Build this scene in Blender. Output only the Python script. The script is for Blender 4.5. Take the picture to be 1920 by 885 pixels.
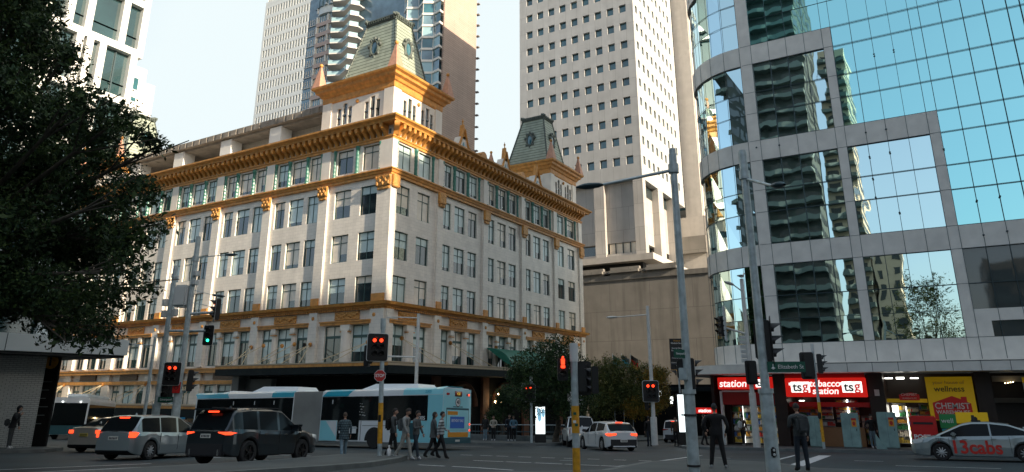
import bpy, bmesh, math, random
import numpy as np
from mathutils import Vector, Matrix
random.seed(7)
rad = math.radians
for o in list(bpy.data.objects): bpy.data.objects.remove(o)
S = bpy.context.scene
COL = S.collection

# ------------------------------------------------------------ camera, sky, sun, exposure
cam = bpy.data.cameras.new('camera'); camo = bpy.data.objects.new('camera', cam); COL.objects.link(camo)
camo.location = (0, 0, 1.6); camo.rotation_euler = (rad(90+16.44), 0, rad(30.7))
cam.sensor_width = 36; cam.lens = 24.57; cam.shift_y = -0.0497
cam.clip_start = 0.1; cam.clip_end = 3000
S.camera = camo
S.render.resolution_x = 1024; S.render.resolution_y = 472
SUN_EL, SUN_AZ = 21.0, -8.5            # azimuth measured from +X towards +Y
W = bpy.data.worlds.new('World'); S.world = W; W.use_nodes = True
nt = W.node_tree; nt.nodes.clear()
wo = nt.nodes.new('ShaderNodeOutputWorld'); bg = nt.nodes.new('ShaderNodeBackground')
sky = nt.nodes.new('ShaderNodeTexSky'); sky.sky_type = 'NISHITA'; sky.sun_disc = False
sky.sun_elevation = rad(SUN_EL); sky.sun_rotation = rad(90-SUN_AZ)
sky.air_density = 1.0; sky.dust_density = 2.5; sky.ozone_density = 1.5
# thin bright cirrus veil, thick in the north, open blue in the south
tc = nt.nodes.new('ShaderNodeTexCoord'); nz = nt.nodes.new('ShaderNodeTexNoise')
nz.inputs['Scale'].default_value = 1.6; nz.inputs['Detail'].default_value = 5
mp = nt.nodes.new('ShaderNodeMapping'); mp.inputs['Scale'].default_value = (1, 1, 2.5)
nt.links.new(tc.outputs['Generated'], mp.inputs[0]); nt.links.new(mp.outputs[0], nz.inputs['Vector'])
sx = nt.nodes.new('ShaderNodeSeparateXYZ'); nt.links.new(tc.outputs['Generated'], sx.inputs[0])
mr = nt.nodes.new('ShaderNodeMapRange'); mr.inputs['From Min'].default_value = -0.15; mr.inputs['From Max'].default_value = 0.55
nt.links.new(sx.outputs['Y'], mr.inputs['Value'])
ad = nt.nodes.new('ShaderNodeMath'); ad.operation = 'MULTIPLY_ADD'; ad.inputs[1].default_value = 0.35; ad.inputs[2].default_value = 0.14
nt.links.new(nz.outputs['Fac'], ad.inputs[0])
ad2 = nt.nodes.new('ShaderNodeMath'); ad2.operation = 'MULTIPLY_ADD'; ad2.inputs[1].default_value = 0.8; ad2.use_clamp = True
nt.links.new(mr.outputs[0], ad2.inputs[0]); nt.links.new(ad.outputs[0], ad2.inputs[2])
mx = nt.nodes.new('ShaderNodeMix'); mx.data_type = 'RGBA'
nt.links.new(ad2.outputs[0], mx.inputs[0]); nt.links.new(sky.outputs[0], mx.inputs[6])
mx.inputs[7].default_value = (3.4, 3.8, 3.88, 1)
bg.inputs['Strength'].default_value = 0.12
nt.links.new(mx.outputs[2], bg.inputs[0]); nt.links.new(bg.outputs[0], wo.inputs[0])
sl = bpy.data.lights.new('sun', 'SUN'); sl.energy = 4.2; sl.angle = rad(0.5); sl.color = (1.0, 0.84, 0.64)
slo = bpy.data.objects.new('sun', sl); COL.objects.link(slo)
sd = Vector((math.cos(rad(SUN_EL))*math.cos(rad(SUN_AZ)), math.cos(rad(SUN_EL))*math.sin(rad(SUN_AZ)), math.sin(rad(SUN_EL))))
slo.rotation_euler = sd.to_track_quat('Z', 'Y').to_euler(); slo.location = sd*300
vs = S.view_settings; vs.view_transform = 'Standard'; vs.look = 'None'; vs.gamma = 1; vs.use_curve_mapping = False
vs.exposure = 1.1
S.render.engine = 'CYCLES'
S.cycles.max_bounces = 6; S.cycles.diffuse_bounces = 3; S.cycles.glossy_bounces = 4; S.cycles.transmission_bounces = 4
S.cycles.caustics_reflective = False; S.cycles.caustics_refractive = False

def gz(x, y): return 0.36+.017*x-.0405*y

# ------------------------------------------------------------ materials
def mat(name, col, rough=.7, metal=0, var=0.0, vscale=1.0, bump=0.0, bscale=20.0, emit=None, estr=1.0, coat=0, stain=0.0,
        brick=None, mortar=None, spec=.5, wave=None):
    m = bpy.data.materials.new(name); m.use_nodes = True; n = m.node_tree; N = n.nodes; L = n.links
    b = N['Principled BSDF']; b.inputs['Roughness'].default_value = rough; b.inputs['Metallic'].default_value = metal
    b.inputs['Specular IOR Level'].default_value = spec
    if coat: b.inputs['Coat Weight'].default_value = coat; b.inputs['Coat Roughness'].default_value = .05
    c4 = (*col, 1); b.inputs['Base Color'].default_value = c4; m.diffuse_color = c4
    geo = N.new('ShaderNodeNewGeometry'); src = None
    def mixc(fac, a, c):
        x = N.new('ShaderNodeMix'); x.data_type = 'RGBA'; L.new(fac, x.inputs[0])
        if hasattr(a, 'links'): L.new(a, x.inputs[6])
        else: x.inputs[6].default_value = a
        if hasattr(c, 'links'): L.new(c, x.inputs[7])
        else: x.inputs[7].default_value = c
        return x.outputs[2]
    def noise(scale, detail=4, sc=(1, 1, 1), obj=False):
        t = N.new('ShaderNodeTexNoise'); t.inputs['Scale'].default_value = scale; t.inputs['Detail'].default_value = detail
        mpp = N.new('ShaderNodeMapping'); mpp.inputs['Scale'].default_value = sc
        L.new(geo.outputs['Position'], mpp.inputs[0]); L.new(mpp.outputs[0], t.inputs['Vector']); return t
    cur = c4
    if brick:
        bw, bh, mw = brick
        s = N.new('ShaderNodeSeparateXYZ'); L.new(geo.outputs['Position'], s.inputs[0])
        a = N.new('ShaderNodeMath'); a.operation = 'ADD'; L.new(s.outputs[0], a.inputs[0]); L.new(s.outputs[1], a.inputs[1])
        cv = N.new('ShaderNodeCombineXYZ'); L.new(a.outputs[0], cv.inputs[0]); L.new(s.outputs[2], cv.inputs[1])
        t = N.new('ShaderNodeTexBrick'); L.new(cv.outputs[0], t.inputs['Vector']); t.inputs['Scale'].default_value = 1
        t.inputs['Brick Width'].default_value = bw; t.inputs['Row Height'].default_value = bh; t.inputs['Mortar Size'].default_value = mw
        t.inputs['Color1'].default_value = c4; t.inputs['Color2'].default_value = tuple(min(1, v*1.09) for v in col)+(1,)
        t.inputs['Mortar'].default_value = (*(mortar or tuple(v*.6 for v in col)), 1); cur = t.outputs[0]
    if var:
        t = noise(vscale, 6)
        r = N.new('ShaderNodeMapRange'); r.inputs['From Min'].default_value = .3; r.inputs['From Max'].default_value = .7; L.new(t.outputs['Fac'], r.inputs[0])
        mm = N.new('ShaderNodeMix'); mm.data_type = 'RGBA'; mm.blend_type = 'MULTIPLY'; mm.inputs[0].default_value = 1
        if hasattr(cur, 'links'): L.new(cur, mm.inputs[6])
        else: mm.inputs[6].default_value = cur
        g = mixc(r.outputs[0], (1-var, 1-var, 1-var, 1), (1+var*.4, 1+var*.4, 1+var*.4, 1)); L.new(g, mm.inputs[7]); cur = mm.outputs[2]
    if stain:
        t = noise(1.0, 5, (.9, .9, .07))
        r = N.new('ShaderNodeMapRange'); r.inputs['From Min'].default_value = .5; r.inputs['From Max'].default_value = .75; L.new(t.outputs['Fac'], r.inputs[0])
        q = N.new('ShaderNodeMath'); q.operation = 'MULTIPLY'; q.inputs[1].default_value = stain; L.new(r.outputs[0], q.inputs[0])
        cur = mixc(q.outputs[0], cur, tuple(v*.35 for v in col)+(1,))
    if hasattr(cur, 'links'): L.new(cur, b.inputs['Base Color'])
    if bump or wave:
        bp = N.new('ShaderNodeBump'); bp.inputs['Strength'].default_value = 1
        if wave: t = noise(wave[0], 2, (1, 1, .55)); bp.inputs['Distance'].default_value = wave[1]
        else: t = noise(bscale, 5); bp.inputs['Distance'].default_value = bump
        L.new(t.outputs['Fac'], bp.inputs['Height']); L.new(bp.outputs[0], b.inputs['Normal'])
    if emit: b.inputs['Emission Color'].default_value = (*emit, 1); b.inputs['Emission Strength'].default_value = estr
    return m

M = {}
def D(k, *a, **kw): M[k] = mat(k, *a, **kw)
D('asphalt', (.024, .039, .045), .72, var=.5, vscale=.35, stain=0, bump=.004, bscale=60)
D('pavement', (.075, .09, .09), .8, var=.25, vscale=.8, brick=None)
D('kerb', (.15, .165, .16), .8, var=.3, vscale=2)
D('roadpaint', (.62, .64, .64), .6, var=.3, vscale=6)
D('tile', (.77, .72, .64), .38, var=.12, vscale=.7, brick=(.62, .31, .006), mortar=(.50, .47, .42), stain=.18)
D('tile_plain', (.78, .73, .65), .38, var=.12, vscale=.9, stain=.12)
D('gold', (.64, .295, .065), .5, stain=.2, var=.32, vscale=2.5, bump=.01, bscale=12)
D('gold_ornate', (.64, .31, .075), .5, var=.35, vscale=7, bump=.12, bscale=6)
D('greentile', (.05, .20, .155), .3, var=.2, vscale=4)
D('slate', (.35, .40, .315), .5, var=.22, vscale=1.5, brick=(30, .40, .035), mortar=(.06, .07, .05), stain=.35)
D('lead', (.10, .125, .11), .6, var=.4, vscale=3, bump=.03, bscale=8)
D('pinktile', (.58, .30, .20), .6, var=.2, vscale=3)
D('winframe', (.05, .11, .10), .5)
D('glass', (.02, .035, .04), .04, spec=1.0, coat=.6)
D('glassblue', (.05, .16, .20), .06, spec=1.0, coat=.6, var=.4, vscale=.4)
D('blind', (.58, .72, .71), .3, var=.14, vscale=1.4, coat=.6)
D('blindwarm', (.78, .70, .58), .3, var=.2, vscale=1.2, coat=.6)
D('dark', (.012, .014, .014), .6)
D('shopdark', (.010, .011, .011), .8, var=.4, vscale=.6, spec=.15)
D('slab', (.27, .245, .21), .8, var=.3, vscale=1.0, stain=.5)
D('corrugate', (.40, .38, .34), .5, brick=(.22, 60, .03))
D('concrete', (.43, .435, .43), .8, var=.1, vscale=.5, brick=(2.38, 3.58, .02), stain=.15)
D('concrete_brown', (.225, .212, .19), .85, var=.18, vscale=.4, brick=(6.6, 4.5, .03), stain=.65)
D('whitepanel', (.72, .72, .69), .5, var=.06, vscale=.3)
D('brickpink', (.42, .31, .25), .85, var=.12, vscale=.15, brick=(3, .42, .05))
D('granite', (.80, .77, .71), .35, var=.12, vscale=1.5, spec=.4)
D('curtain', (.40, .80, .82), .015, metal=1, wave=(.55, .006))
D('mirror', (.64, .84, .85), .012, metal=1, wave=(.55, .008))
D('mirrordark', (.06, .075, .075), .03, spec=1, wave=(.6, .006))
D('mullion', (.03, .06, .07), .5)
D('galv', (.50, .58, .59), .45, metal=.25, var=.3, vscale=5)
D('whitepole', (.66, .66, .62), .5, var=.15, vscale=5)
D('yellow', (.75, .36, .02), .5, var=.25, vscale=9)
D('black', (.012, .012, .012), .45)
D('trim', (.70, .72, .70), .5)
D('signred', (.55, .02, .015), .35)
D('signgreen', (.01, .10, .065), .4)
D('white', (.8, .8, .78), .5)
D('redlit', (.4, .02, .01), .5, emit=(1, .05, .015), estr=1.25)
D('greenlit', (.02, .4, .2), .5, emit=(.03, 1, .5), estr=1.8)
D('bark', (.10, .085, .065), .9, var=.4, vscale=6, bump=.03, bscale=10)

# ------------------------------------------------------------ mesh builder
class MB:
    def __init__(s, org=(0, 0, 0)): s.v = []; s.f = []; s.m = []; s.org = Vector(org)
    def add(s, vs_, fs_, m=0):
        o = len(s.v); s.v += [tuple(p) for p in vs_]
        for f in fs_: s.f.append(tuple(o+i for i in f)); s.m.append(m)
    def quad(s, a, b, c, d, m=0): s.add((a, b, c, d), ((0, 1, 2, 3),), m)
    def box(s, x0, y0, z0, x1, y1, z1, m=0):
        if x0 > x1: x0, x1 = x1, x0
        if y0 > y1: y0, y1 = y1, y0
        if z0 > z1: z0, z1 = z1, z0
        s.add([(x0, y0, z0), (x1, y0, z0), (x1, y1, z0), (x0, y1, z0), (x0, y0, z1), (x1, y0, z1), (x1, y1, z1), (x0, y1, z1)],
              [(0, 3, 2, 1), (4, 5, 6, 7), (0, 1, 5, 4), (1, 2, 6, 5), (2, 3, 7, 6), (3, 0, 4, 7)], m)
    def bbox(s, x0, y0, z0, x1, y1, z1, b=.03, m=0):      # box with chamfered edges
        bm = bmesh.new(); bmesh.ops.create_cube(bm, size=1)
        for v in bm.verts: v.co = Vector(((x0+x1)/2+v.co.x*(x1-x0), (y0+y1)/2+v.co.y*(y1-y0), (z0+z1)/2+v.co.z*(z1-z0)))
        bmesh.ops.bevel(bm, geom=bm.edges[:], offset=b, segments=2, affect='EDGES', clamp_overlap=True)
        bm.verts.index_update(); s.add([v.co for v in bm.verts], [[v.index for v in f.verts] for f in bm.faces], m); bm.free()
    def cyl(s, p0, p1, r0, r1=None, n=10, m=0, caps=True):
        p0 = Vector(p0); p1 = Vector(p1); r1 = r0 if r1 is None else r1
        d = (p1-p0); q = d.to_track_quat('Z', 'Y'); vs_ = []
        for p, r in ((p0, r0), (p1, r1)):
            for i in range(n):
                a = 2*math.pi*i/n; vs_.append(p+q @ Vector((r*math.cos(a), r*math.sin(a), 0)))
        fs = [(i, (i+1) % n, n+(i+1) % n, n+i) for i in range(n)]
        if caps: fs += [tuple(range(n-1, -1, -1)), tuple(range(n, 2*n))]
        s.add(vs_, fs, m)
    def lathe(s, c, prof, n=14, m=0, axis='Z', caps=True):
        c = Vector(c); vs_ = []; k = len(prof)
        for r, z in prof:
            for i in range(n):
                a = 2*math.pi*i/n; p = (r*math.cos(a), r*math.sin(a), z)
                if axis == 'Y': p = (p[0], p[2], p[1])
                if axis == 'X': p = (p[2], p[0], p[1])
                vs_.append(c+Vector(p))
        fs = [(j*n+i, j*n+(i+1) % n, (j+1)*n+(i+1) % n, (j+1)*n+i) for j in range(k-1) for i in range(n)]
        if caps: fs += [tuple(range(n-1, -1, -1)), tuple(range((k-1)*n, k*n))]
        s.add(vs_, fs, m)
    def ell(s, c, rx, ry, rz, n=12, m=0):
        k = 7; prof = []
        vs_ = []
        for j in range(k+1):
            t = math.pi*j/k
            for i in range(n):
                a = 2*math.pi*i/n
                vs_.append((c[0]+rx*math.sin(t)*math.cos(a), c[1]+ry*math.sin(t)*math.sin(a), c[2]-rz*math.cos(t)))
        s.add(vs_, [(j*n+i, j*n+(i+1) % n, (j+1)*n+(i+1) % n, (j+1)*n+i) for j in range(k) for i in range(n)], m)
    def prism(s, poly, p, u, w, t, m=0):                  # polygon (a,b) -> p + a*u + b*w, extruded by vector t
        p, u, w, t = map(Vector, (p, u, w, t)); n = len(poly)
        a = [p+u*x+w*y for x, y in poly]; s.add(a+[q+t for q in a], [tuple(range(n)), tuple(range(2*n-1, n-1, -1))]+[((i+1) % n, i, n+i, n+(i+1) % n) for i in range(n)], m)
    def ring(s, prof, x0, y0, x1, y1, m=0):               # profile (out,z) swept round a rectangle
        k = len(prof); vs_ = []
        for o, z in prof: vs_ += [(x0-o, y0-o, z), (x1+o, y0-o, z), (x1+o, y1+o, z), (x0-o, y1+o, z)]
        s.add(vs_, [(j*4+i, j*4+(i+1) % 4, (j+1)*4+(i+1) % 4, (j+1)*4+i) for j in range(k-1) for i in range(4)], m)
    def build(s, name, mats, parent=None, smooth=None, kind=None, label=None):
        me = bpy.data.meshes.new(name); o = s.org
        me.from_pydata([(a-o.x, b-o.y, c-o.z) for a, b, c in s.v], [], s.f)
        if not isinstance(mats, (list, tuple)): mats = [mats]
        for m in mats: me.materials.append(M[m] if isinstance(m, str) else m)
        if len(mats) > 1: me.polygons.foreach_set('material_index', s.m)
        bm = bmesh.new(); bm.from_mesh(me); bmesh.ops.recalc_face_normals(bm, faces=bm.faces); bm.to_mesh(me); bm.free()
        if smooth is not None:
            me.polygons.foreach_set('use_smooth', [True]*len(me.polygons)); me.set_sharp_from_angle(angle=rad(smooth))
        ob = bpy.data.objects.new(name, me); COL.objects.link(ob)
        if parent: ob.parent = parent
        else: ob.location = o
        if kind: ob['kind'] = kind
        if label: ob['label'] = label
        return ob

def tag(o, label, cat, group=None, kind=None):
    o['label'] = label; o['category'] = cat
    if group: o['group'] = group
    if kind: o['kind'] = kind
    return o
def thing(name, label, cat, loc=(0, 0, 0), rz=0, group=None):
    e = bpy.data.objects.new(name, None); COL.objects.link(e); e.location = loc; e.rotation_euler = (0, 0, rz); e.empty_display_size = .3
    return tag(e, label, cat, group)
def ch(o): return [c for c in o.children]
def copy_tree(o, parent=None):
    c = o.copy(); COL.objects.link(c); c.parent = parent
    for k in list(o.children): copy_tree(k, c)
    return c
def text(name, body, m, parent, loc, rot, size, ext=.01, font_scale=(1, 1), align='CENTER', bold=0.0, shear=0):
    cu = bpy.data.curves.new(name, 'FONT'); cu.body = body; cu.size = size; cu.extrude = ext; cu.align_x = align; cu.align_y = 'CENTER'
    cu.offset = bold; cu.shear = shear; cu.space_line = .8
    o = bpy.data.objects.new(name, cu); COL.objects.link(o)
    dg = bpy.context.evaluated_depsgraph_get(); me = bpy.data.meshes.new_from_object(o.evaluated_get(dg)); bpy.data.objects.remove(o)
    me.materials.clear(); me.materials.append(M[m]); me.name = name
    o = bpy.data.objects.new(name, me); COL.objects.link(o); o.parent = parent; o.location = loc; o.rotation_euler = rot; o.scale = (*font_scale, 1)
    return o

def wall(mb, plane, c, u0, u1, z0, z1, ops, depth, m=0, mr_=None):
    P = (lambda u, z, d=0: (u, c+d, z)) if plane == 'Y' else (lambda u, z, d=0: (c-d, u, z))
    if mr_ is None: mr_ = m
    zs = sorted({z0, z1} | {o[2] for o in ops} | {o[3] for o in ops}); zs = [z for z in zs if z0 <= z <= z1]
    for a, b in zip(zs, zs[1:]):
        u = u0
        for o in sorted(o for o in ops if o[2] <= a+1e-6 and o[3] >= b-1e-6):
            if o[0] > u: mb.quad(P(u, a), P(o[0], a), P(o[0], b), P(u, b), m)
            u = o[1]
        if u1 > u: mb.quad(P(u, a), P(u1, a), P(u1, b), P(u, b), m)
    for a, b, e, g in [o[:4] for o in ops]:
        mb.quad(P(a, e), P(b, e), P(b, e, depth), P(a, e, depth), mr_); mb.quad(P(a, g), P(b, g), P(b, g, depth), P(a, g, depth), mr_)
        mb.quad(P(a, e), P(a, g), P(a, g, depth), P(a, e, depth), mr_); mb.quad(P(b, e), P(b, g), P(b, g, depth), P(b, e, depth), mr_)

def win_meshes(w, h, style, seed):
    """frame mesh builder and pane mesh builder, local: x across, y inwards, z up from the sill"""
    r = random.Random(seed); f = MB(); p = MB(); t = .07
    f.box(-w/2, 0, 0, -w/2+t, .09, h); f.box(w/2-t, 0, 0, w/2, .09, h); f.box(-w/2+t, 0, 0, w/2-t, .09, t); f.box(-w/2+t, 0, h-t, w/2-t, .09, h)
    y = .05
    if style == 'plain': tz = None; nm = 0
    elif style == 'tall': tz = h*.66; nm = 1; f.box(-w/2+t, -.01, tz, w/2-t, .08, tz+.22)
    else:
        tz = h*.70; nm = 1 if w > 1.2 else 0; f.box(-w/2+t, .0, tz, w/2-t, .08, tz+.06)
    if nm: f.box(-.03, .01, t, .03, .08, h-t)
    bl = r.choice([.28, .3, .55, .72, .85, 1, 1, 1]) if style != 'plain' else 0
    zb = h-(h*bl); m = r.choice([1, 1, 2]) if style != 'warm' else 2
    if bl < 1: p.quad((-w/2, y, 0), (w/2, y, 0), (w/2, y, zb), (-w/2, y, zb), 0)
    if bl > 0:
        if bl == 1 and nm and r.random() < .5:   # half curtain
            p.quad((-w/2, y, 0), (0, y, 0), (0, y, h), (-w/2, y, h), m); p.quad((0, y, 0), (w/2, y, 0), (w/2, y, h*.3), (0, y, h*.3), 0)
            p.quad((0, y, h*.3), (w/2, y, h*.3), (w/2, y, h), (0, y, h), m)
        else: p.quad((-w/2, y, zb), (w/2, y, zb), (w/2, y, h), (-w/2, y, h), m)
    return f, p
_wc = {}
def add_windows(parent, specs, key, frame='winframe', panes=('glass', 'blind', 'blindwarm'), depth=.15, limit=100, nvar=7, name='window'):
    """specs: (plane, c, u0, u1, z0, z1, style); the largest `limit` are parts of their own, the rest one stuff part"""
    px, py, pz = parent.location
    def size(s_):
        pl, c, a, b, e, g, st = s_; u = (a+b)/2; q = Vector((u, c, (e+g)/2)) if pl == 'Y' else Vector((c, u, (e+g)/2))
        q -= Vector((0, 0, 1.6)); nrm = abs(q.y) if pl == 'Y' else abs(q.x)
        return (b-a)*(g-e)*nrm/q.length**3
    specs = sorted(specs, key=size, reverse=True)
    rest_f = MB((px, py, pz)); rest_p = MB((px, py, pz))
    for i, (pl, c, a, b, e, g, st) in enumerate(specs):
        w, h = round(b-a, 2), round(g-e, 2); vkey = (key, w, h, st, random.randrange(nvar))
        if vkey not in _wc: _wc[vkey] = [win_meshes(w, h, st, str(vkey)), None]
        (f, p), protos = _wc[vkey]
        loc = Vector(((a+b)/2, c+depth, e)) if pl == 'Y' else Vector((c-depth, (a+b)/2, e)); rz = 0 if pl == 'Y' else math.pi/2
        if i < limit:
            if protos is None:
                fo = f.build(name, frame, parent); po = p.build('pane', list(panes), fo); _wc[vkey][1] = (fo, po)
            else:
                fo = protos[0].copy(); po = protos[1].copy(); COL.objects.link(fo); COL.objects.link(po); po.parent = fo; fo.parent = parent
            fo.location = loc-Vector((px, py, pz)); fo.rotation_euler = (0, 0, rz)
        else:
            R = Matrix.Rotation(rz, 3, 'Z')
            for srcb, dst in ((f, rest_f), (p, rest_p)):
                o = len(dst.v); dst.v += [tuple(R @ Vector(v)+loc) for v in srcb.v]
                dst.f += [tuple(o+k for k in fc) for fc in srcb.f]; dst.m += srcb.m
    if rest_f.v:
        fo = rest_f.build(name+'s', frame, parent, kind='stuff'); rest_p.build('panes', list(panes), fo, kind='stuff')
# ------------------------------------------------------------ ground
def sheet(name, poly, dz, m, side=None, kind='structure'):
    b = MB(); top = [(x, y, gz(x, y)+dz) for x, y in poly]; b.add(top, [tuple(range(len(poly)))], 0)
    if side:
        n = len(poly)
        for i in range(n):
            (x0, y0), (x1, y1) = poly[i], poly[(i+1) % n]
            b.quad((x0, y0, gz(x0, y0)-.1), (x1, y1, gz(x1, y1)-.1), top[(i+1) % n], top[i], 0)
    o = b.build(name, m); o['kind'] = kind; return o
sheet('road', [(-500, -200), (400, -200), (400, 700), (-500, 700)], 0, 'asphalt')
KH = .14
def kerbed(name, poly, KH=KH):
    """pavement slab with a lighter kerb stone band round it"""
    import itertools
    c = Vector((sum(p[0] for p in poly)/len(poly), sum(p[1] for p in poly)/len(poly)))
    sheet('kerb', poly, KH, 'kerb', side=True)
    inn = []
    n = len(poly)
    for i in range(n):
        p0, p1, p2 = Vector(poly[i-1]), Vector(poly[i]), Vector(poly[(i+1) % n])
        a = (p1-p0).normalized(); b = (p2-p1).normalized(); na = Vector((-a.y, a.x)); nb = Vector((-b.y, b.x))
        k = (na+nb); k = k/max(.5, (1+na.dot(nb))); q = p1+k*.28
        inn.append((q.x, q.y))
    sheet(name, inn, KH+.004, 'pavement')
kerbed('pavement', [(-104, 40.5), (-24, 40.5), (-22.6, 41.1), (-22, 42.5), (-22, 90), (-104, 90)])
kerbed('pavement', [(-12.2, 41.3), (40, 41.3), (40, 90), (-14, 90), (-14, 43.1), (-13.4, 41.9)])
kerbed('pavement', [(-130, -60), (-33.4, -60), (-33.4, 17.2), (-35.2, 18.9), (-38, 19.6), (-130, 19.6)])
kerbed('pavement', [(-14.5, -60), (40, -60), (40, 24.2), (-3.6, 24.4), (-5.6, 27.4), (-8.6, 28.2), (-9.4, 25), (-8.7, 19.6), (-14.5, 12)], .05)
kerbed('median_island', [(-17.6, 5), (-15.2, 5), (-15.0, 15), (-15.3, 17.4), (-16.5, 20.2), (-17.6, 22.0), (-19.0, 22.6), (-20.4, 21.8), (-18.7, 16.5)])
LN = [(-12.3, 26.45, -11.8, 26.45), (-11.2, 26.45, -10.7, 26.45), (-10.2, 26.45, -9.7, 26.45), (-10.7, 22.4, -10.0, 22.4), (-9.95, 22.4, -9.3, 22.35), (-9.3, 22.35, -9.7, 32.8), (-18.3, 26.5, -17.7, 26.5), (-17.3, 26.5, -16.7, 26.5), (-16.5, 26.5, -15.9, 26.45), (-15.4, 26.45, -14.8, 26.45), (-14.3, 26.4, -13.7, 26.4), (-13.3, 26.4, -12.8, 26.4), (-15.1, 22.7, -13.8, 22.65), (-13.7, 22.65, -12.65, 22.6), (-12.5, 22.6, -11.4, 22.5), (-11.3, 22.5, -10.2, 22.4),
      (-12.5, 19.0, -11.0, 18.6), (-5.95, 28.6, -6.3, 36.5), (-4.6, 25.3, -5.1, 36.5), (-3.4, 31.7, -2.4, 31.8), (-1.8, 28.6, 1.2, 28.7), (4, 28.8, 7, 28.9), (-22.4, 9, -22.0, 14.6), (-20.6, 8.5, -20.4, 14.7), (-19.9, 13.2, -19.7, 15.2), (-22.6, 18.4, -21.6, 18.4), (-21.3, 18.4, -20.3, 18.4), (-19.9, 19.2, -19.2, 19.2), (-27, 18.6, -25.6, 18.6), (-25.2, 18.6, -23.8, 18.6), (-21.9, 21.6, -21.1, 21.6), (-23.1, 21.7, -22.3, 21.7), (-24.3, 21.7, -23.5, 21.7),
      (-26, 22.2, -25, 22.2), (-14.9, 19.2, -13.8, 19.1), (-13.5, 19.1, -12.4, 19.0), (-40, 33.2, -37, 33.2), (-33, 33.2, -30, 33.2), (-18, 36.6, -16.5, 36.6), (-26, 36.6, -23, 36.6), (-33, 25.2, -31, 25.2)]
b = MB()
for x0, y0, x1, y1 in LN:
    d = Vector((x1-x0, y1-y0)).normalized(); w = .26 if (x0, y0) == (-4.6, 25.3) else .075; k = Vector((-d.y, d.x))*w
    P = [(x0-k.x, y0-k.y), (x1-k.x, y1-k.y), (x1+k.x, y1+k.y), (x0+k.x, y0+k.y)]
    b.add([(x, y, gz(x, y)+.005) for x, y in P], [(0, 1, 2, 3)])
o = b.build('road_markings', 'roadpaint'); o['kind'] = 'structure'
D('patch', (.036, .046, .05), .8, var=.4, vscale=2)
for poly in ([(-14.8, 23.6), (-11.6, 23.4), (-11.5, 25.4), (-13.2, 25.6), (-14.9, 25.3)], [(-24.5, 22.6), (-19.4, 23.0), (-19.2, 23.9), (-24.6, 23.6)], [(-8.4, 31.0), (-5.0, 31.2), (-5.1, 33.0), (-8.3, 32.7)], [(-1.2, 25.6), (2.6, 25.9), (2.5, 27.4), (-1.0, 27.2)]): sheet('road_patch', poly, .0035, 'patch')

for i, (mx_, my_) in enumerate(((-12.2, 24.6), (-19.3, 25.0), (-8.2, 30.6))):
    z = gz(mx_, my_); b = MB((mx_, my_, z)); b.cyl((mx_, my_, z-.02), (mx_, my_, z+.008), .34, n=20); b.cyl((mx_, my_, z), (mx_, my_, z+.011), .26, n=20)
    o = tag(b.build('manhole_cover', 'mullion'), ['round iron manhole cover in the crossing, nearest the diagonal line', 'round iron manhole cover left of the crossing, towards the bus', 'round iron manhole cover on the road before the utility cabinets'][i], 'manhole cover', 'manhole covers in the road')
# ------------------------------------------------------------ heritage department store on the corner
FX, FY = -40.1, 46.2
F = thing('heritage_building', 'cream tiled heritage department store with golden cornices and green slate mansard towers', 'building', (FX, FY, -2.2))
FO = (FX, FY, -2.2)
def fb(): return MB(FO)
pilX = [-48.2-7.8*i for i in range(7)]+[-102.8]          # bay lines of the south side
baysX = [(-48.2, -40.95)]+[(-56-7.8*i, -48.2-7.8*i) for i in range(7)]
pilY = [53.5, 61.7, 69.9, 78.1, 86.0]
ops_l, ops_r, spec = [], [], []
ROWS = [(9.1, 11.4, 'std'), (12.85, 15.4, 'std'), (17.0, 19.7, 'std')]
def bay_l(i):
    a, b_ = baysX[i]
    if i == 0: return [(-46.9, -44.85), (-43.65, -41.65)]
    return [(a+.95, a+2.4), (a+3.0, a+4.95), (a+5.5, a+6.95)]
def bay_r(i):
    if i == 0: return [(46.95, 48.95), (50.1, 52.0)]
    if i == 4: return [(78.9, 80.8), (81.9, 83.9)]
    a = [0, 53.5, 61.7, 69.9][i]; return [(a+.45+.1, a+2.05), (a+2.65, a+4.5), (a+5.1, a+6.75)]
for i in range(8):
    for (u0, u1) in bay_l(i):
        for z0, z1, st in ROWS: ops_l.append((u0, u1, z0, z1)); spec.append(('Y', FY, u0, u1, z0, z1, st))
        ops_l.append((u0, u1, 21.3, 23.65)); spec.append(('Y', FY, u0, u1, 21.3, 23.65, 'warm' if i < 3 and random.random() < .6 else 'std'))
        ops_l.append((u0, u1, 4.0, 7.15)); spec.append(('Y', FY, u0, u1, 4.0, 7.15, 'tall'))
        if i >= 2: ops_l.append((u0, u1, -.1, 2.2)); spec.append(('Y', FY, u0, u1, -.1, 2.2, 'tall'))
for i in range(5):
    for (u0, u1) in bay_r(i):
        for z0, z1, st in ROWS: ops_r.append((u0, u1, z0, z1)); spec.append(('X', FX, u0, u1, z0, z1, st))
        ops_r.append((u0, u1, 21.3, 23.65)); spec.append(('X', FX, u0, u1, 21.3, 23.65, 'std'))
        ops_r.append((u0, u1, 4.0, 7.15)); spec.append(('X', FX, u0, u1, 4.0, 7.15, 'tall'))
# small frieze lights between the corbels
w = fb(); wall(w, 'Y', FY, -102.8, FX, -6, 26, ops_l, .3); wall(w, 'X', FX, FY, 86, -6, 26, ops_r, .3)
w.quad((-102.8, FY, -6), (-102.8, 86, -6), (-102.8, 86, 26), (-102.8, FY, 26)); w.quad((-102.8, 86, -6), (FX, 86, -6), (FX, 86, 26), (-102.8, 86, 26))
w.quad((-102.8, FY, 25.9), (FX, FY, 25.9), (FX, 86, 25.9), (-102.8, 86, 25.9))
w.build('wall', 'tile', F)
add_windows(F, spec, 'foy', limit=100)
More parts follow.
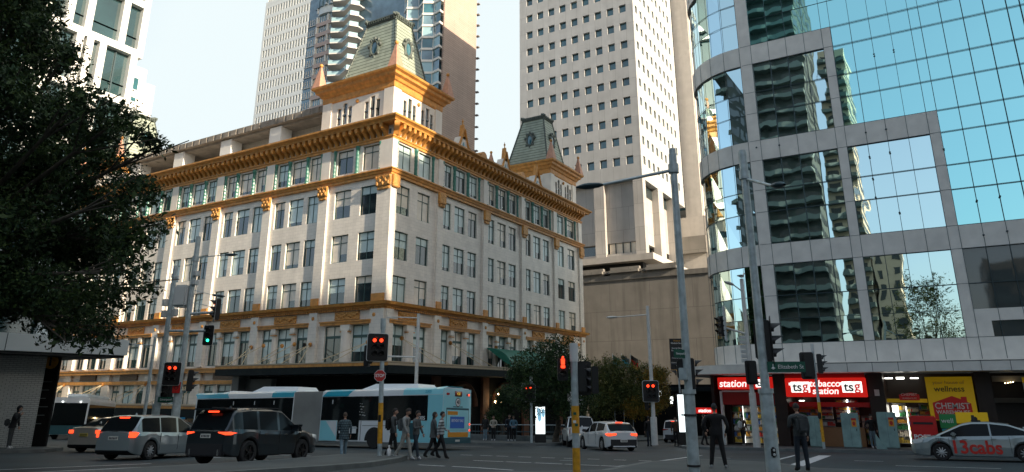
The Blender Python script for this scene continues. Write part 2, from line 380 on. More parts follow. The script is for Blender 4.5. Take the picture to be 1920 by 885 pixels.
# pilasters, capitals, spandrel aprons and columns
for i, x in enumerate([-40.98]+pilX):
    wd = 1.75 if i == 0 else 1.12; x0 = x-wd/2 if i else -41.5; x1 = x+wd/2 if i else FX+.22
    p = fb(); p.box(x0, FY-.22, 9.05, x1, FY, 20.3)
    if i == 0: p.box(FX, FY, 9.05, FX+.22, FY+.62, 20.3)
    p.build('pilaster', 'tile', F)
    p = fb(); p.box(x0, FY-.22, 21.0, x1, FY, 23.8)
    if i == 0: p.box(FX, FY, 21.0, FX+.22, FY+.62, 23.8)
    p.build('attic_pilaster', 'tile_plain', F)
    p = fb(); p.bbox(x0-.06, FY-.44, 19.3, x1+.06, FY-.22, 20.3, .05); p.bbox(x0+.1, FY-.38, 19.0, x1-.1, FY-.22, 19.3, .04)
    for q in range(5): p.ell((x0+(x1-x0)*(q+.5)/5, FY-.46, 19.55+.3*(q % 2)), .13, .1, .2, 6); p.ell((x0+(x1-x0)*(q % 3)/2, FY-.48, 20.12), .14, .09, .14, 6)
    if i == 0: p.bbox(FX+.22, FY-.2, 19.2, FX+.5, FY+.78, 20.35, .05)
    p.build('capital', 'gold_ornate', F)
    p = fb(); p.box(x0+.1, FY-.36, 9.0, x1-.1, FY-.22, 9.7); p.build('pilaster_base', 'gold', F)
    p = fb(); p.box(x0+.05, FY-.3, 3.9, x1-.05, FY, 8.4)
    if i == 0: p.box(FX, FY, 3.9, FX+.3, FY+.9, 8.4)
    p.build('lower_pilaster', 'tile', F)
    p = fb(); p.ell((x, FY-.32, 7.9), .17, .1, .17); p.build('rosette', 'gold', F, 60)
for i, y in enumerate([46.4]+pilY):
    if i:
        y0, y1 = (y-.45, y+.45) if i < 5 else (y-1.0, y)
        p = fb(); p.box(FX, y0, 9.05, FX+.22, y1, 20.3); p.build('pilaster', 'tile', F)
        p = fb(); p.box(FX, y0, 21.0, FX+.22, y1, 23.8); p.build('attic_pilaster', 'tile_plain', F)
        p = fb(); p.bbox(FX+.22, y0-.12, 19.2, FX+.5, y1+.12, 20.35, .05); p.bbox(FX+.22, y0, 18.9, FX+.42, y1, 19.2, .04); p.build('capital', 'gold_ornate', F)
        p = fb(); p.box(FX+.22, y0+.08, 9.0, FX+.36, y1-.08, 9.7); p.build('pilaster_base', 'gold', F)
        p = fb(); p.box(FX, y0-.05, 3.9, FX+.3, y1+.05, 8.4); p.build('lower_pilaster', 'tile', F)
        p = fb(); p.ell((FX+.32, (y0+y1)/2, 7.9), .1, .17, .17); p.build('rosette', 'gold', F, 60)
# half columns between the tall first-floor windows
for i in range(8):
    bw = bay_l(i)
    for (a0, a1), (c0, c1) in zip(bw, bw[1:]):
        x = (a1+c0)/2; hw = (c0-a1)/2*.82
        p = fb(); p.cyl((x, FY-.02, 3.95), (x, FY-.02, 6.75), hw*1.05, hw*.95, 14); p.box(x-hw-.06, FY-.3, 6.75, x+hw+.06, FY, 7.2); p.build('column', 'tile_plain', F, 50)
        p = fb(); p.box(x-hw-.07, FY-.32, 6.55, x+hw+.07, FY-.02, 6.63); p.build('column_ring', 'gold', F)
    a, b_ = bw[0][0]-.35, bw[-1][1]+.35
    p = fb(); p.box(a, FY-.34, 7.2, b_, FY, 7.52); p.box(a-.06, FY-.42, 7.42, b_+.06, FY-.34, 7.54); p.build('lintel', 'gold', F)
    mid = (a+b_)/2; p = fb(); p.bbox(mid-1.45, FY-.14, 7.62, mid+1.45, FY-.003, 8.33, .02)
    for q in range(-4, 5): p.ell((mid+q*.3, FY-.16, 8.0+.12*math.cos(q*1.6)), .17, .07, .13)
    p.build('frieze_panel', 'gold_ornate', F, 40)
for i in range(5):
    bw = bay_r(i)
    for (a0, a1), (c0, c1) in zip(bw, bw[1:]):
        y = (a1+c0)/2; hw = (c0-a1)/2*.82
        p = fb(); p.cyl((FX+.02, y, 3.95), (FX+.02, y, 6.75), hw*1.05, hw*.95, 14); p.box(FX, y-hw-.06, 6.75, FX+.3, y+hw+.06, 7.2); p.build('column', 'tile_plain', F, 50)
        p = fb(); p.box(FX+.02, y-hw-.07, 6.55, FX+.32, y+hw+.07, 6.63); p.build('column_ring', 'gold', F)
    a, b_ = bw[0][0]-.35, bw[-1][1]+.35
    p = fb(); p.box(FX, a, 7.2, FX+.34, b_, 7.52); p.box(FX+.34, a-.06, 7.42, FX+.42, b_+.06, 7.54); p.build('lintel', 'gold', F)
    mid = (a+b_)/2; p = fb(); p.bbox(FX+.003, mid-1.45, 7.62, FX+.14, mid+1.45, 8.33, .02)
    for q in range(-4, 5): p.ell((FX+.16, mid+q*.3, 8.0+.12*math.cos(q*1.6)), .07, .17, .13)
    p.build('frieze_panel', 'gold_ornate', F, 40)
# attic: green glazed columns beside the windows
p = fb(); n_ = 0
for i in range(8):
    bw = bay_l(i)
    xs = [bw[0][0]-.22]+[(a1+c0)/2 for (a0, a1), (c0, c1) in zip(bw, bw[1:])]+[bw[-1][1]+.22]
    for x in xs:
        rr = .13 if x in (xs[0], xs[-1]) else .17
        q = fb(); q.lathe((x, FY-.1, 21.05), [(rr*1.3, 0), (rr*1.3, .12)]+[(rr*(1 if k % 2 else .86), .12+k*.2) for k in range(12)]+[(rr*1.3, 2.5), (rr*1.3, 2.7)], 8); q.build('green_column', 'greentile', F)
for i in range(5):
    bw = bay_r(i)
    ys = [bw[0][0]-.22]+[(a1+c0)/2 for (a0, a1), (c0, c1) in zip(bw, bw[1:])]+[bw[-1][1]+.22]
    for y in ys:
        rr = .13 if y in (ys[0], ys[-1]) else .17
        q = fb(); q.lathe((FX+.1, y, 21.05), [(rr*1.3, 0), (rr*1.3, .12)]+[(rr*(1 if k % 2 else .86), .12+k*.2) for k in range(12)]+[(rr*1.3, 2.5), (rr*1.3, 2.7)], 8); q.build('green_column', 'greentile', F)
R4 = (-102.8, FY, FX, 86)
# lower cornice with dentils
p = fb(); p.ring([(0, 8.4), (.12, 8.45), (.12, 8.56), (.30, 8.58), (.34, 8.72), (.62, 8.76), (.68, 8.92), (.72, 9.0), (.3, 9.06), (0, 9.06)], *R4); p.build('lower_cornice', 'gold', F)
p = fb()
x = -102.5
while x < FX+.2: p.box(x, FY-.32, 8.40, x+.14, FY-.0, 8.56); x += .29
y = FY
while y < 86: p.box(FX, y, 8.40, FX+.32, y+.14, 8.56); y += .29
p.build('dentils', 'gold', F)
# string course under the attic
p = fb(); p.ring([(0, 20.3), (.24, 20.32), (.24, 20.55), (.32, 20.57), (.4, 20.8), (.5, 20.84), (.5, 20.95), (.1, 21.02), (0, 21.02)], *R4); p.build('string_course', 'gold', F)
# main cornice: fascia, scroll corbels, gutter lip
p = fb(); p.ring([(0, 23.78), (.16, 23.8), (.16, 24.0), (.24, 24.05), (.24, 24.18), (0, 24.2)], *R4); p.build('fascia', 'gold', F)
p = fb(); p.ring([(0, 25.2), (.95, 25.22), (1.0, 25.36), (1.12, 25.46), (1.28, 25.56), (1.3, 25.72), (.2, 25.85), (0, 25.85)], *R4); p.build('main_cornice', 'gold', F)
p = fb(); prof = [(0, 0), (.22, 0), (.30, .14), (.36, .26), (.52, .42), (.80, .55), (.93, .72), (.93, 1.01), (0, 1.01)]
x = -102.6
while x < FX-.2: p.prism(prof, (x, FY, 24.19), (0, -1, 0), (0, 0, 1), (.36, 0, 0)); p.ell((x+.18, FY-.82, 24.86), .18, .17, .17, 8); x += .76
y = FY+.35
while y < 86: p.prism(prof, (FX, y, 24.19), (1, 0, 0), (0, 0, 1), (0, .36, 0)); p.ell((FX+.82, y+.18, 24.86), .17, .18, .17, 8); y += .76
p.prism([(a*1.35, b_) for a, b_ in prof], (FX-.1, FY+.1, 24.19), (.707, -.707, 0), (0, 0, 1), (.35, .35, 0)); p.build('corbels', 'gold', F, 50)
for nm, m, g_ in (('frieze_lights', 'glassblue', .0), ('frieze_frames', 'tile_plain', .05)):
    p = fb(); x = -102.6+.40; dd = .03 if g_ == 0 else .02
    while x < FX-.5: p.box(x+.05-g_, FY-dd, 24.38-g_, x+.31+g_, FY-.002, 24.86+g_); x += .76
    y = FY+.35+.40
    while y < 85.6: p.box(FX+.002, y+.05-g_, 24.38-g_, FX+dd, y+.31+g_, 24.86+g_); y += .76
    p.build(nm, m, F)
# towers
def tower(x0, x1, y0, y1, zb, full=True):
    ops_a, ops_b, sp = [], [], []
    for c0 in ((x0+1.9), (x1-1.9-1.7)):
        for k, (dz, ww) in enumerate(((0, .48), (.45, .54), (0, .48))):
            u = c0+k*.72; o_ = (u, u+ww, zb+.9, zb+2.7+dz); ops_a.append(o_); sp.append(('Y', y0, *o_, 'plain'))
    for c0 in ((y0+1.5), (y1-1.5-1.7)):
        for k, (dz, ww) in enumerate(((0, .48), (.45, .54), (0, .48))):
            u = c0+k*.72; o_ = (u, u+ww, zb+.9, zb+2.7+dz); ops_b.append(o_); sp.append(('X', x1, *o_, 'plain'))
    t = fb(); wall(t, 'Y', y0, x0, x1, zb, zb+4.2, ops_a, .2); wall(t, 'X', x1, y0, y1, zb, zb+4.2, ops_b, .2)
    t.quad((x0, y0, zb), (x0, y1, zb), (x0, y1, zb+4.2), (x0, y0, zb+4.2)); t.quad((x0, y1, zb), (x1, y1, zb), (x1, y1, zb+4.2), (x0, y1, zb+4.2))
    for xa, xb in ((x0-.1, x0+1.1), (x1-1.1, x1+.1)):
        t.box(xa, y0-.12, zb, xb, y0-.003, zb+3.5)
    for ya, yb in ((y0-.1, y0+1.0), (y1-1.0, y1+.1)):
        t.box(x1+.003, ya, zb, x1+.12, yb, zb+3.5)
    to = t.build('tower_wall', 'tile_plain', F)
    t = fb(); t.ring([(0, zb+3.45), (.1, zb+3.5), (.14, zb+3.62), (.14, zb+4.1), (.3, zb+4.2), (.42, zb+4.45), (.7, zb+4.6), (.75, zb+4.85), (1.0, zb+5.0), (1.05, zb+5.2), (.2, zb+5.35), (-1, zb+5.4)], x0, y0, x1, y1); t.build('tower_cornice', 'gold', F)
    for uu in ((x0+x1)/2,):
        t = fb(); t.ell((uu, y0-.1, zb+3.0), .2, .12, .2); t.build('rosette', 'gold', F, 60)
        t = fb(); t.ell((x1+.1, (y0+y1)/2, zb+3.0), .12, .2, .2); t.build('rosette', 'gold', F, 60)
    for s_ in sp:
        pl, c, a, b_, e, g, st = s_; pa = fb(); dd = .16
        if pl == 'Y': pa.box(a, c+dd, e, b_, c+dd+.04, g); pa.box(a, c+.02, e+(g-e)*.42, b_, c+dd, e+(g-e)*.42+.12)
        else: pa.box(c-dd-.04, a, e, c-dd, b_, g); pa.box(c-dd, a, e+(g-e)*.42, c-.02, b_, e+(g-e)*.42+.12)
        pa.build('lancet_window', 'glass', F)
    bx0, bx1, by0, by1 = x0+1.3, x1-.75, y0+.75, y1-1.2; tx0, tx1, ty0, ty1 = bx0+2.0, bx1-1.25, by0+1.3, by1-1.75; z0, z1 = zb+5.3, zb+12.6
    r = fb(); A = [(bx0, by0, z0), (bx1, by0, z0), (bx1, by1, z0), (bx0, by1, z0)]; T = [(tx0, ty0, z1), (tx1, ty0, z1), (tx1, ty1, z1), (tx0, ty1, z1)]
    r.add(A+T, [(i, (i+1) % 4, 4+(i+1) % 4, 4+i) for i in range(4)]+[(4, 5, 6, 7)])
    ro = r.build('mansard_roof', 'slate', F)
    c_ = fb()
    for i in range(4):
        for k in range(16):
            q = Vector(A[i]).lerp(Vector(T[i]), k/16); q2 = Vector(A[i]).lerp(Vector(T[i]), (k+.9)/16); c_.cyl(q, q2, .13, .1, 6)
    c_.build('hip_ridge', 'lead', ro)
    c_ = fb(); c_.ring([(0, z1-.25), (.16, z1-.15), (.12, z1+.05), (.27, z1+.18), (.27, z1+.3), (.06, z1+.34), (-.5, z1+.38)], tx0, ty0, tx1, ty1)
    k = tx0
    while k < tx1: c_.box(k, ty0-.26, z1-.05, k+.12, ty0-.1, z1+.19); k += .3
    k = ty0
    while k < ty1: c_.box(tx1+.1, k, z1-.05, tx1+.26, k+.12, z1+.19); k += .3
    c_.build('roof_crown', 'lead', ro)
    for (qx, qy) in ((tx0, ty0), (tx1, ty0), (tx1, ty1), (tx0, ty1)):
        c_ = fb(); c_.ell((qx, qy, z1+.3), .26, .26, .32, 8)
        for a in range(6): c_.ell((qx+.26*math.cos(a), qy+.26*math.sin(a), z1+.3+.14*math.sin(a*2)), .12, .12, .15, 6)
        c_.build('crown_knob', 'lead', ro)
    # oval dormers
    def oval(cx_, cy_, cz_, fx):
        o_ = fb(); nn = 18
        for k in range(nn):
            a0, a1 = 2*math.pi*k/nn, 2*math.pi*(k+1)/nn
            p0 = (cx_+(0 if fx else .5*math.cos(a0)), cy_+(.5*math.cos(a0) if fx else 0), cz_+.82*math.sin(a0)); p1 = (cx_+(0 if fx else .5*math.cos(a1)), cy_+(.5*math.cos(a1) if fx else 0), cz_+.82*math.sin(a1))
            o_.cyl(p0, p1, .16, n=6)
        for dx_, dz_ in ((-.72, .3), (.72, .3), (0, 1.05), (-.5, -.7), (.5, -.7), (0, -1.0), (-.45, .85), (.45, .85)):
            o_.ell((cx_+(0 if fx else dx_), cy_+(dx_ if fx else 0), cz_+dz_), .2, .2, .24, 6)
        # cheek block behind
        if fx: o_.box(cx_-1.2, cy_-.45, cz_-.75, cx_-.05, cy_+.45, cz_+.75)
        else: o_.box(cx_-.45, cy_+.05, cz_-.75, cx_+.45, cy_+1.2, cz_+.75)
        oo = o_.build('oval_dormer', 'lead', ro)
        g_ = fb()
        g_.ell((cx_, cy_, cz_), .06 if fx else .42, .42 if fx else .06, .72); g_.build('dormer_glass', 'glassblue', oo, 60)
    mx_ = (bx0+bx1)/2+.2; my_ = (by0+by1)/2-.1
    oval(mx_, by0+.62, zb+9.3, False); oval(bx1-.6, my_, zb+9.3, True)
    for (qx, qy) in ((x0-.45, y0-.45), (x1+.45, y0-.45), (x1+.45, y1+.45), (x0-.45, y1+.45)):
        f_ = fb(); z = zb+5.2; h_ = 2.5
        f_.add([(qx-.55, qy-.55, z), (qx+.55, qy-.55, z), (qx+.55, qy+.55, z), (qx-.55, qy+.55, z), (qx-.08, qy-.08, z+h_), (qx+.08, qy-.08, z+h_), (qx+.08, qy+.08, z+h_), (qx-.08, qy+.08, z+h_)],
               [(0, 1, 5, 4), (1, 2, 6, 5), (2, 3, 7, 6), (3, 0, 4, 7), (4, 5, 6, 7)]); fo = f_.build('pinnacle', 'pinktile', F)
        f_ = fb(); f_.ell((qx, qy, z+h_+.15), .2, .2, .22, 10); f_.build('ball', 'gold', fo, 60)
tower(-50.1, -41.0, FY+.8, 54.5, 26.0)
tower(-49.6, -41.0, 79.0, 85.9+.6, 26.0)
tower(-97.4, -89.5, 49, 57, 26.0)
# dormer gables and little capped chimneys along the east parapet
def gable(y, s_=1.0):
    g_ = fb(); x = FX-.75; z = 25.9; g_.box(x-1.0, y-.75*s_, z, x, y+.75*s_, z+1.1*s_)
    g_.prism([(-.75*s_, 0), (.75*s_, 0), (.3*s_, 1.1*s_), (-.3*s_, 1.1*s_)], (x-1, y, z+1.1*s_), (0, 1, 0), (0, 0, 1), (1.0, 0, 0)); go = g_.build('dormer_gable', 'tile_plain', F)
    g_ = fb()
    for sg in (-1, 1):
        for (a0, z0_), (a1, z1_) in (((1.15, .95), (.8, 1.15)), ((.8, 1.15), (.45, 2.0)), ((.45, 2.0), (.1, 3.1))): g_.cyl((x+.05, y+sg*a0*s_, z+z0_*s_), (x+.05, y+sg*a1*s_, z+z1_*s_), .14, .12, 6)
    g_.prism([(-.3, 0), (.3, 0), (.06, 1.7), (-.06, 1.7)], (x-.5, y, z+1.9*s_), (0, 1, 0), (0, 0, 1), (.5, 0, 0))
    g_.cyl((x-.2, y, z+3.3*s_), (x-.2, y, z+4.3*s_), .09, .04, 6); g_.ell((x-.2, y, z+4.0*s_), .13, .13, .13, 6); g_.build('gable_trim', 'gold', go)
    g_ = fb(); g_.ell((x+.03, y, z+.95*s_), .05, .3*s_, .62*s_); g_.build('arched_light', 'glassblue', go, 60)
for y in (58.6, 67.4, 75.2): gable(y)
for y in (62.6, 71.4):
    g_ = fb(); g_.box(FX-1.8, y-.55, 25.9, FX-.8, y+.55, 26.9); go = g_.build('chimney', 'tile_plain', F)
    g_ = fb(); g_.cyl((FX-1.9, y, 26.95), (FX-.7, y, 26.95), .6, n=12); g_.build('chimney_cap', 'gold', go, 40)
# roof-top plant level
p = fb(); p.box(-86.5, 48.4, 29.2, -51.2, 60, 29.5); p.box(-86.8, 48.0, 29.5, -51.0, 60, 30.2); p.build('plant_roof', 'slab', F)
p = fb(); x = -86.6
while x < -51.2: p.box(x, 47.93, 29.5, x+.9, 48.0, 30.15); x += 1.3
p.build('roof_edge_panels', 'slab', F)
for xa, xb in ((-85.2, -83.4), (-76.4, -74.6), (-67.8, -66.0), (-59.6, -57.8)):
    p = fb(); p.box(xa, 48.3, 25.9, xb, 49.8, 29.3); p.build('roof_pier', 'whitepanel', F)
p = fb(); p.box(-66.5, 50.2, 25.9, -51, 50.4, 29.2); p.build('louvre_wall', 'corrugate', F)
p = fb(); p.box(-86, 52, 25.9, -66.6, 52.2, 29.2)
p.build('plant_wall', 'dark', F)
for x, s_ in ((-81.8, 1), (-80.8, .7), (-72.2, 1.1)):
    p = fb(); p.cyl((x, 48.0, 25.8), (x, 48.0, 26.6*1), .22, n=10); p.ell((x, 47.95, 26.6+.3*s_), .36*s_, .36*s_, .36*s_); p.build('roof_vent', 'trim', F, 60)
# awning over the pavement, hung on tie rods
def awning(x0, x1, z0, z1, yo=42.9, y1=None):
    a_ = fb(); a_.box(x0, yo, z0, x1, FY-.31, z1-.08); ao = a_.build('awning', 'awn', F)
    a_ = fb(); a_.box(x0-.04, yo-.05, z1-.08, x1+.0, FY-.31, z1+.02); a_.build('awning_trim', 'awntrim', ao)
    a_ = fb(); a_.box(x0-.02, yo-.03, z1-.32, x1, yo-.002, z1-.1); a_.build('gold_band', 'gold', ao); return ao
D('awn', (.010, .018, .02), .7, spec=.2, var=.3, vscale=2); D('awntrim', (.45, .36, .24), .5); D('rod', (.55, .46, .30), .4)
ao = awning(-57.0, -36.6, 2.95, 3.85)
a_ = fb(); a_.box(FX+.31, FY-.31, 2.95, -36.6, 86, 3.77); a_.build('side_awning', 'awn', F)
a_ = fb(); a_.box(FX+.31, 46, 3.77, -36.55, 86, 3.87); a_.box(-36.6, 42.9, 3.56, -36.57, 86, 3.74); a_.build('side_awning_trim', 'awntrim', F)
ao2 = awning(-102.5, -57.0, -1.0+.2, .35)
def rod(p0, p1, par):
    r_ = fb(); r_.cyl(p0, p1, .035, n=6); ro = r_.build('tie_rod', 'rod', par)
    r_ = fb(); r_.ell(p0, .2, .16, .2, 8); r_.build('rod_boss', 'gold', ro)
for xa, tgt in ((-41.4, (-42.6, -44.6)), (-48.2, (-46.4, -48.6, -50.4)), (-56, (-53.6, -55.2)), (-51.8, (-52, ))):
    for t_ in tgt: rod((xa, FY-.4, 5.6), (t_, 43.0, 3.85), ao)
for xa in (-50.2, -54.3): rod((xa, FY-.4, 5.7), (xa-1.6, 43.0, 3.85), ao)
for ya in (48.2, 55.4, 63.6, 71.8):
    for t_ in (1.2, 3.2): rod((FX+.4, ya, 6.0), (-36.8, ya+t_, 3.85), F)
for xa in (-63.8, -71.6, -79.4, -87.2, -95):
    for t_ in (-2.2, .3, 2.8): rod((xa-.3, FY-.4, 2.3), (xa+t_-1, 43.0, .35), ao2)
D('bronze', (.16, .09, .045), .5, var=.3, vscale=5)
# lower storeys west: string and lintel lines at the stepped awning
p = fb(); p.box(-102.5, FY-.62, 3.35, -57.0, FY-.005, 3.72); p.box(-102.5, FY-.7, 3.66, -57, FY-.02, 3.78); p.box(-102.5, FY-.32, 2.28, -57, FY-.002, 2.62); p.build('lower_string', 'gold', F)
for i in range(2, 8):
    a, b_ = baysX[i]; mid = (a+b_)/2
    p = fb(); p.bbox(mid-1.6, FY-.12, 2.7, mid+1.6, FY-.004, 3.3, .02); p.build('lower_frieze_panel', 'bronze', F)
    p = fb(); p.box(a-.65, FY-.28, -6, a+.65, FY, 3.3); p.build('base_pilaster', 'tile', F)
# entrance canopy: a green barrel
D('canopygreen', (.015, .17, .12), .55, var=.2, vscale=1.5)
D('awnfold', (.02, .12, .09), .55)
p = fb(); n = 14; vs_ = []
for k in range(n+1):
    a = math.pi/2*k/n; vs_ += [(-36.75+(-3.0)*(1-math.cos(a)), 61.8, 3.88+2.0*math.sin(a)), (-36.75+(-3.0)*(1-math.cos(a)), 70.3, 3.88+2.0*math.sin(a))]
p.add(vs_, [(2*k, 2*k+1, 2*k+3, 2*k+2) for k in range(n)]+[tuple([2*k for k in range(n+1)]+[])+(), ])
p.build('barrel_canopy', 'canopygreen', F, 40)
# ground floor: dark shopfronts, piers, arches and lamps
D('sandstone', (.20, .085, .045), .7, var=.3, vscale=1.5)
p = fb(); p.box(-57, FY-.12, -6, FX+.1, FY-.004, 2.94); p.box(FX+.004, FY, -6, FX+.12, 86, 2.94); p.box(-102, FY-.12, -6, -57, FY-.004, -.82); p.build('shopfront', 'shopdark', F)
D('shopgrey', (.22, .22, .21), .6, var=.2)
p = fb(); p.box(-56.9, 44.8, -3.2, -56.0, FY-.13, 2.94); p.box(-55.9, 45.5, -3.2, -52.4, FY-.13, 2.7); p.build('pier', 'shopgrey', F)
for y in (53.5, 61.7, 69.9, 78.1):
    p = fb(); p.box(FX+.13, y-.55, -4, FX+.45, y+.55, 2.94); p.build('pier', 'sandstone', F)
for yc in (57.6, 65.8, 74.0):
    p = fb(); n = 12
    for k in range(n):
        a0, a1 = math.pi*k/n, math.pi*(k+1)/n
        p.cyl((FX+.3, yc-2.4*math.cos(a0), .2+2.1*math.sin(a0)), (FX+.3, yc-2.4*math.cos(a1), .2+2.1*math.sin(a1)), .28, n=6)
    p.build('arch', 'sandstone', F)
D('warmlamp', (1, .8, .5), .5, emit=(1, .72, .35), estr=9)
for (y, z) in ((63.2, 1.3), (63.9, .6), (62.6, .55)):
    p = fb(); p.ell((FX+1.0, y, z), .13, .13, .16, 8); p.build('wall_lamp', 'warmlamp', F, 60)
for k in range(5):
    p = fb(); p.ell((-60-6*k, 44.6, -.95), .1, .1, .06, 8); p.build('soffit_lamp', 'warmlamp', F, 60) if k in (1, 3) else None

# ------------------------------------------------------------ grey office tower with its podium
GX, GY = -37.9, 106.0
G = thing('office_tower', 'pale concrete office tower with a grid of small square windows', 'building', (GX, GY, -6)); GO = (GX, GY, -6)
spec = []; oa = []; ob_ = []
for r in range(16):
    z = 34.55+3.6*(r+1)-1.1
    z = 38.2+3.58*r
    for c in range(9):
        x = -39.26-2.385*c; oa.append((x-1.3, x, z, z+1.5)); spec.append(('Y', GY, x-1.3, x, z, z+1.5, 'plain'))
    for c in range(9):
        y = 107.1+2.33*c; ob_.append((y, y+1.0, z, z+1.5)); spec.append(('X', GX, y, y+1.0, z, z+1.5, 'plain'))
w = MB(GO); wall(w, 'Y', GY, -61.2, GX, 35.5, 96, oa, .5); wall(w, 'X', GX, GY, 129, 35.5, 96, ob_, .5)
w.quad((-61.2, GY, 35.5), (-61.2, 129, 35.5), (-61.2, 129, 96), (-61.2, GY, 96)); w.quad((-61.2, 129, 35.5), (GX, 129, 35.5), (GX, 129, 96), (-61.2, 129, 96)); w.quad((-61.2, GY, 96), (GX, GY, 96), (GX, 129, 96), (-61.2, 129, 96)); w.quad((-61.2, GY, 35.5), (GX, GY, 35.5), (GX, 129, 35.5), (-61.2, 129, 35.5))
w.build('wall', 'concrete', G)
D('towerglass', (.045, .15, .18), .08, spec=1, coat=.5, var=.5, vscale=.31)
add_windows(G, spec, 'gray', frame='mullion', panes=('towerglass', 'towerglass', 'towerglass'), depth=.38, limit=100, nvar=1)
# recessed shaft below, fins, slot windows and ledge
D('concrete_pale', (.50, .47, .43), .8, var=.1, stain=.2)
D('concrete_plain', (.43, .41, .385), .8, var=.14, vscale=.35, brick=(2.2, 3.9, .025), stain=.2)
w = MB(GO); w.box(-61.2, GY+.9, 25.2, GX-1.2, 128, 35.45); w.box(-61.2, GY+.4, 22.4, GX-.3, 128, 23.3); w.build('podium_wall', 'concrete_plain', G)
w = MB(GO); w.box(-61.2, GY+1.6, 23.3, GX-2.0, 128, 25.2); w.build('slot_window', 'glass', G)
for x0, x1 in ((-46.7, -44.85), (-39.6, GX+.0), (-55.5, -53.5)):
    w = MB(GO); w.box(x0, GY-.0, 22.2, x1, GY+1.3, 35.49); w.build('fin', 'concrete_plain', G)
w = MB(GO)
w.box(-44.6, GY+1.1, 23.35, -39.7, GY+1.5, 25.1); w.build('cream_slot', 'blindwarm', G)  # cream panel set behind the slot mullions
for k in range(5):
    w = MB(GO); x = -44.85+k*1.3; w.box(x, GY+.9, 23.3, x+.12, GY+1.1, 25.2); w.build('slot_mullion', 'mullion', G)
for y0, y1 in ((GY+1.3, 107.4), (113.6, 116.2), (121.3, 123)):
    w = MB(GO); w.box(GX-1.3, y0, 22.2, GX-.0, y1, 35.49); w.build('fin', 'concrete_plain', G)
w = MB(GO); w.box(GX-1.19, GY+1.4, 33.4, GX-1.1, 124, 35.45); w.build('top_slot', 'glass', G)
w = MB(GO); w.box(-61.2, 102.6, 21.2, -35.6, 124, 22.2); w.build('ledge', 'concrete_pale', G)
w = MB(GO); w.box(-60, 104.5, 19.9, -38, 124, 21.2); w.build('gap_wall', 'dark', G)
for k in range(5):
    w = MB(GO); x = -61.2+k*6.0; w.bbox(x, 101.8, 18.9, x+5.8, 103.6, 20.3, .5); w.build('planter', 'concrete_brown', G, 40)
w = MB(GO); w.box(-66, 102.4, -10, -26.8, 140, 19.0); w.build('base_wall', 'concrete_brown', G)
w = MB(GO); w.box(-66, 102.2, 18.3, -26.8, 102.4, 19.05); w.build('coping', 'concrete_brown', G)
# flat lift shafts to the right of the tower
E_ = thing('lift_shaft', 'tall blank concrete shaft with a sunlit edge beside the glass building', 'building', (-36, 132, -6)); EO = (-36, 132, -6)
w = MB(EO); w.box(-41.5, 133, 20, -36.2, 150, 128); w.build('rear_shaft', 'concrete_plain', E_)
w = MB(EO); w.box(-38.2, 130.5, 33.6, -35.0, 138.5, 128); w.box(-41, 128.9, -6, -33.2, 140, 33.5); w.build('shaft', 'concrete_pale', E_)
w = MB(EO); w.box(-36.6, 139, -6, -32.4, 150, 128); w.build('side_shaft', 'concrete', E_)
sp = [('Y', 133, -40.2+0*k, -38.9, 36+3.58*k, 37.5+3.58*k, 'plain') for k in range(14)]
for s_ in sp:
    w = MB(EO); w.box(s_[2], 132.93, s_[4], s_[3], 132.997, s_[5]); w.build('window', 'towerglass', E_)
w = MB(EO); w.box(-39.0, 128.1, 26.4, -34.2, 128.9, 29.6); w.build('bracket_box', 'concrete_brown', E_)
# ------------------------------------------------------------ glass building on the right
BY = 46.5
B = thing('glass_building', 'mirror glass office building with pale stepped frames and a rounded corner', 'building', (-9, BY, -1.6)); BO = (-9, BY, -1.6)
PR = -9.0; R_ = 4.4; CC = (PR, BY+R_)
XS = [-8.21, -7.05, -5.9, -4.75, -3.62, -3.06, -1.9, -.77, .34, 1.46, 2.02, 3.14, 4.25, 5.36, 6.46, 7.1, 8.3, 9.4, 10.5, 11.6, 12.7, 13.8, 14.9, 16, 17.1]
ZS = [4.45, 5.95, 7.38, 9.36, 10.7, 12.84, 14.33, 16.38, 17.78, 19.75, 21.3, 23.4, 24.82, 26.8, 28.3, 30.4, 31.8, 33.8, 35.3, 37.4]
TOP = 70.0
def arcpt(a, r, z): return (CC[0]-r*math.sin(a), CC[1]-r*math.cos(a), z)      # a: 0 faces south, pi/2 faces west
# body
w = MB(BO); poly = [(17.6, BY+.35), (17.6, 84), (-13.05, 84)]+[(arcpt(a, R_-.35, 0)[0], arcpt(a, R_-.35, 0)[1]) for a in [math.pi/2*k/8 for k in range(8, -1, -1)]]
w.prism(poly, (0, 0, 3.0), (1, 0, 0), (0, 1, 0), (0, 0, TOP-3)); w.build('core', 'dark', B)
def stair(x, z): # inside the neutral stepped frame?
    return (x < -3.06 and z < 24.8) or (x < 2.02 and z < 17.8) or z < 9.4
# glazing: neutral mirror inside the stepped frame, teal outside; small faces tilted a hair per pane
gm = MB(BO); gt = MB(BO); gd = MB(BO); rp = random.Random(3)
xs_all = XS; zs_all = ZS+[39, 41, 44.4, 46, 48, 51.4, 53, 55, 58.4, 60, 62, 65.4, 67, TOP]
for i in range(len(xs_all)-1):
    for j in range(len(zs_all)-1):
        xa, xb, za, zb = xs_all[i], xs_all[i+1], zs_all[j], zs_all[j+1]; cx_, cz_ = (xa+xb)/2, (za+zb)/2
        t = [rp.gauss(0, .0022) for _ in range(2)]
        pts = [(x, BY+.12+t[0]*(x-cx_)+t[1]*(z-cz_), z) for x, z in ((xa, za), (xb, za), (xb, zb), (xa, zb))]
        if cx_ > 2.02 and cz_ < 9.4: tgt = gd if cz_ < 7.0 else gd
        elif stair(cx_, cz_): tgt = gm
        else: tgt = gt
        tgt.quad(*pts)
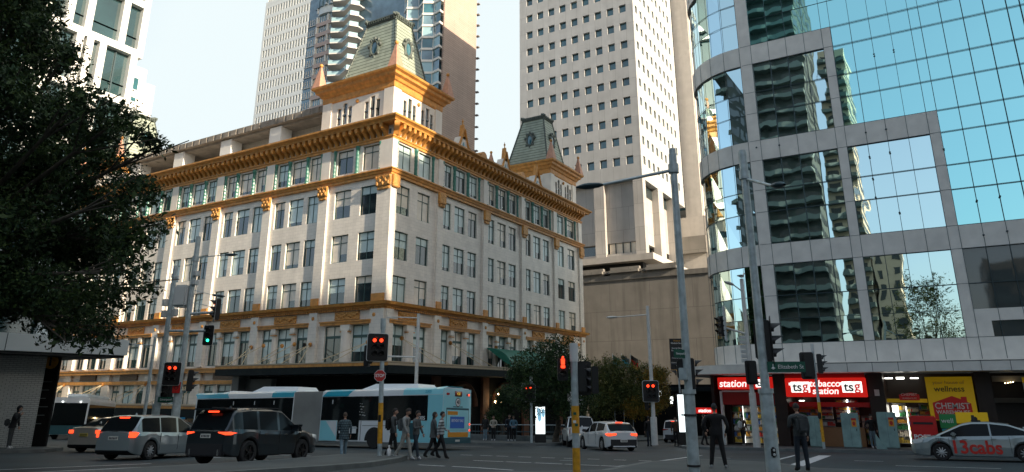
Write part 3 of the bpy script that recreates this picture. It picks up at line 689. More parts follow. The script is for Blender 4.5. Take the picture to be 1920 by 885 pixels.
for k in range(6):
    a0, a1 = math.pi/2*k/6, math.pi/2*(k+1)/6
    for za, zb in zip([3.3]+ZS, ZS+[TOP]):
        t = rp.gauss(0, .02); r0, r1 = R_-.12+t*0, R_-.12
        gm.quad(arcpt(a0, r0+rp.gauss(0, .012), za), arcpt(a1, r1+rp.gauss(0, .012), za), arcpt(a1, r1+rp.gauss(0, .012), zb), arcpt(a0, r0+rp.gauss(0, .012), zb))
for y in range(14): gm.quad((-13.28, 50.9+y*2.36, 3.3), (-13.28, 50.9+(y+1)*2.36, 3.3), (-13.28, 50.9+(y+1)*2.36, TOP), (-13.28, 50.9+y*2.36, TOP))
gm.build('mirror_glazing', 'mirror', B); gt.build('teal_glazing', 'curtain', B); gd.build('dark_glazing', 'mirrordark', B)
# cladding frames
def frame(x0, x1, z0, z1, y=-.0):
    f_ = MB(BO); xs_ = [x for x in XS if x0 < x < x1]; f_.box(x0, BY-.02, z0, x1, BY+.3, z1)
    f_.build('frame_beam' if x1-x0 > z1-z0 else 'frame_column', 'granite', B)
D('joint', (.10, .10, .10), .7)
cols = [(-8.92, -8.21, 4.45, TOP), (-3.62, -3.06, 4.45, 24.82), (1.46, 2.02, 4.45, 17.78), (7.1, 7.75, 24.82, TOP)]
beams = [(-8.21, -3.06, 23.4, 24.82), (-8.21, 2.02, 16.38, 17.78), (-8.21, 17.6, 9.36, 10.7), (-8.92, 17.6, 3.24, 4.45), (2.02, 17.6, 5.3, 5.95), (2.02, 2.75, 4.45, 5.3)]
beams[1] = (-8.21, 1.46, 16.38, 17.78)
def cut(c): return [c]
for c_ in cols:
    segs = [c_]
    for x0, x1, z0, z1 in beams:
        ns = []
        for s_ in segs:
            if x0 < (s_[0]+s_[1])/2 < x1 and z0 < s_[3] and z1 > s_[2]:
                if z0 > s_[2]: ns.append((s_[0], s_[1], s_[2], z0))
                if z1 < s_[3]: ns.append((s_[0], s_[1], z1, s_[3]))
            else: ns.append(s_)
        segs = ns
    for s_ in segs: frame(*s_)
for b_ in beams: frame(*b_)
# bands round the corner
for z0, z1 in ((3.24, 4.45), (9.36, 10.7), (16.38, 17.78), (23.4, 24.82), (30.4, 31.8), (37.4, 38.8)):
    f_ = MB(BO); n = 18
    for k in range(n):
        a0, a1 = math.pi/2*k/n, math.pi/2*(k+1)/n; f_.add([arcpt(a0, R_+.02, z0), arcpt(a1, R_+.02, z0), arcpt(a1, R_+.02, z1), arcpt(a0, R_+.02, z1), arcpt(a0, R_-.3, z0), arcpt(a1, R_-.3, z0), arcpt(a1, R_-.3, z1), arcpt(a0, R_-.3, z1)], [(0, 1, 2, 3), (4, 5, 1, 0), (3, 2, 6, 7)])
    f_.box(-13.4, 50.9, z0, -13.1, 84, z1); f_.build('corner_band', 'granite', B, 30)
f_ = MB(BO); f_.box(-9.0, BY-.02, 3.24, -8.92, BY+.3, 60) ; f_.build('corner_trim', 'granite', B)
# panel joints and mullions (thin caps in front)
m_ = MB(BO)
for x in XS:
    m_.box(x-.012, BY-.032, 3.3, x+.012, BY-.021, 24.8); m_.box(x-.012, BY+.085, 4.45, x+.012, BY+.118, TOP)
for z in ZS: m_.box(-8.92, BY-.031, z-.010, 17.6, BY-.0215, z+.010) if z < 25 and z not in (5.95,) else None
for z in zs_all: m_.box(-8.21, BY+.09, z-.012, 17.6, BY+.114, z+.012)
for k in range(7):
    a = math.pi/2*k/6; p0 = arcpt(a, R_+.03, 3.3); m_.cyl(p0, (p0[0], p0[1], TOP), .014, n=4)
for z in ZS:
    for k in range(12): m_.cyl(arcpt(math.pi/2*k/12, R_-.07, z), arcpt(math.pi/2*(k+1)/12, R_-.07, z), .016, n=4)
m_.build('mullions', 'mullion', B)
# little bolts on the mullion lines
bl = MB(BO)
for x, z in ((-.77, 22.2), (.34, 22.2), (-1.9, 17.1), (-.77, 17.1), (-1.9, 15.5), (-.77, 15.6), (2.02, 15.3), (3.14, 12.0), (4.25, 12.1), (3.14, 10.0), (4.25, 10.1), (-1.9, 12.9), (-.77, 11.8), (-7.05, 17.2), (-8.5, 17.3), (-1.9, 14.1)):
    bl.ell((x, BY-.05, z), .06, .04, .06, 6)
bl.build('bolts', 'mullion', B)
# entablature / awning over the shops
w = MB(BO); w.box(-8.9, BY-2.6, 2.62, 17.6, BY-.03, 3.14); n = 10
for k in range(n):
    a0, a1 = math.pi/2*k/n, math.pi/2*(k+1)/n; w.add([arcpt(a0, R_+2.6, 2.62), arcpt(a1, R_+2.6, 2.62), arcpt(a1, R_+2.6, 3.14), arcpt(a0, R_+2.6, 3.14), arcpt(a0, R_-.2, 2.62), arcpt(a1, R_-.2, 2.62), arcpt(a1, R_-.2, 3.14), arcpt(a0, R_-.2, 3.14)], [(0, 1, 2, 3), (0, 4, 5, 1), (3, 2, 6, 7)])
w.box(CC[0]-R_-2.6, 50.92, 2.62, -13.1, 84, 3.14); w.build('shop_awning', 'granite', B)
w = MB(BO); w.box(-13.38, 50.95, -3.2, -13.1, 84, 2.6); w.build('side_shopfront', 'shopdark', B)
m_ = MB(BO); m_.box(-9, BY-2.61, 3.1, 17.6, BY-2.6-.002, 3.13)
for x in [-8.2+1.25*k for k in range(22)]: m_.box(x-.012, BY-2.612, 2.62, x+.012, BY-2.602, 3.14)
m_.build('awning_joints', 'joint', B)
# ---- shops at street level
D('shopwall', (.035, .018, .014), .4, var=.4)
w = MB(BO); w.box(-12.9, BY+2.8, -2.4, 17.5, BY+3.0, 2.6); w.box(-12.9, BY+.3, -2.4, -12.7, BY+2.8, 2.6)
for x0, x1 in ((-8.95, -8.25), (-3.75, -2.95), (1.45, 2.2), (8, 8.8)): w.box(x0, BY-.2, -2.4, x1, BY+2.8, 2.6)
w.build('shop_structure', 'shopwall', B)
D('shopfloor', (.10, .085, .07), .5); D('counter', (.38, .22, .10), .5, var=.2)
D('fluo', (1, 1, 1), .5, emit=(1, .97, .86), estr=3.5); D('fluodim', (.8, .8, .8), .5, emit=(.9, .95, .9), estr=1.6)
D('redfascia', (.42, .012, .010), .4)
def shelf(x0, x1, y, z0, z1, rows, seed, dens=.10, cols_=None):
    rr = random.Random(seed); mats = ['pk%d' % k for k in range(7)]
    f_ = MB(BO); f_.box(x0, y+.3, z0, x1, y+.34, z1)
    for r in range(rows+1):
        z = z0+(z1-z0)*r/rows; f_.box(x0, y, z-.015, x1, y+.3, z+.015)
    so = f_.build('shelf', 'shelfmetal', B); g = MB(BO)
    for r in range(rows):
        z = z0+(z1-z0)*r/rows+.015; hh = (z1-z0)/rows; x = x0+.02
        k = rr.randrange(7)
        while x < x1-.05:
            if rr.random() < .3: k = rr.randrange(7)
            wd = rr.uniform(dens*.6, dens*1.3); g.box(x, y+.04, z, min(x+wd*.88, x1), y+.25, z+hh*rr.uniform(.45, .85), k); x += wd
    g.build('goods', mats, so, kind='stuff'); return so
for k, c_ in enumerate([(.5, .03, .02), (.7, .62, .5), (.55, .25, .03), (.03, .18, .06), (.05, .12, .32), (.62, .42, .06), (.6, .6, .58)]): D('pk%d' % k, c_, .45)
D('shelfmetal', (.3, .3, .3), .5)
# tobacconist
T_ = BY+.6
shelf(-7.9, -5.9, BY+1.0, -.95, -.1, 3, 1, .16); shelf(-7.9, -6.0, BY+1.4, .0, .75, 4, 2); shelf(-5.9, -4.6, BY+2.2, -.2, 1.1, 9, 3, .05); shelf(-4.5, -3.9, BY+1.8, -1.4, .2, 5, 8, .14)
w = MB(BO); w.box(-6.6, BY+.9, -2, -4.3, BY+1.5, -.45); w.build('counter', 'counter', B)
w = MB(BO); w.box(-5.22, BY+2.14, -.2, -5.16, BY+2.2, 1.1); w.box(-7.9, BY+1.9, 1.02, -7.6, BY+2, 1.06); w.build('light_strip', 'fluo', B)
w = MB(BO); w.box(-8.2, BY+.2, .72, -3.8, BY+.5, .98); w.build('shop_header', 'redfascia', B)
D('signlit', (.6, .02, .015), .4, emit=(1, .02, .012), estr=.2); D('letterlit', (1, 1, 1), .4, emit=(1, 1, .95), estr=.5); D('letterblack', (.01, .01, .01), .5)
RX = (math.pi/2, 0, 0)
def loc(x, y, z): return (x-BO[0], y-BO[1], z-BO[2])
def tsg_logo(par, x, y, z, s):
    b_ = MB(BO); b_.bbox(x-.62*s, y-.02, z-.36*s, x+.62*s, y+.01, z+.36*s, .02); b_.box(x-.75*s, y-.02, z+.12*s, x-.6*s, y+.01, z+.3*s); b_.build('logo_plate', 'letterlit', par)
    text('logo_letters', 'ts', 'letterblack', par, loc(x-.2*s, y-.035, z-.01), RX, .84*s, bold=.01)
    text('logo_letters', 'g', 'signlit', par, loc(x+.33*s, y-.035, z+.04), RX, .84*s, bold=.01)
def sign(x0, x1, z0, z1, y, label_, lines):
    s_ = MB(BO); s_.bbox(x0, y, z0, x1, y+.25, z1, .03); so = s_.build('fascia_sign', 'signlit', B, label=label_)
    return so
# main shop sign hangs at the shop line
s1 = sign(-8.2, -3.8, 1.28, 2.36, BY-.5, 'red lit sign reading tobacco station', None)
text('letters', 'tobacco\nstation', 'letterlit', s1, loc(-6.0, BY-.52, 1.82), RX, .52, bold=.008, shear=.15)
tsg_logo(s1, -7.35, BY-.5, 1.84, .85); tsg_logo(s1, -4.55, BY-.5, 1.84, .85)
w = MB(BO); w.box(-8.2, BY-.3, 2.37, -3.85, BY-.1, 2.6); w.build('upper_sign', 'redfascia', B)
s2 = sign(-12.4, -8.95, 1.72, 2.45, BY+.1, 'second red lit sign reading station', None)
text('letters', 'station', 'letterlit', s2, loc(-11.45, BY+.08, 2.06), RX, .62, bold=.008, shear=.15); tsg_logo(s2, -9.65, BY+.1, 2.08, .62)
w = MB(BO); w.box(-12.2, BY+.3, .8, -9.0, BY+.5, 1.55); w.build('shop_header', 'redfascia', B)
w = MB(BO); w.box(-12.35, BY+.2, -2, -12.2, BY+.5, 1.62); w.box(-12.2, BY+.2, 1.56, -10.4, BY+.45, 1.66); w.build('door_frame', 'trim', B)
for k in range(4): shelf(-11.9+.72*k, -11.25+.72*k, BY+1.2, -1.5, .7, 6, 20+k, .09)
w = MB(BO)
for k in range(4): w.box(-11.22+.72*k, BY+1.1, -1.5, -11.19+.72*k, BY+1.16, .7)
w.build('fridge_lights', 'fluodim', B)
w = MB(BO)
for k in range(5): w.box(-11.98+.72*k, BY+1.0, -1.6, -11.93+.72*k, BY+1.08, .8)
w.build('fridge_frames', 'black', B)
s3 = sign(-13.95, -12.6, .25, .6, BY-.1, 'small red lit shop sign reading station', None); s3.location = s3.location
s3b = text('letters', 'station', 'letterlit', s3, loc(-13.3, BY-.13, .42), RX, .3, bold=.008, shear=.15)
# chemist
D('chemyellow', (.78, .50, .01), .5, emit=(.8, .5, .01), estr=.05); D('chemred', (.50, .02, .02), .5, emit=(.5, .02, .02), estr=.04)
D('letterwhite', (.82, .82, .80), .5)
w = MB(BO); w.box(-.85, BY-.45, .1, 1.35, BY-.3, 2.36); po = w.build('window_poster', 'chemyellow', B, label='yellow poster with a red building emblem')
w = MB(BO); w.prism([(-.88, .16), (-.8, .12), (.78, .12), (.9, .34), (.88, .98), (.72, 1.06), (.72, 1.32), (.45, 1.32), (.45, 1.2), (.05, 1.36), (-.9, 1.0)], (.24, BY-.47, 0), (1, 0, 0), (0, 0, 1), (0, .015, 0)); w.build('emblem', 'chemred', po)
text('letters', 'CHEMIST', 'letterwhite', po, loc(.24, BY-.49, .83), RX, .44, bold=.008, font_scale=(.92, 1)); text('letters', 'WAREHOUSE', 'letterwhite', po, loc(.24, BY-.49, .52), RX, .26, bold=.006)
text('letters', 'wellness', 'letterblack', po, loc(.22, BY-.48, 1.72), RX, .42, bold=.004); text('letters', 'your house of', 'counter', po, loc(.22, BY-.48, 2.06), RX, .26)
w = MB(BO); w.box(-2.9, BY+.1, 1.0, -.9, BY+.3, 1.2); so = w.build('shop_band', 'chemyellow', B)
w = MB(BO); w.prism([(-.5, 0), (.5, 0), (.5, .3), (.1, .42), (-.5, .3)], (-1.75, BY+.08, 1.12), (1, 0, 0), (0, 0, 1), (0, .02, 0)); so = w.build('emblem', 'chemred', B)
text('letters', 'CHEMIST', 'letterwhite', so, loc(-1.75, BY+.05, 1.42), RX, .2); text('letters', 'WAREHOUSE', 'letterwhite', so, loc(-1.75, BY+.05, 1.22), RX, .12)
shelf(-2.05, -1.45, BY+1.8, -1.5, .7, 9, 11, .06); shelf(-1.4, -.9, BY+1.2, -1.4, .9, 8, 12, .09); shelf(-2.8, -2.1, BY+2.3, -1.3, .9, 6, 13, .16)
for q in ((-2.08, 1.75, -1.4, -2.05, 1.8, .75), (-2.8, 2.2, .2, -2.5, 2.25, .8), (-2.9, 1, 2.3, -2.5, 1.1, 2.36), (-2.3, .8, 2.28, -1.9, .95, 2.38), (-1.6, 1.2, 2.3, -1.2, 1.3, 2.36)): w = MB(BO); w.box(q[0], BY+q[1], q[2], q[3], BY+q[4], q[5]); w.build('shop_light', 'fluo', B)
# dark tenancy at far right with ceiling lamps and a poster
w = MB(BO); w.box(2.3, BY+2.0, 1.0, 4.3, BY+2.2, 1.25); w.build('display_shelf', 'shopgrey', B); w = MB(BO); w.box(2.3, BY+.6, 2.1, 4.6, BY+.8, 2.4); w.build('display_shelf', 'shopgrey', B)
for k in range(4):
    w = MB(BO); w.ell((2.85+.12*k, BY+.4, 2.02+.02*k), .025, .025, .025, 6); w.build('spot_lamp', 'warmlamp', B)
w = MB(BO); w.box(3.55, BY-.45, 1.1, 4.9, BY-.4, 2.3); po = w.build('wall_poster', 'letterwhite', B)
w = MB(BO); w.box(3.55, BY-.47, 2.02, 4.9, BY-.452, 2.3); w.build('poster_band', 'chemyellow', po); w = MB(BO); w.box(3.6, BY-.47, 1.7, 4.9, BY-.452, 1.85); w.build('poster_band', 'chemred', po)
w = MB(BO); w.box(-3.45, BY-.28, 1.35, -3.2, BY-.21, 1.7); w.build('poster', 'letterwhite', B)

# ------------------------------------------------------------ tower A: white grid of slots
D('towerwhite', (.70, .72, .70), .6, var=.05, vscale=.1); D('slot', (.02, .085, .085), .6, spec=.1)
A = thing('slotted_tower', 'distant white tower with close rows of narrow vertical slot windows', 'building', (-180, 150, -10)); AO = (-180, 150, -10)
ops = []; spec = []
for r in range(15):
    z = 84.0+4.3*r-2.2
    for c in range(24):
        x = -193.4+1.38*c; ops.append((x, x+.66, z, z+2.9)); spec.append(('Y', 150, x, x+.66, z, z+2.9, 'plain'))
w = MB(AO); wall(w, 'Y', 150, -194.5, -158, 0, 137.8, ops, .5); w.box(-194.4, 151.2, 0, -158, 185, 137.6)
for z0 in (137.8,): w.box(-194.5, 150, z0, -158, 186, z0+1.2)
w.box(-190, 156, 139, -165, 180, 150); w.build('wall', 'towerwhite', A)
add_windows(A, spec, 'slot', frame='mullion', panes=('slot', 'slot', 'slot'), depth=.35, limit=100, nvar=1)
# ------------------------------------------------------------ tower B: apartments with angled balconies and a brick flank
D('brickflank', (.45, .33, .265), .85, var=.10, vscale=.2, brick=(4, .55, .06), mortar=(.33, .25, .21)); D('balcony', (.55, .53, .50), .6); D('balglass', (.30, .46, .50), .1, coat=.5); D('soffit', (.20, .18, .17), .8)
D('aptglass', (.16, .26, .31), .08, spec=1, coat=.6, var=.6, vscale=.22); D('aptpink', (.50, .38, .33), .7)
H_ = thing('apartment_tower', 'tall apartment tower with zigzag balconies and a plain brick flank', 'building', (-110, 120, -10)); HO = (-110, 120, -10)
w = MB(HO); w.box(-137.4, 120.6, 0, -90.2, 133.2, 107); w.build('core', 'aptglass', H_)
w = MB(HO); w.box(-90.2, 119.6, 0, -89.8, 133.4, 112-10); w.box(-91.5, 122, 102, -90.2, 133, 104); w.build('brick_flank', 'brickflank', H_)
spandrel = MB(HO); mull = MB(HO)
for r in range(36):
    z = 3.1*r+1.2
    if z < 55: continue
    # pinkish panels on the west part
    p_ = MB(HO); p_.box(-134.0, 120.2, z, -126.6, 120.6, z+1.15)
    if z < 99: p_.build('spandrel_panel', 'aptpink', H_)
    for x in (-134.0, -129.9): mull.box(x, 120.15, z+1.15, x+.5, 120.6, z+3.1)
    if z < 99: spandrel.box(-137.45, 120.4, z+.95, -134.0, 120.6, z+1.15)
    for x in [-137.4+.85*k for k in range(13)]:
        if z < 99: mull.box(x-.04, 120.45, z+1.1, x+.04, 120.6, z+3.05)
    # balcony slab: zigzag plan with glass balustrade
    zig = [(-126.4, 121.0), (-126.4, 118.6), (-124.8, 117.0), (-121.8, 118.4), (-117.8, 116.6), (-116.4, 118.4), (-116.4, 121.0)]
    p_ = MB(HO); p_.prism(zig, (0, 0, z+.6), (1, 0, 0), (0, 1, 0), (0, 0, .35))
    so = p_.build('balcony_slab', 'balcony', H_)
    g_ = MB(HO)
    for (xa, ya), (xb, yb) in zip(zig[1:-1], zig[2:-1]): g_.quad((xa, ya, z+.95), (xb, yb, z+.95), (xb, yb, z+1.95), (xa, ya, z+1.95))
    g_.build('balustrade', 'balglass', so)
    # east bays: angled glass with pale slab edges
    zig = [(-101.8, 120.8), (-101.8, 119.0), (-99.9, 117.6), (-97.4, 119.0), (-94.9, 117.6), (-92.6, 119.0), (-90.2, 118.4), (-90.2, 120.8)]
    p_ = MB(HO); p_.prism(zig, (0, 0, z+.45), (1, 0, 0), (0, 1, 0), (0, 0, .55)); so = p_.build('balcony_slab', 'baywhite', H_) if 'baywhite' in M else (D('baywhite', (.72, .68, .62), .6), p_.build('balcony_slab', 'baywhite', H_))[1]
    g_ = MB(HO); ins = [(a, b_+.25) for a, b_ in zig[1:-1]]
    for q, ((xa, ya), (xb, yb)) in enumerate(zip(ins, ins[1:])):
        g_.quad((xa, ya, z+1.0), (xb, yb, z+1.0), (xb, yb, z+3.55), (xa, ya, z+3.55), (q+r) % 3)
        g_.box(xa-.08, ya-.05, z+1.0, xa+.08, ya+.1, z+3.55, 3)
    g_.build('bay_glazing', ['aptglass', 'towerglass', 'balglass', 'baywhite'], so)
    if r % 1 == 0:
        p_ = MB(HO); p_.box(-90.0, 133.4, z+.55, -89.2, 134.1, z+.85); p_.build('side_balcony', 'soffit', H_)
spandrel.build('spandrels', 'balcony', H_); mull.build('mullions', 'baywhite', H_)
# curved white shoulder above the west bays
w = MB(HO); w.cyl((-131, 126, 100.8), (-131, 126, 118), 6.2, n=28)
w.build('round_shoulder', 'towerwhite', H_, 40)
for k in range(14):
    a = math.pi+math.pi*k/13; x, y = -131+6.2*math.cos(a), 126+6.2*math.sin(a)
    for z in (103.0, 107.4):
        q = MB(HO); q.cyl((x, y, z), (x, y, z+2.6), .62, n=6); q.build('round_window', 'aptglass', H_)

# ------------------------------------------------------------ far left: white framed block, slab behind
KX = -125.0
Kb = thing('framed_office_block', 'white framed office block with deep dark glass bays rising behind the tree', 'building', (KX, 60, -4)); KO = (KX, 60, -4)
def sc(y, z): return (y*1.19, 1.6+(z-1.6)*1.19)
yR = 58.4*1.19
w = MB(KO); w.box(KX-30, 10, -4, KX-1.2, yR-.3, 110); w.build('glass_core', 'kglass', Kb) if 'kglass' in M else (D('kglass', (.02, .055, .06), .05, spec=1, coat=.7, var=.5, vscale=.12), w.build('glass_core', 'kglass', Kb))
zb = [45.6, 54.4, 63.2]; zb = [(36.4+9.0*k) for k in range(6)]
zbs = [1.6+(z-1.6)*1.19 for z in (27.4, 36.5, 45.6, 54.4, 63.2, 72)]
for z in zbs:
    w = MB(KO); w.box(KX-1.3, 10, z-.75, KX+.0, yR, z+.65); w.build('floor_band', 'whitepanel', Kb)
rk = random.Random(5)
colsY = {0: (44.5, 48.5, 52, 56.9), 1: (44.5, 48.5, 52.0, 57.0), 2: (44.9, 48.5, 50, 52, 57), 3: (43.6, 46.5, 49.3, 54.6, 57.8), 4: (44, 49, 53, 57.8)}
for k, (za, zb2) in enumerate(zip(zbs, zbs[1:])):
    for y in colsY[k]:
        y *= 1.19
        w = MB(KO); w.box(KX-1.2, y-.5, za+.65, KX-.02, y+.75, zb2-.75); w.build('column', 'whitepanel', Kb)
    for y in (46.3, 50.2, 54.6):
        y *= 1.19; w = MB(KO); w.box(KX-1.19, y-.12, za+.65, KX-.95, y+.12, zb2-.75); w.box(KX-1.19, 12, za+3.2, KX-1.0, yR, za+3.35); w.build('mullion', 'mullion', Kb)
w = MB(KO); w.box(KX-14, yR-.9, zbs[3]+.7, KX-.01, yR+.0, 110); w.build('end_wall', 'whitepanel', Kb)
Kc = thing('slab_block', 'pale slab building with a column of small windows at the far left', 'building', (KX-2, 74, -4)); KC = (KX-2, 74, -4)
w = MB(KC); w.box(KX-20, yR+.2, -4, KX-3.5, 61.2*1.19, 63.5); w.box(KX-20, 61.2*1.19, -4, KX-4, 63.2*1.19, 61); w.build('wall', 'whitepanel', Kc)
for k in range(7):
    z = 61.5-4.1*k-2.9; w = MB(KC); w.box(KX-3.52, yR+.5, z, KX-3.46, yR+1.9, z+2.4); w.build('window', 'towerglass', Kc)

# ------------------------------------------------------------ near left: canopied modern building
Nn = thing('canopied_building', 'low modern building with a white panelled canopy and pale tiled pier behind the tree', 'building', (-36, 17, -.8)); NO = (-36, 17, -.8)
D('smalltile', (.40, .42, .40), .45, brick=(.3, .085, .012), mortar=(.20, .21, .20), var=.15); D('canopywhite', (.62, .68, .68), .4)
w = MB(NO); w.box(-60, -20, 3.3, -34.6, 20.9, 4.05); co = w.build('canopy', 'canopywhite', Nn)
w = MB(NO); w.box(-34.6, -20, 3.5, -34.58, -19, 3.6)
for y in (19.1, 17.3, 15.4, 13.4): w.box(-34.6, y, 3.3, -34.585, y+.03, 4.05)
w.build('joints', 'mullion', co)
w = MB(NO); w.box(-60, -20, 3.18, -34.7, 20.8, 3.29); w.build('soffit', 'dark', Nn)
w = MB(NO); w.box(-38.6, 15.5, -1.5, -36.0, 17.9, 3.17); w.build('tiled_pier', 'smalltile', Nn)
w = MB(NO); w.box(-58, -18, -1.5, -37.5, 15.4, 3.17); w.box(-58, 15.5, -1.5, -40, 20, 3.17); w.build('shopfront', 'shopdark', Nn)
w = MB(NO); w.cyl((-35.6, 14.2, -1), (-35.6, 14.2, 2.9), .55, n=16); w.cyl((-35.6, 14.2, 2.7), (-35.6, 14.2, 2.95), .75, n=16); w.build('round_column', 'shopdark', Nn, 40)
w = MB(NO); w.box(-58, -18, 4.06, -37.5, 18.5, 12); w.build('upper_glazing', 'kglass', Nn)
for y in (17.8, 14, 10, 6):
    w = MB(NO); w.box(-37.5, y, 4.06, -37.2, y+.7, 12.2); w.build('upper_column', 'canopywhite', Nn)
for z in (7.5, 11.6):
    w = MB(NO); w.box(-58, -18, z, -37.15, 18.6, z+.5); w.build('upper_band', 'canopywhite', Nn)

# ------------------------------------------------------------ buildings behind the viewpoint: some stand in the mirror glass, others are added to shade the crossing
D('duskbrick', (.05, .065, .065), .8, var=.1); D('cream', (.62, .50, .38), .8, var=.1); D('recess', (.02, .025, .03), .3)
def block(name, label_, cat, x0, y0, x1, y1, h, m='concrete', bal=True, step=3.4, face='N'):
    t = thing(name, label_, cat, ((x0+x1)/2, (y0+y1)/2, gz(x0, y0)-1)); o_ = tuple(t.location)
    w = MB(o_); w.box(x0, y0, -4, x1, y1, h); w.build('wall', m, t)
    z = 4.0; sl_ = MB(o_); rc = MB(o_)
    while z < h-3:
        n = max(2, int((x1-x0)/4.2)); ww = (x1-x0)/n
        for k in range(n):
            xa = x0+ww*k+.25; xb = x0+ww*(k+1)-.25
            rc.box(xa+.4, y1+.01, z+.3, xb-.4, y1+.06, z+2.4)
            if bal: sl_.prism([(xa-x0-.25, 0), (xb-x0+.25, 0), (xb-x0+.25, 1.2+.9*(k % 2)), ((xa+xb)/2-x0, 1.9), (xa-x0-.25, 2.1-.9*(k % 2))], (x0, y1, z), (1, 0, 0), (0, 1, 0), (0, 0, .95))
        n2 = max(2, int((y1-y0)/4.2)); ww = (y1-y0)/n2
        for k in range(n2): rc.box(x1+.01, y0+ww*k+.6, z+.3, x1+.06, y0+ww*(k+1)-.6, z+2.2); rc.box(x0-.06, y0+ww*k+.6, z+.3, x0-.01, y0+ww*(k+1)-.6, z+2.2)
        z += step
    rc.build('windows', 'recess', t, kind='stuff')
    if bal: sl_.build('balconies', 'balcony2', t, kind='stuff')
    return t
D('balcony2', (.13, .17, .17), .7)
block('residential_tower', 'dark residential tower with stacked balconies, seen only in the mirror glass', 'building', -44, -76, -16.5, -56, 118, 'duskbrick')
block('cream_tower', 'cream sunlit apartment tower reflected beside the dark one', 'building', -15.5, -100, -10, -80, 82, 'cream', step=3.2)
block('peach_block', 'peach block reflected low in the glass', 'building', -9.5, -100, -5, -80, 31, 'cream', bal=False)
block('reflected_terrace_block', 'sunlit block of flats reflected low at the right edge of the glass', 'building', 8, -45, 30, -33, 21, 'cream')
block('east_shade_block', 'unseen tall block added to shade the crossing from the east', 'building', 60, -70, 85, 28.6, 56, 'concrete_plain', bal=False)  # added out of view as a sun blocker for the crossing
block('low_shade_block', 'unseen lower block added to shade the far side of the street', 'building', 60, 29.2, 85, 31.4, 42, 'concrete_plain', bal=False)  # added sun blocker, kept lower so sun reaches the store corner
block('northeast_shade_block', 'unseen tall block added to shade the east side of the store', 'building', 60, 31.9, 85, 60, 62, 'concrete_plain', bal=False)  # added sun blocker, tall enough to keep the store's east face shaded
block('southwest_block', 'dark office block filling the mirror of the rounded glass corner', 'building', -100, -70, -62, -14, 75, 'duskbrick')
# ------------------------------------------------------------ vehicles
D('tyre', (.015, .015, .016), .8); D('rim', (.55, .58, .60), .35, metal=.6); D('rimdark', (.03, .03, .03), .3, metal=.5)
D('carglass', (.010, .014, .016), .08, spec=.12); D('taillit', (.5, .02, .01), .3, emit=(1, .07, .02), estr=1.0); D('tailred', (.35, .01, .01), .25, coat=.5)
D('lampclear', (.7, .72, .72), .15, coat=.8); D('plate', (.72, .72, .66), .5); D('plateyellow', (.6, .5, .08), .5); D('plastic', (.02, .02, .022), .6); D('chrome', (.6, .6, .6), .2, metal=1)
def paint(k, c, metal=.0, rough=.3): D(k, c, rough, metal=metal, coat=.8, var=.05, vscale=.5)
paint('p_white', (.72, .74, .74)); paint('p_silver', (.34, .40, .42), .75, .35); paint('p_darkblue', (.02, .03, .036), .5, .32); paint('p_cab', (.27, .32, .33), .6, .35); paint('p_beige', (.50, .48, .43), .4)
def interp(t, pts):
    for (a, va), (b_, vb) in zip(pts, pts[1:]):
        if t <= b_: return va+(vb-va)*max(0, (t-a))/(b_-a)
    return pts[-1][1]
def seat_on_ground(e, x, y, head, dz=0):
    h = rad(head); f = Vector((math.cos(h), math.sin(h), 0)); l = Vector((-math.sin(h), math.cos(h), 0))
    f.z = .017*f.x-.0405*f.y; l.z = .017*l.x-.0405*l.y; f.normalize(); u = f.cross(l).normalized(); l = u.cross(f)
    mt = Matrix((f, l, u)).transposed(); e.rotation_euler = mt.to_euler(); e.location = (x, y, gz(x, y)+dz)
def make_wheel(par, x, y, r, w, rimm, spokes=10, sgn=1):
    t = MB(); t.lathe((0, 0, 0), [(r*.68, -w/2), (r*.93, -w/2), (r, -w*.35), (r, w*.35), (r*.93, w/2), (r*.68, w/2)], 28, axis='Y', caps=False)
    wo_ = t.build('wheel', 'tyre', par, 40); wo_.location = (x, y, r)
    t = MB(); yy = sgn*w*.5
    t.lathe((0, 0, 0), [(r*.7, yy-.03*sgn), (r*.66, yy+.004*sgn), (r*.60, yy-.01*sgn), (r*.60, yy-.07*sgn), (.01, yy-.07*sgn)], 28, 1, axis='Y', caps=False)
    for k in range(spokes):
        a = 2*math.pi*k/spokes; q = Vector((math.cos(a), 0, math.sin(a))); n_ = Vector((-q.z, 0, q.x))
        c0 = q*r*.1+Vector((0, yy-.0*sgn, 0)); c1 = q*r*.63+Vector((0, yy-.015*sgn, 0)); hw = r*.045
        t.add([c0-n_*hw*1.4, c0+n_*hw*1.4, c1+n_*hw, c1-n_*hw, c0-n_*hw*1.4-Vector((0, .04*sgn, 0)), c0+n_*hw*1.4-Vector((0, .04*sgn, 0)), c1+n_*hw-Vector((0, .04*sgn, 0)), c1-n_*hw-Vector((0, .04*sgn, 0))],
              [(0, 1, 2, 3), (0, 4, 5, 1), (3, 2, 6, 7), (1, 5, 6, 2), (0, 3, 7, 4)], 0)
    t.lathe((0, 0, 0), [(r*.13, yy-.03*sgn), (r*.13, yy+.005*sgn), (.01, yy+.01*sgn)], 10, 0, axis='Y')
    t.build('rim', [rimm, 'plastic'], wo_, 30)
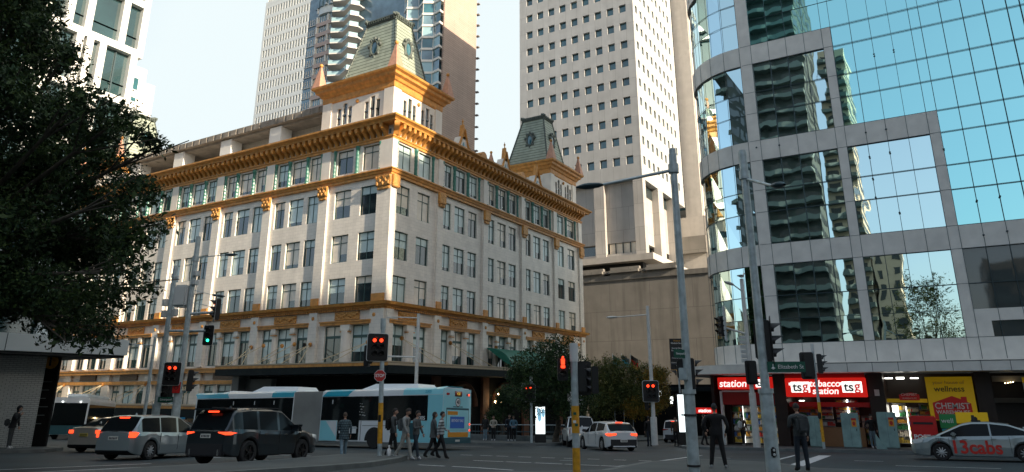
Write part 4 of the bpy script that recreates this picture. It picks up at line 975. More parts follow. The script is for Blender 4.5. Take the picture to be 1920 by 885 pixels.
def car(name, label_, cat, x, y, head, P, group=None):
    e = thing(name, label_, cat, group=group); L_, Wd, H_2 = P['L'], P['W'], P['H']; r = P['r']; ax = P['ax']; ra = r+.07
    wl = Wd/2; pm = P['paint']; clr = P.get('clr', .19); N_ = 84
    xsn = sorted({round(-L_/2+L_*k/N_, 3) for k in range(N_+1)})
    belt, deck, roof, g0, g1 = P['belt'], P['deck'], P['roof'], P['g'][0], P['g'][1]
    def hw(x_):
        t = abs(x_)/(L_/2); return wl*(1-.035*t**2-.13*max(0, (t-.80)/.2)**2.4)
    lo = MB(); rings = []
    for x_ in xsn:
        w_ = hw(x_); t = abs(x_)/(L_/2); endr = max(0, (t-.94)/.06); zb_ = clr+.06*endr**2+P.get('bump_up', .10)*max(0, (t-.86)/.14)
        zbe = interp(x_, belt); zde = interp(x_, deck); zde = max(zde, zbe-.02) if not P.get('hoodlow') else zde
        arch = 0
        for a in ax:
            d = abs(x_-a)
            if d < ra: arch = max(arch, r+math.sqrt(ra*ra-d*d))
        zl = max(zb_, arch); zm = max(zb_+(zbe-zb_)*.45, zl+.03); inset = .05*endr
        pts = [(0, zl), (w_*.80, zl), (w_*.965-inset, zl), (w_*.99-inset, zl+.04), (w_-inset, max(zm, zl+.06)), (w_*.985-inset, max(zm, zl+.06)+(zbe-max(zm, zl+.06))*.7), (w_*.93-inset, zbe), (w_*.80-inset, zbe+(zde-zbe)*.6+.01), (w_*.45, zde+.012), (0, zde+.02)]
        rings.append([Vector((x_, yy, z)) for yy, z in pts])
    k = len(rings[0])
    for sg in (1, -1):
        for i in range(len(rings)-1):
            for j in range(k-1):
                q = [rings[i][j], rings[i][j+1], rings[i+1][j+1], rings[i+1][j]]; q = [Vector((p.x, p.y*sg, p.z)) for p in q]
                zc = sum(p.z for p in q)/4
                lo.quad(*q, 1 if j < 2 or (P.get('clad') and (j == 2 or (j == 3 and zc < clr+.12))) else 0)
        for rg in (rings[0], rings[-1]): lo.add([Vector((p.x, p.y*sg, p.z)) for p in rg], [tuple(range(k))], 0)
    # greenhouse
    gl = MB(); top = MB(); gx = [x_ for x_ in xsn if g0 <= x_ <= g1]; gr = []
    if gx[0] > g0: gx = [g0]+gx
    if gx[-1] < g1: gx.append(g1)
    for x_ in gx:
        w_ = hw(x_); zbe = interp(x_, belt); zde = interp(x_, deck); zr = max(interp(x_, roof), zde+.02); f_ = (zr-zbe)/(H_2-max(.1, zbe)); wb = w_*.925; wr = wb+(w_*P.get('tumble', .76)-wb)*min(1, max(0, f_))
        gr.append([Vector((x_, wb, zbe)), Vector((x_, wr+.01, max(zbe+.005, zr-.07))), Vector((x_, wr*.93, zr-.01)), Vector((x_, wr*.5, zr+.018)), Vector((x_, 0, zr+.025))])
    pil = P['pillars']; wnd = []
    for sg in (1, -1):
        for i in range(len(gr)-1):
            xm = (gx[i]+gx[i+1])/2; sl_ = (interp(gx[i+1], roof)-interp(gx[i], roof))/(gx[i+1]-gx[i]+1e-6)
            for j in range(4):
                q = [gr[i][j], gr[i][j+1], gr[i+1][j+1], gr[i+1][j]]; q = [Vector((p.x, p.y*sg, p.z)) for p in q]
                zc = interp(xm, roof)-interp(xm, belt)
                if j == 0: isg = zc > .12 and not any(a <= xm <= b_ for a, b_ in pil)
                elif j == 1: isg = False
                else: isg = abs(sl_) > .30 and P['wx'][0][0] <= xm <= P['wx'][0][1] or abs(sl_) > .2 and P['wx'][1][0] <= xm <= P['wx'][1][1]
                (gl if isg else lo).quad(*q, 0)
        lo.add([Vector((p.x, p.y*sg, p.z)) for p in gr[0]], [tuple(range(5))], 0)
    body = lo.build('body', [pm, 'plastic'], e, 38); gl.build('windows', 'carglass', e, 38)
    for ai, a in enumerate(ax):
        for sg in (1, -1): make_wheel(e, a, sg*(wl-.115), r, .215, P.get('rim', 'rim'), P.get('spokes', 10), sg)
    d = MB()
    for a in ax: d.box(a-ra*.98, -(wl-.24), r*.7, a+ra*.98, wl-.24, r+ra*.9)
    d.box(-L_/2+.3, -wl*.8, clr+.01, L_/2-.3, wl*.8, clr+.2); d.build('underbody', 'plastic', e)
    # door shut lines, handles, mirrors
    for xd in P['doors']:
        for sg in (1, -1):
            q = MB(); w_ = hw(xd); z0 = clr+.15; z1 = interp(xd, belt)
            q.box(xd-.006, sg*(w_*.985), z0, xd+.006, sg*(w_*1.0+.002), z1-.03); q.build('door_gap', 'plastic', body)
    for xh in P['handles']:
        for sg in (1, -1):
            q = MB(); q.bbox(xh-.09, sg*(hw(xh)*.985)-.012, interp(xh, belt)-.13, xh+.09, sg*(hw(xh)*.985)+.012+.018*sg, interp(xh, belt)-.095, .008); q.build('door_handle', P.get('hm', pm), e)
    for sg in (1, -1):
        q = MB(); xm = P['mirror']; q.bbox(xm-.08, sg*(hw(xm)*.93), interp(xm, belt)+.02, xm+.10, sg*(hw(xm)+.17), interp(xm, belt)+.16, .04); q.build('wing_mirror', P.get('mm', pm), e, 40)
    xr = -L_/2
    for sg in (1, -1):
        q = MB(); t0, t1, z0, z1, wrap = P['tail']
        pts = P.get('tailpoly')
        yo = hw(xr+.12)-.035
        q.add([(xr-.012, sg*t0, z1), (xr-.012, sg*(yo-.06), z1), (xr+wrap*.35, sg*(yo+.05), z1), (xr+wrap, sg*(hw(xr+wrap)*.985+.006), z1-.03), (xr-.012, sg*t0, z0+P.get('tstep', 0)), (xr-.014, sg*(yo-.06), z0), (xr+wrap*.35, sg*(yo+.055), z0), (xr+wrap*.7, sg*(hw(xr+wrap*.7)*.99+.006), z0+.04)],
              [(0, 1, 5, 4), (1, 2, 6, 5), (2, 3, 7, 6), (0, 1, 2, 3)]); q.build('tail_light', P.get('tl', 'taillit'), e)
        q = MB(); xf_ = L_/2; z0, z1 = P['head']
        q.add([(xf_-.02, sg*(hw(xf_-.1)*.55), z1-.03), (xf_-.10, sg*(hw(xf_-.1)-.01), z1), (xf_-.48, sg*(hw(xf_-.48)*.985+.008), z1+.04), (xf_-.02, sg*(hw(xf_-.1)*.55), z0), (xf_-.09, sg*(hw(xf_-.1)+.002), z0), (xf_-.42, sg*(hw(xf_-.42)*.99+.01), z0+.06)], [(0, 1, 4, 3), (1, 2, 5, 4)]); q.build('headlight', 'lampclear', e)
    q = MB(); q.bbox(xr-.035, -.19, P['pl'], xr-.006, .19, P['pl']+.12, .004); po = q.build('number_plate', P.get('plm', 'plate'), e)
    q = MB()
    for k in range(6): q.box(xr-.038, -.16+k*.055, P['pl']+.025, xr-.0355, -.125+k*.055, P['pl']+.095)
    q.build('plate_marks', 'plastic', po)
    if P.get('clad') or P.get('darkbump'):
        q = MB(); q.bbox(xr-.02, -wl*.78, clr+.02, xr+.14, wl*.78, clr+P.get('db', .26), .04); q.build('rear_bumper', 'plastic', e, 40)
    q = MB(); q.bbox(L_/2-.06, -wl*.5, clr+.12, L_/2+.012, wl*.5, clr+.32, .03); q.build('grille', 'plastic', e)
    if P.get('hms'):
        z = P['hms']; q = MB(); q.bbox(P['hmx']-.02, -.2, z, P['hmx']+.05, .2, z+.05, .01); q.build('high_brake_light', 'taillit', e)
    q = MB(); q.lathe((P.get('antx', -L_/2+.9), 0, interp(P.get('antx', -L_/2+.9), roof)+.01), [(.05, 0), (.035, .05), (.012, .09)], 8); q.build('roof_fin', pm, e)
    seat_on_ground(e, x, y, head); return e
# dark SUV turning in front of the median
suv = dict(L=4.6, W=1.87, H=1.69, r=.36, ax=(-1.36, 1.33), paint='p_darkblue', clr=.25, clad=True, rim='rimdark', spokes=5,
    belt=[(-2.3, .98), (-2.0, 1.06), (-1.2, 1.04), (.9, 1.0), (1.6, .96), (2.3, .72)], deck=[(-2.3, 1.02), (-2.0, 1.08), (.95, 1.04), (1.3, 1.06), (1.9, .98), (2.2, .84), (2.3, .70)],
    roof=[(-2.28, 1.02), (-2.02, 1.52), (-1.9, 1.62), (-1.2, 1.68), (-.2, 1.69), (.3, 1.64), (1.25, 1.06)], g=(-2.28, 1.25), pillars=[(-2.3, -1.62), (-.98, -.9), (.0, .09), (1.1, 1.3)], wx=((-2.3, -1.98), (.3, 1.3)),
    doors=(-.95, .05, 1.08), handles=(-.62, .36), hm='chrome', mirror=.78, mm='p_darkblue', tail=(.46, .9, .89, .98, .34), tstep=.06, head=(.72, .86), pl=.80, hms=1.55, hmx=-2.12, darkbump=True, db=.42, tumble=.76)
S1 = car('suv', 'dark blue grey SUV with red tail lights on, turning beside the median', 'car', -20.15, 17.05, 100, suv)
q = MB(); q.bbox(-2.3, -.62, 1.62, -1.75, .62, 1.67, .02); q.build('spoiler', 'p_darkblue', S1)
q = MB(); q.bbox(-2.33, -.55, .99, -2.28, .55, 1.03, .01); q.build('trim_bar', 'chrome', S1)
for sg in (1, -1):
    q = MB(); q.bbox(-1.5, sg*.66-.02, 1.69, .2, sg*.66+.02, 1.73, .01); q.build('roof_rail', 'plastic', S1)
    q = MB(); q.bbox(-2.33, sg*.55-.04, .30, -2.28, sg*.55+.04, .48, .01); q.build('bumper_trim', 'chrome', S1)
wag = dict(L=4.42, W=1.70, H=1.49, r=.305, ax=(-1.32, 1.28), paint='p_silver', clr=.17, spokes=10,
    belt=[(-2.21, .86), (-2.0, .93), (.9, .88), (1.6, .85), (2.21, .60)], deck=[(-2.21, .90), (-2.0, .95), (.95, .92), (1.3, .94), (1.9, .83), (2.15, .70), (2.21, .58)],
    roof=[(-2.16, .92), (-1.80, 1.40), (-1.68, 1.455), (-.4, 1.49), (.2, 1.465), (1.3, .94)], g=(-2.16, 1.3), pillars=[(-2.2, -1.78), (-.92, -.86), (.02, .10), (1.15, 1.3)], wx=((-2.2, -1.74), (.22, 1.35)),
    doors=(-.9, .06, 1.1), handles=(-.6, .36), mirror=.82, tail=(.60, .8, .74, .93, .24), head=(.60, .76), pl=.66, hms=1.37, hmx=-1.85)
W1 = car('station_wagon', 'silver station wagon with red brake lights behind the dark SUV', 'car', -25.46, 17.0, 108, wag)
cam_ = dict(L=4.82, W=1.82, H=1.46, r=.315, ax=(-1.42, 1.36), paint='p_beige', clr=.17, spokes=10,
    belt=[(-2.41, .92), (-2.1, .99), (.9, .90), (1.6, .87), (2.41, .62)], deck=[(-2.41, 1.0), (-2.3, 1.03), (-1.65, 1.04), (1.0, .95), (1.3, .97), (2.1, .85), (2.41, .60)],
    roof=[(-1.85, 1.03), (-1.0, 1.40), (-.4, 1.46), (.2, 1.44), (1.3, .97)], g=(-1.85, 1.3), pillars=[(-1.9, -1.25), (-.42, -.34), (.52, .6), (1.15, 1.3)], wx=((-1.9, -.95), (.25, 1.35)),
    doors=(-.75, .25, 1.15), handles=(-.45, .52), mirror=.85, tail=(.52, .85, .78, .92, .3), head=(.62, .78), pl=.66)
C1 = car('sedan', 'pale beige sedan with lit tail lights at the left of the queue', 'car', -32.8, 20.1, 112, {**cam_, 'plm': 'plateyellow'})
cab_ = {**cam_, 'paint': 'p_cab', 'tl': 'tailred', 'roof': [(-1.95, 1.02), (-1.0, 1.38), (-.4, 1.455), (.2, 1.45), (.55, 1.38), (1.45, .97)], 'g': (-1.95, 1.45), 'pillars': [(-1.95, -1.5), (-.42, -.34), (1.3, 1.5)], 'wx': ((-2.0, -.95), (.3, 1.5)), 'ax': (-1.40, 1.37), 'doors': (-.95, -.38, 1.05)}
T1 = car('taxi', 'silver grey taxi sedan with large red lettering on its doors at the right edge', 'car', 0.95, 35.0, 178.5, cab_)
D('cabred', (.62, .03, .02), .4)
# heading is -x so the side seen by the viewer is the car's left (local +y)
text('lettering', '13cabs', 'cabred', T1, (.18, .925, .50), (math.pi/2, 0, math.pi), .78, bold=.02, ext=.004, font_scale=(.80, .86))
text('fleet_number', 'T3401', 'plastic', T1, (1.35, .905, .80), (math.pi/2, 0, math.pi), .13, ext=.003)
q = MB(); q.bbox(-.15, -.28, 1.47, .2, .28, 1.53, .02); q.cyl((.1, .12, 1.5), (.1, .12, 1.72), .07, .05, 8); q.bbox(-.05, -.06, 1.5, .12, .06, 1.66, .03); q.build('roof_gear', 'plastic', T1, 40)
hat = dict(L=4.37, W=1.79, H=1.44, r=.315, ax=(-1.33, 1.31), paint='p_white', clr=.16, spokes=10, darkbump=True, db=.24, rim='rim',
    belt=[(-2.18, .86), (-2.0, .95), (-1.4, .99), (.9, .88), (1.6, .84), (2.18, .60)], deck=[(-2.18, .90), (-2.0, .98), (.95, .92), (1.3, .95), (1.9, .82), (2.18, .58)],
    roof=[(-2.1, .95), (-1.72, 1.28), (-1.5, 1.38), (-.6, 1.44), (.0, 1.43), (1.25, .95)], g=(-2.1, 1.25), pillars=[(-2.2, -1.5), (-.55, -.46), (.38, .46), (1.1, 1.3)], wx=((-2.12, -1.62), (.1, 1.3)),
    doors=(-.6, .42, 1.1), handles=(-.55, .45), mirror=.80, mm='plastic', tail=(.40, .85, .73, .86, .4), tstep=.04, head=(.60, .72), pl=.44, hms=1.36, hmx=-1.68, antx=-1.3)
H1 = car('hatchback', 'white hatchback with glowing tail lights turning into the side street', 'car', -16.0, 36.9, 137, hat)
q = MB(); q.bbox(-2.22, -.6, .20, -2.16, .6, .26, .01); q.build('bumper_blade', 'p_white', H1)
q = MB(); q.bbox(-2.2, -.72, .30, -2.165, .72, .58, .05); q.build('bumper_insert', 'plastic', H1)
bx = {**suv, 'paint': 'p_white', 'clr': .2, 'clad': False, 'rim': 'rim', 'mm': 'p_white', 'tail': (.40, .85, .90, 1.0, .2), 'tl': 'tailred', 'pl': .82, 'hm': 'p_white'}
V1 = car('estate_suv', 'small looking white SUV parked far down the side street', 'car', -19.0, 58.5, 98, bx)
small = {**cam_, 'paint': 'p_white', 'tl': 'tailred', 'plm': 'plate'}
V2 = car('parked_sedan', 'white sedan mostly hidden behind the yellow banded pole', 'car', -20.9, 45.2, 118, small)
# ute with a flat tray canopy
ut = dict(L=5.1, W=1.86, H=1.76, r=.37, ax=(-1.55, 1.5), paint='p_white', clr=.32, spokes=6, darkbump=True, db=.16, rim='rimdark',
    belt=[(-2.55, 1.10), (1.0, 1.08), (2.55, .85)], deck=[(-2.55, 1.12), (.95, 1.10), (1.3, 1.14), (2.2, 1.05), (2.55, .82)],
    roof=[(-1.05, 1.12), (-.80, 1.68), (-.4, 1.76), (.3, 1.75), (1.3, 1.12)], g=(-1.05, 1.3), pillars=[(-1.1, -.75), (.0, .1), (1.1, 1.3)], wx=((-1.1, -.8), (.3, 1.35)),
    doors=(-.7, .1, 1.1), handles=(-.4, .4), mirror=.85, mm='plastic', tail=(.80, .88, .75, 1.08, .12), tl='tailred', head=(.8, .95), pl=.5)
U1 = car('pickup_truck', 'white pickup truck waiting behind the white hatchback', 'car', -20.1, 40.6+1.5, 122, ut)
q = MB(); q.bbox(-2.58, -.82, .68, -2.54, .82, 1.08, .02); q.build('tailgate', 'p_white', U1)
V3 = car('patrol_car', 'white car with a blue roof bar among the distant traffic at the left', 'car', -44.5, 31.0, 8, {**small, 'tl': 'tailred'})
D('bluelit', (.02, .25, .45), .4)
q = MB(); q.bbox(-.15, -.5, 1.47, .15, .5, 1.58, .03); q.build('light_bar', 'bluelit', V3)

# ---- articulated bus in front of the department store
BX0, BX1, BYs = -41.5, -21.9, 30.0        # front, rear, near side
bus = thing('articulated_bus', 'long pale blue and white articulated bus with grey bellows crossing in front of the store', 'bus'); seat_on_ground(bus, (BX0+BX1)/2, BYs+1.27, 180)
D('busblue', (.33, .80, .88), .3, coat=.6, var=.05); D('busdeep', (.02, .42, .56), .3, coat=.6); D('buswhite', (.84, .88, .88), .3, coat=.6, var=.04); D('busglass', (.010, .014, .015), .06, spec=1, coat=.6)
D('bellows', (.34, .36, .34), .6, var=.2, vscale=.8); D('adblue', (.02, .10, .35), .4, emit=(.02, .08, .3), estr=.08); D('orangepanel', (.75, .32, .03), .5); D('busdark', (.03, .10, .12), .5); D('destlit', (.03, .02, .0), .4, emit=(1, .7, .1), estr=.25)
# local: x forward (towards world -x), +y is world -y = near side ; z up
Lh = (BX1-BX0)/2
def bl_(b, x0, y0, z0, x1, y1, z1, m=0): b.box(x0, y0, z0, x1, y1, z1, m)
def bsec(x0, x1, nm, rear=False, front=False):
    b = MB(); prof = [(-1.25, .34), (1.25, .34), (1.25, 2.72), (1.2, 2.95), (1.0, 3.04), (-1.0, 3.04), (-1.2, 2.95), (-1.25, 2.72)]
    b.prism(prof, (x0, 0, 0), (0, 1, 0), (0, 0, 1), (x1-x0, 0, 0)); return b.build(nm, 'buswhite', bus, 25)
ctr = (BX0+BX1)/2
jf, jr = ctr+32.6, ctr+30.36
fs = bsec(jf, Lh, 'front_section'); rs = bsec(-Lh, jr, 'rear_section')
b = MB(); nb = 22
for k in range(nb):
    xa = jr+(jf-jr)*k/nb; xb = xa+(jf-jr)/nb*.5
    for u0, u1, w0, w1 in ((xa, xb, 1.23, 1.15), (xb, xa+(jf-jr)/nb, 1.15, 1.23)):
        b.add([(u0, w0, .3), (u1, w1, .3), (u1, w1, 2.98), (u0, w0, 2.98), (u0, -w0, .3), (u1, -w1, .3), (u1, -w1, 2.98), (u0, -w0, 2.98)], [(0, 1, 2, 3), (4, 7, 6, 5), (3, 2, 6, 7), (0, 4, 5, 1)])
b.build('bellows', 'bellows', bus)
Yn = 1.25
def side(par, nm, m, x0, x1, z0, z1, d=.012, sk=0):
    b = MB(); b.add([(x0, Yn+.001, z0), (x1, Yn+.001, z0), (x1+sk, Yn+.001, z1), (x0+sk, Yn+.001, z1), (x0, Yn+d, z0), (x1, Yn+d, z0), (x1+sk, Yn+d, z1), (x0+sk, Yn+d, z1)], [(0, 1, 2, 3), (4, 5, 6, 7), (0, 1, 5, 4), (1, 2, 6, 5), (2, 3, 7, 6), (3, 0, 4, 7)]); return b.build(nm, m, par)
side(rs, 'window_band', 'busglass', -Lh+.95, jr-.05, 1.42, 2.66, .015)
side(fs, 'window_band', 'busglass', jf+.05, Lh-.15, 1.12, 2.66, .015)
side(rs, 'blue_stripe', 'busdeep', jr-1.95, jr-.02, 2.68, 2.74, .014, -.1); 
b = MB()
def roofpanel(par, x0, x1, m, sk=.35):
    b = MB(); pr = [(1.252, 2.70), (1.205, 2.952), (1.01, 3.043)]
    vs_ = [(x0, pr[0][0]+.006, pr[0][1]), (x1, pr[0][0]+.006, pr[0][1]), (x1+sk, pr[1][0]+.008, pr[1][1]), (x0+sk, pr[1][0]+.008, pr[1][1]), (x1+sk*1.2, pr[2][0], pr[2][1]+.006), (x0+sk*1.2, pr[2][0], pr[2][1]+.006)]
    b.add(vs_, [(0, 1, 2, 3), (3, 2, 4, 5)]); return b.build('coloured_roof_panel', m, par)
roofpanel(rs, jr-1.95, jr-.05, 'busdeep', -.3); roofpanel(rs, -Lh+.02, -Lh+2.6, 'busblue', -.0); roofpanel(fs, jf+.05, jf+1.9, 'busdeep', .0); roofpanel(fs, Lh-3.2, Lh-.1, 'busdeep', .25); side(fs, 'lower_blue', 'busblue', jf+.05, Lh-.1, .36, 1.11, .011)
side(rs, 'rear_blue_side', 'busblue', -Lh+.01, -Lh+.95, .36, 2.68, .013); side(rs, 'engine_grille', 'busdark', -Lh+1.55, -Lh+2.35, .5, 1.3, .016); side(rs, 'lower_blue', 'busblue', -Lh+.96, -Lh+2.9, .36, 1.40, .011)
side(rs, 'door_pair', 'busglass', jr-2.9, jr-1.35, .42, 2.6, .022); side(rs, 'lower_corner_blue', 'busblue', jr-1.3, jr-.05, .36, 1.40, .012)
b = MB(); b.add([(jr-1.28, Yn+.016, 1.39), (jr-.45, Yn+.016, 1.39), (jr-1.28, Yn+.016, .55)], [(0, 1, 2)]); b.build('white_triangle', 'buswhite', rs)
side(rs, 'door_rail', 'galv', jr-2.82, jr-2.3, 1.0, 1.05, .03); side(rs, 'door_panel', 'buswhite', jr-2.75, jr-2.2, .75, 1.1, .028); side(rs, 'door_panel', 'buswhite', jr-2.05, jr-1.5, .75, 1.1, .028)
for xx in (jr-.9, jr-2.3, jf+1.6, jf+3.3, jf+5.2): side(bus, 'window_latch', 'letterwhite', xx, xx+.07, 2.28, 2.5, .02)
side(rs, 'panel_gap', 'plastic', -Lh+2.95, -Lh+2.97, .4, 1.4, .014); side(rs, 'panel_gap', 'plastic', -Lh+5.4, -Lh+5.42, .4, 1.4, .014); side(rs, 'panel_gap', 'plastic', -Lh+3.1, -Lh+5.3, 1.15, 1.165, .014)
# wheels
def bwheel(par, x):
    b = MB(); b.lathe((x, Yn-.30, .48), [(.30, .0), (.46, 0), (.485, .05), (.485, .24), (.46, .29), (.30, .29)], 26, axis='Y'); wo_ = b.build('wheel', 'tyre', bus, 40)
    b = MB(); b.lathe((x, Yn-.30, .48), [(.30, .28), (.27, .22), (.1, .14), (.1, .2), (.01, .2)], 20, axis='Y'); b.build('rim', 'rim', wo_, 40)
    b = MB(); n = 16; c_ = (x, .48)
    pts = [(x+.64*math.cos(math.pi*k/n), .40+.68*math.sin(math.pi*k/n)) for k in range(n+1)]
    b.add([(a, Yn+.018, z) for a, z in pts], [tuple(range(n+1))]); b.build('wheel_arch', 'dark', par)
    return wo_
for x_ in (-Lh+4.45, jf+1.9, Lh-2.7): bwheel(rs if x_ < 0 else fs, x_)
for o_ in [o for o in bus.children if o.name.startswith('wheel')]: o_.location.y = .035
# rear face
def rear(par, nm, m, y0, y1, z0, z1, d=.02):
    b = MB(); b.bbox(-Lh-d, y0, z0, -Lh-.002, y1, z1, .008); return b.build(nm, m, par)
rf = rear(rs, 'rear_panel', 'busblue', -1.24, 1.24, .42, 3.0, .03)
rear(rs, 'rear_recess', 'busdark', -1.05, 1.0, 1.0, 2.05, .034); rear(rs, 'engine_door', 'busblue', -1.0, .95, .95, 1.95, .05)
rear(rs, 'advertisement', 'adblue', -.62, .66, 1.05, 1.62, .06); rear(rs, 'yellow_notice', 'orangepanel', -.0, .9, 1.70, 1.88, .06); rear(rs, 'orange_strip', 'orangepanel', -1.0, .8, .62, .86, .05); rear(rs, 'rear_bumper', 'busdark', -1.22, 1.22, .32, .60, .08)
rear(rs, 'route_display', 'busglass', -.35, .28, 2.62, 2.88, .05); rear(rs, 'number_plate', 'plate', -.2, .2, .40, .50, .09)
RR = (math.pi/2, 0, -math.pi/2)
text('advertisement_text', 'BIRTHDAY SALE', 'letterwhite', rs, (-Lh-.065, .02, 1.42), RR, .2, ext=.002, font_scale=(.75, 1)); text('route_number', '438', 'destlit', rs, (-Lh-.055, -.03, 2.75), RR, .2, ext=.002)
text('speed_number', '40', 'letterblack', rs, (-Lh-.045, -.02, 2.33), RR, .30, ext=.003, bold=.006, font_scale=(.8, 1)); text('small_text', 'WHEN LIGHTS FLASH', 'letterblack', rs, (-Lh-.035, -.02, 2.1), RR, .09, ext=.002)
b = MB()
b.lathe((-Lh-.036, -.02, 2.33), [(.22, -.001), (.22, .004), (.19, .005)], 24, axis='X'); b.build('speed_disc', 'letterblack', rs); b = MB(); b.lathe((-Lh-.042, -.02, 2.33), [(.185, -.001), (.185, .004)], 24, axis='X'); b.build('speed_disc_face', 'letterwhite', rs)
for yy, zz in ((.95, 2.72), (.82, 2.72), (-.85, 2.72), (-1.02, 2.72)): 
    b = MB(); b.lathe((-Lh-.04, yy, zz), [(.065, 0), (.065, .02)], 12, axis='X'); b.build('upper_lamp', 'taillit' if yy < -.9 else 'tailred', rs)
for zz in (.95, 1.25):
    b = MB(); b.lathe((-Lh-.04, -1.13, zz), [(.06, 0), (.06, .02)], 12, axis='X'); b.build('tail_light', 'taillit', rs)
RN = (math.pi/2, 0, math.pi)
text('fleet_number', '2305', 'letterwhite', rs, (-Lh+1.35, Yn+.02, 1.53), RN, .26, ext=.003, bold=.004); text('fleet_number', '2305', 'busdeep', rs, (-Lh+.95, Yn-.0, 2.84), (rad(80), 0, math.pi), .2, ext=.004)
rt = MB()
rg = random.Random(4)
for row in range(6):
    for k in range(6):
        if k > row and row < 1: continue
        x_ = -Lh+6.35-.17*k-.06*row; z_ = 2.50-.15*row-.02*k
        if rg.random() < .85: rt.box(x_-.09*rg.random()-.03, Yn+.0155, z_, x_, Yn+.0185, z_+.035)
rt.build('window_lettering', 'letterwhite', rs)
# roof pods
def pod(par, x0, x1, h, m='buswhite'):
    b = MB(); b.add([(x0, -.85, 3.03), (x1, -.85, 3.03), (x1, .9, 3.03), (x0, .9, 3.03), (x0+.15, -.7, 3.03+h*.8), (x1-.9, -.7, 3.03+h), (x1-.9, .72, 3.03+h), (x0+.15, .72, 3.03+h*.8), (x1-.6, -.7, 3.03+h*.9)], [(0, 1, 5, 4), (1, 2, 6, 5), (2, 3, 7, 6), (3, 0, 4, 7), (4, 5, 6, 7)]); b.build('roof_unit', m, par)
pod(rs, -Lh+1.9, -Lh+5.9, .30); pod(fs, jf+.15, jf+4.2, .34); pod(fs, jf+5.6, jf+7.0, .14); pod(rs, -Lh+.1, -Lh+1.0, .09, 'busblue')
# minibuses with white roofs, far left
def farbus(x, y, head, ln, label_):
    e = thing('city_bus', label_, 'bus', group='white roofed buses waiting in the dark far street'); seat_on_ground(e, x, y, head)
    b = MB(); b.prism([(-1.22, .35), (1.22, .35), (1.22, 2.75), (1.1, 3.0), (-1.1, 3.0), (-1.22, 2.75)], (-ln/2, 0, 0), (0, 1, 0), (0, 0, 1), (ln, 0, 0)); bo = b.build('body', 'buswhite', e, 25); b = MB(); b.box(-ln/2-.01, -1.23, .36, ln/2+.01, 1.23, 1.1); b.build('skirt', 'busdark', e)
    b = MB(); b.box(-ln/2+.1, -1.235, 1.1, ln/2-.05, 1.235, 2.5); b.box(ln/2, -1.1, 1.0, ln/2+.02, 1.1, 2.6); b.build('windows', 'busglass', e)
    b = MB(); b.bbox(-ln/2+.4, -.8, 3.0, ln/2-1.2, .8, 3.3, .12); b.build('roof_unit', 'buswhite', e, 40)
    for sx_ in (-1, 1):
        for sy_ in (-1, 1):
            b = MB(); b.lathe((sx_*ln*.32, sy_*1.1, .45), [(.45, -.12), (.45, .12)], 16, axis='Y'); b.build('wheel', 'tyre', e)
    for k in (-.6, .6):
        b = MB(); b.ell((ln/2+.03, k, 2.68), .03, .06, .05, 6); b.build('marker_lamp', 'fluodim', e)
farbus(-60, 33.4, -42, 9.0, 'white roofed bus facing the crossing, right of the dark totem'); farbus(-72, 36.3, -30, 9.0, 'white roofed bus left of the dark totem')
# ------------------------------------------------------------ street furniture
R0 = Vector((math.cos(rad(30.7)), math.sin(rad(30.7)), 0)); F0 = Vector((-R0.y, R0.x, 0))    # across / along the view
D('lensoff', (.03, .02, .02), .2, coat=.5); D('steelwhite', (.55, .58, .57), .4)
def pole(name, label_, cat, x, y, segs, m, group=None, tilt=(0, 0), g=None):
    """segs: (z0, z1, r0, r1) relative to the foot; thing with a shaft"""
    z = gz(x, y) if g is None else g; e = thing(name, label_, cat, (x, y, z), 0, group); H2 = max(s_[1] for s_ in segs)
    def at_(h, du=0.0, df=0.0): return Vector((0, 0, h))+R0*(du+tilt[0]*h/H2)+F0*df
    b = MB()
    for z0, z1, r0, r1 in segs: b.cyl(at_(z0), at_(z1), r0, r1, 18)
    b.build('shaft', m, e, 40); e_at = at_
    return e, at_
def band(e, at_, z0, z1, r, m, name='band'):
    b = MB(); b.cyl(at_(z0), at_(z1), r, n=18); return b.build(name, m, e, 40)
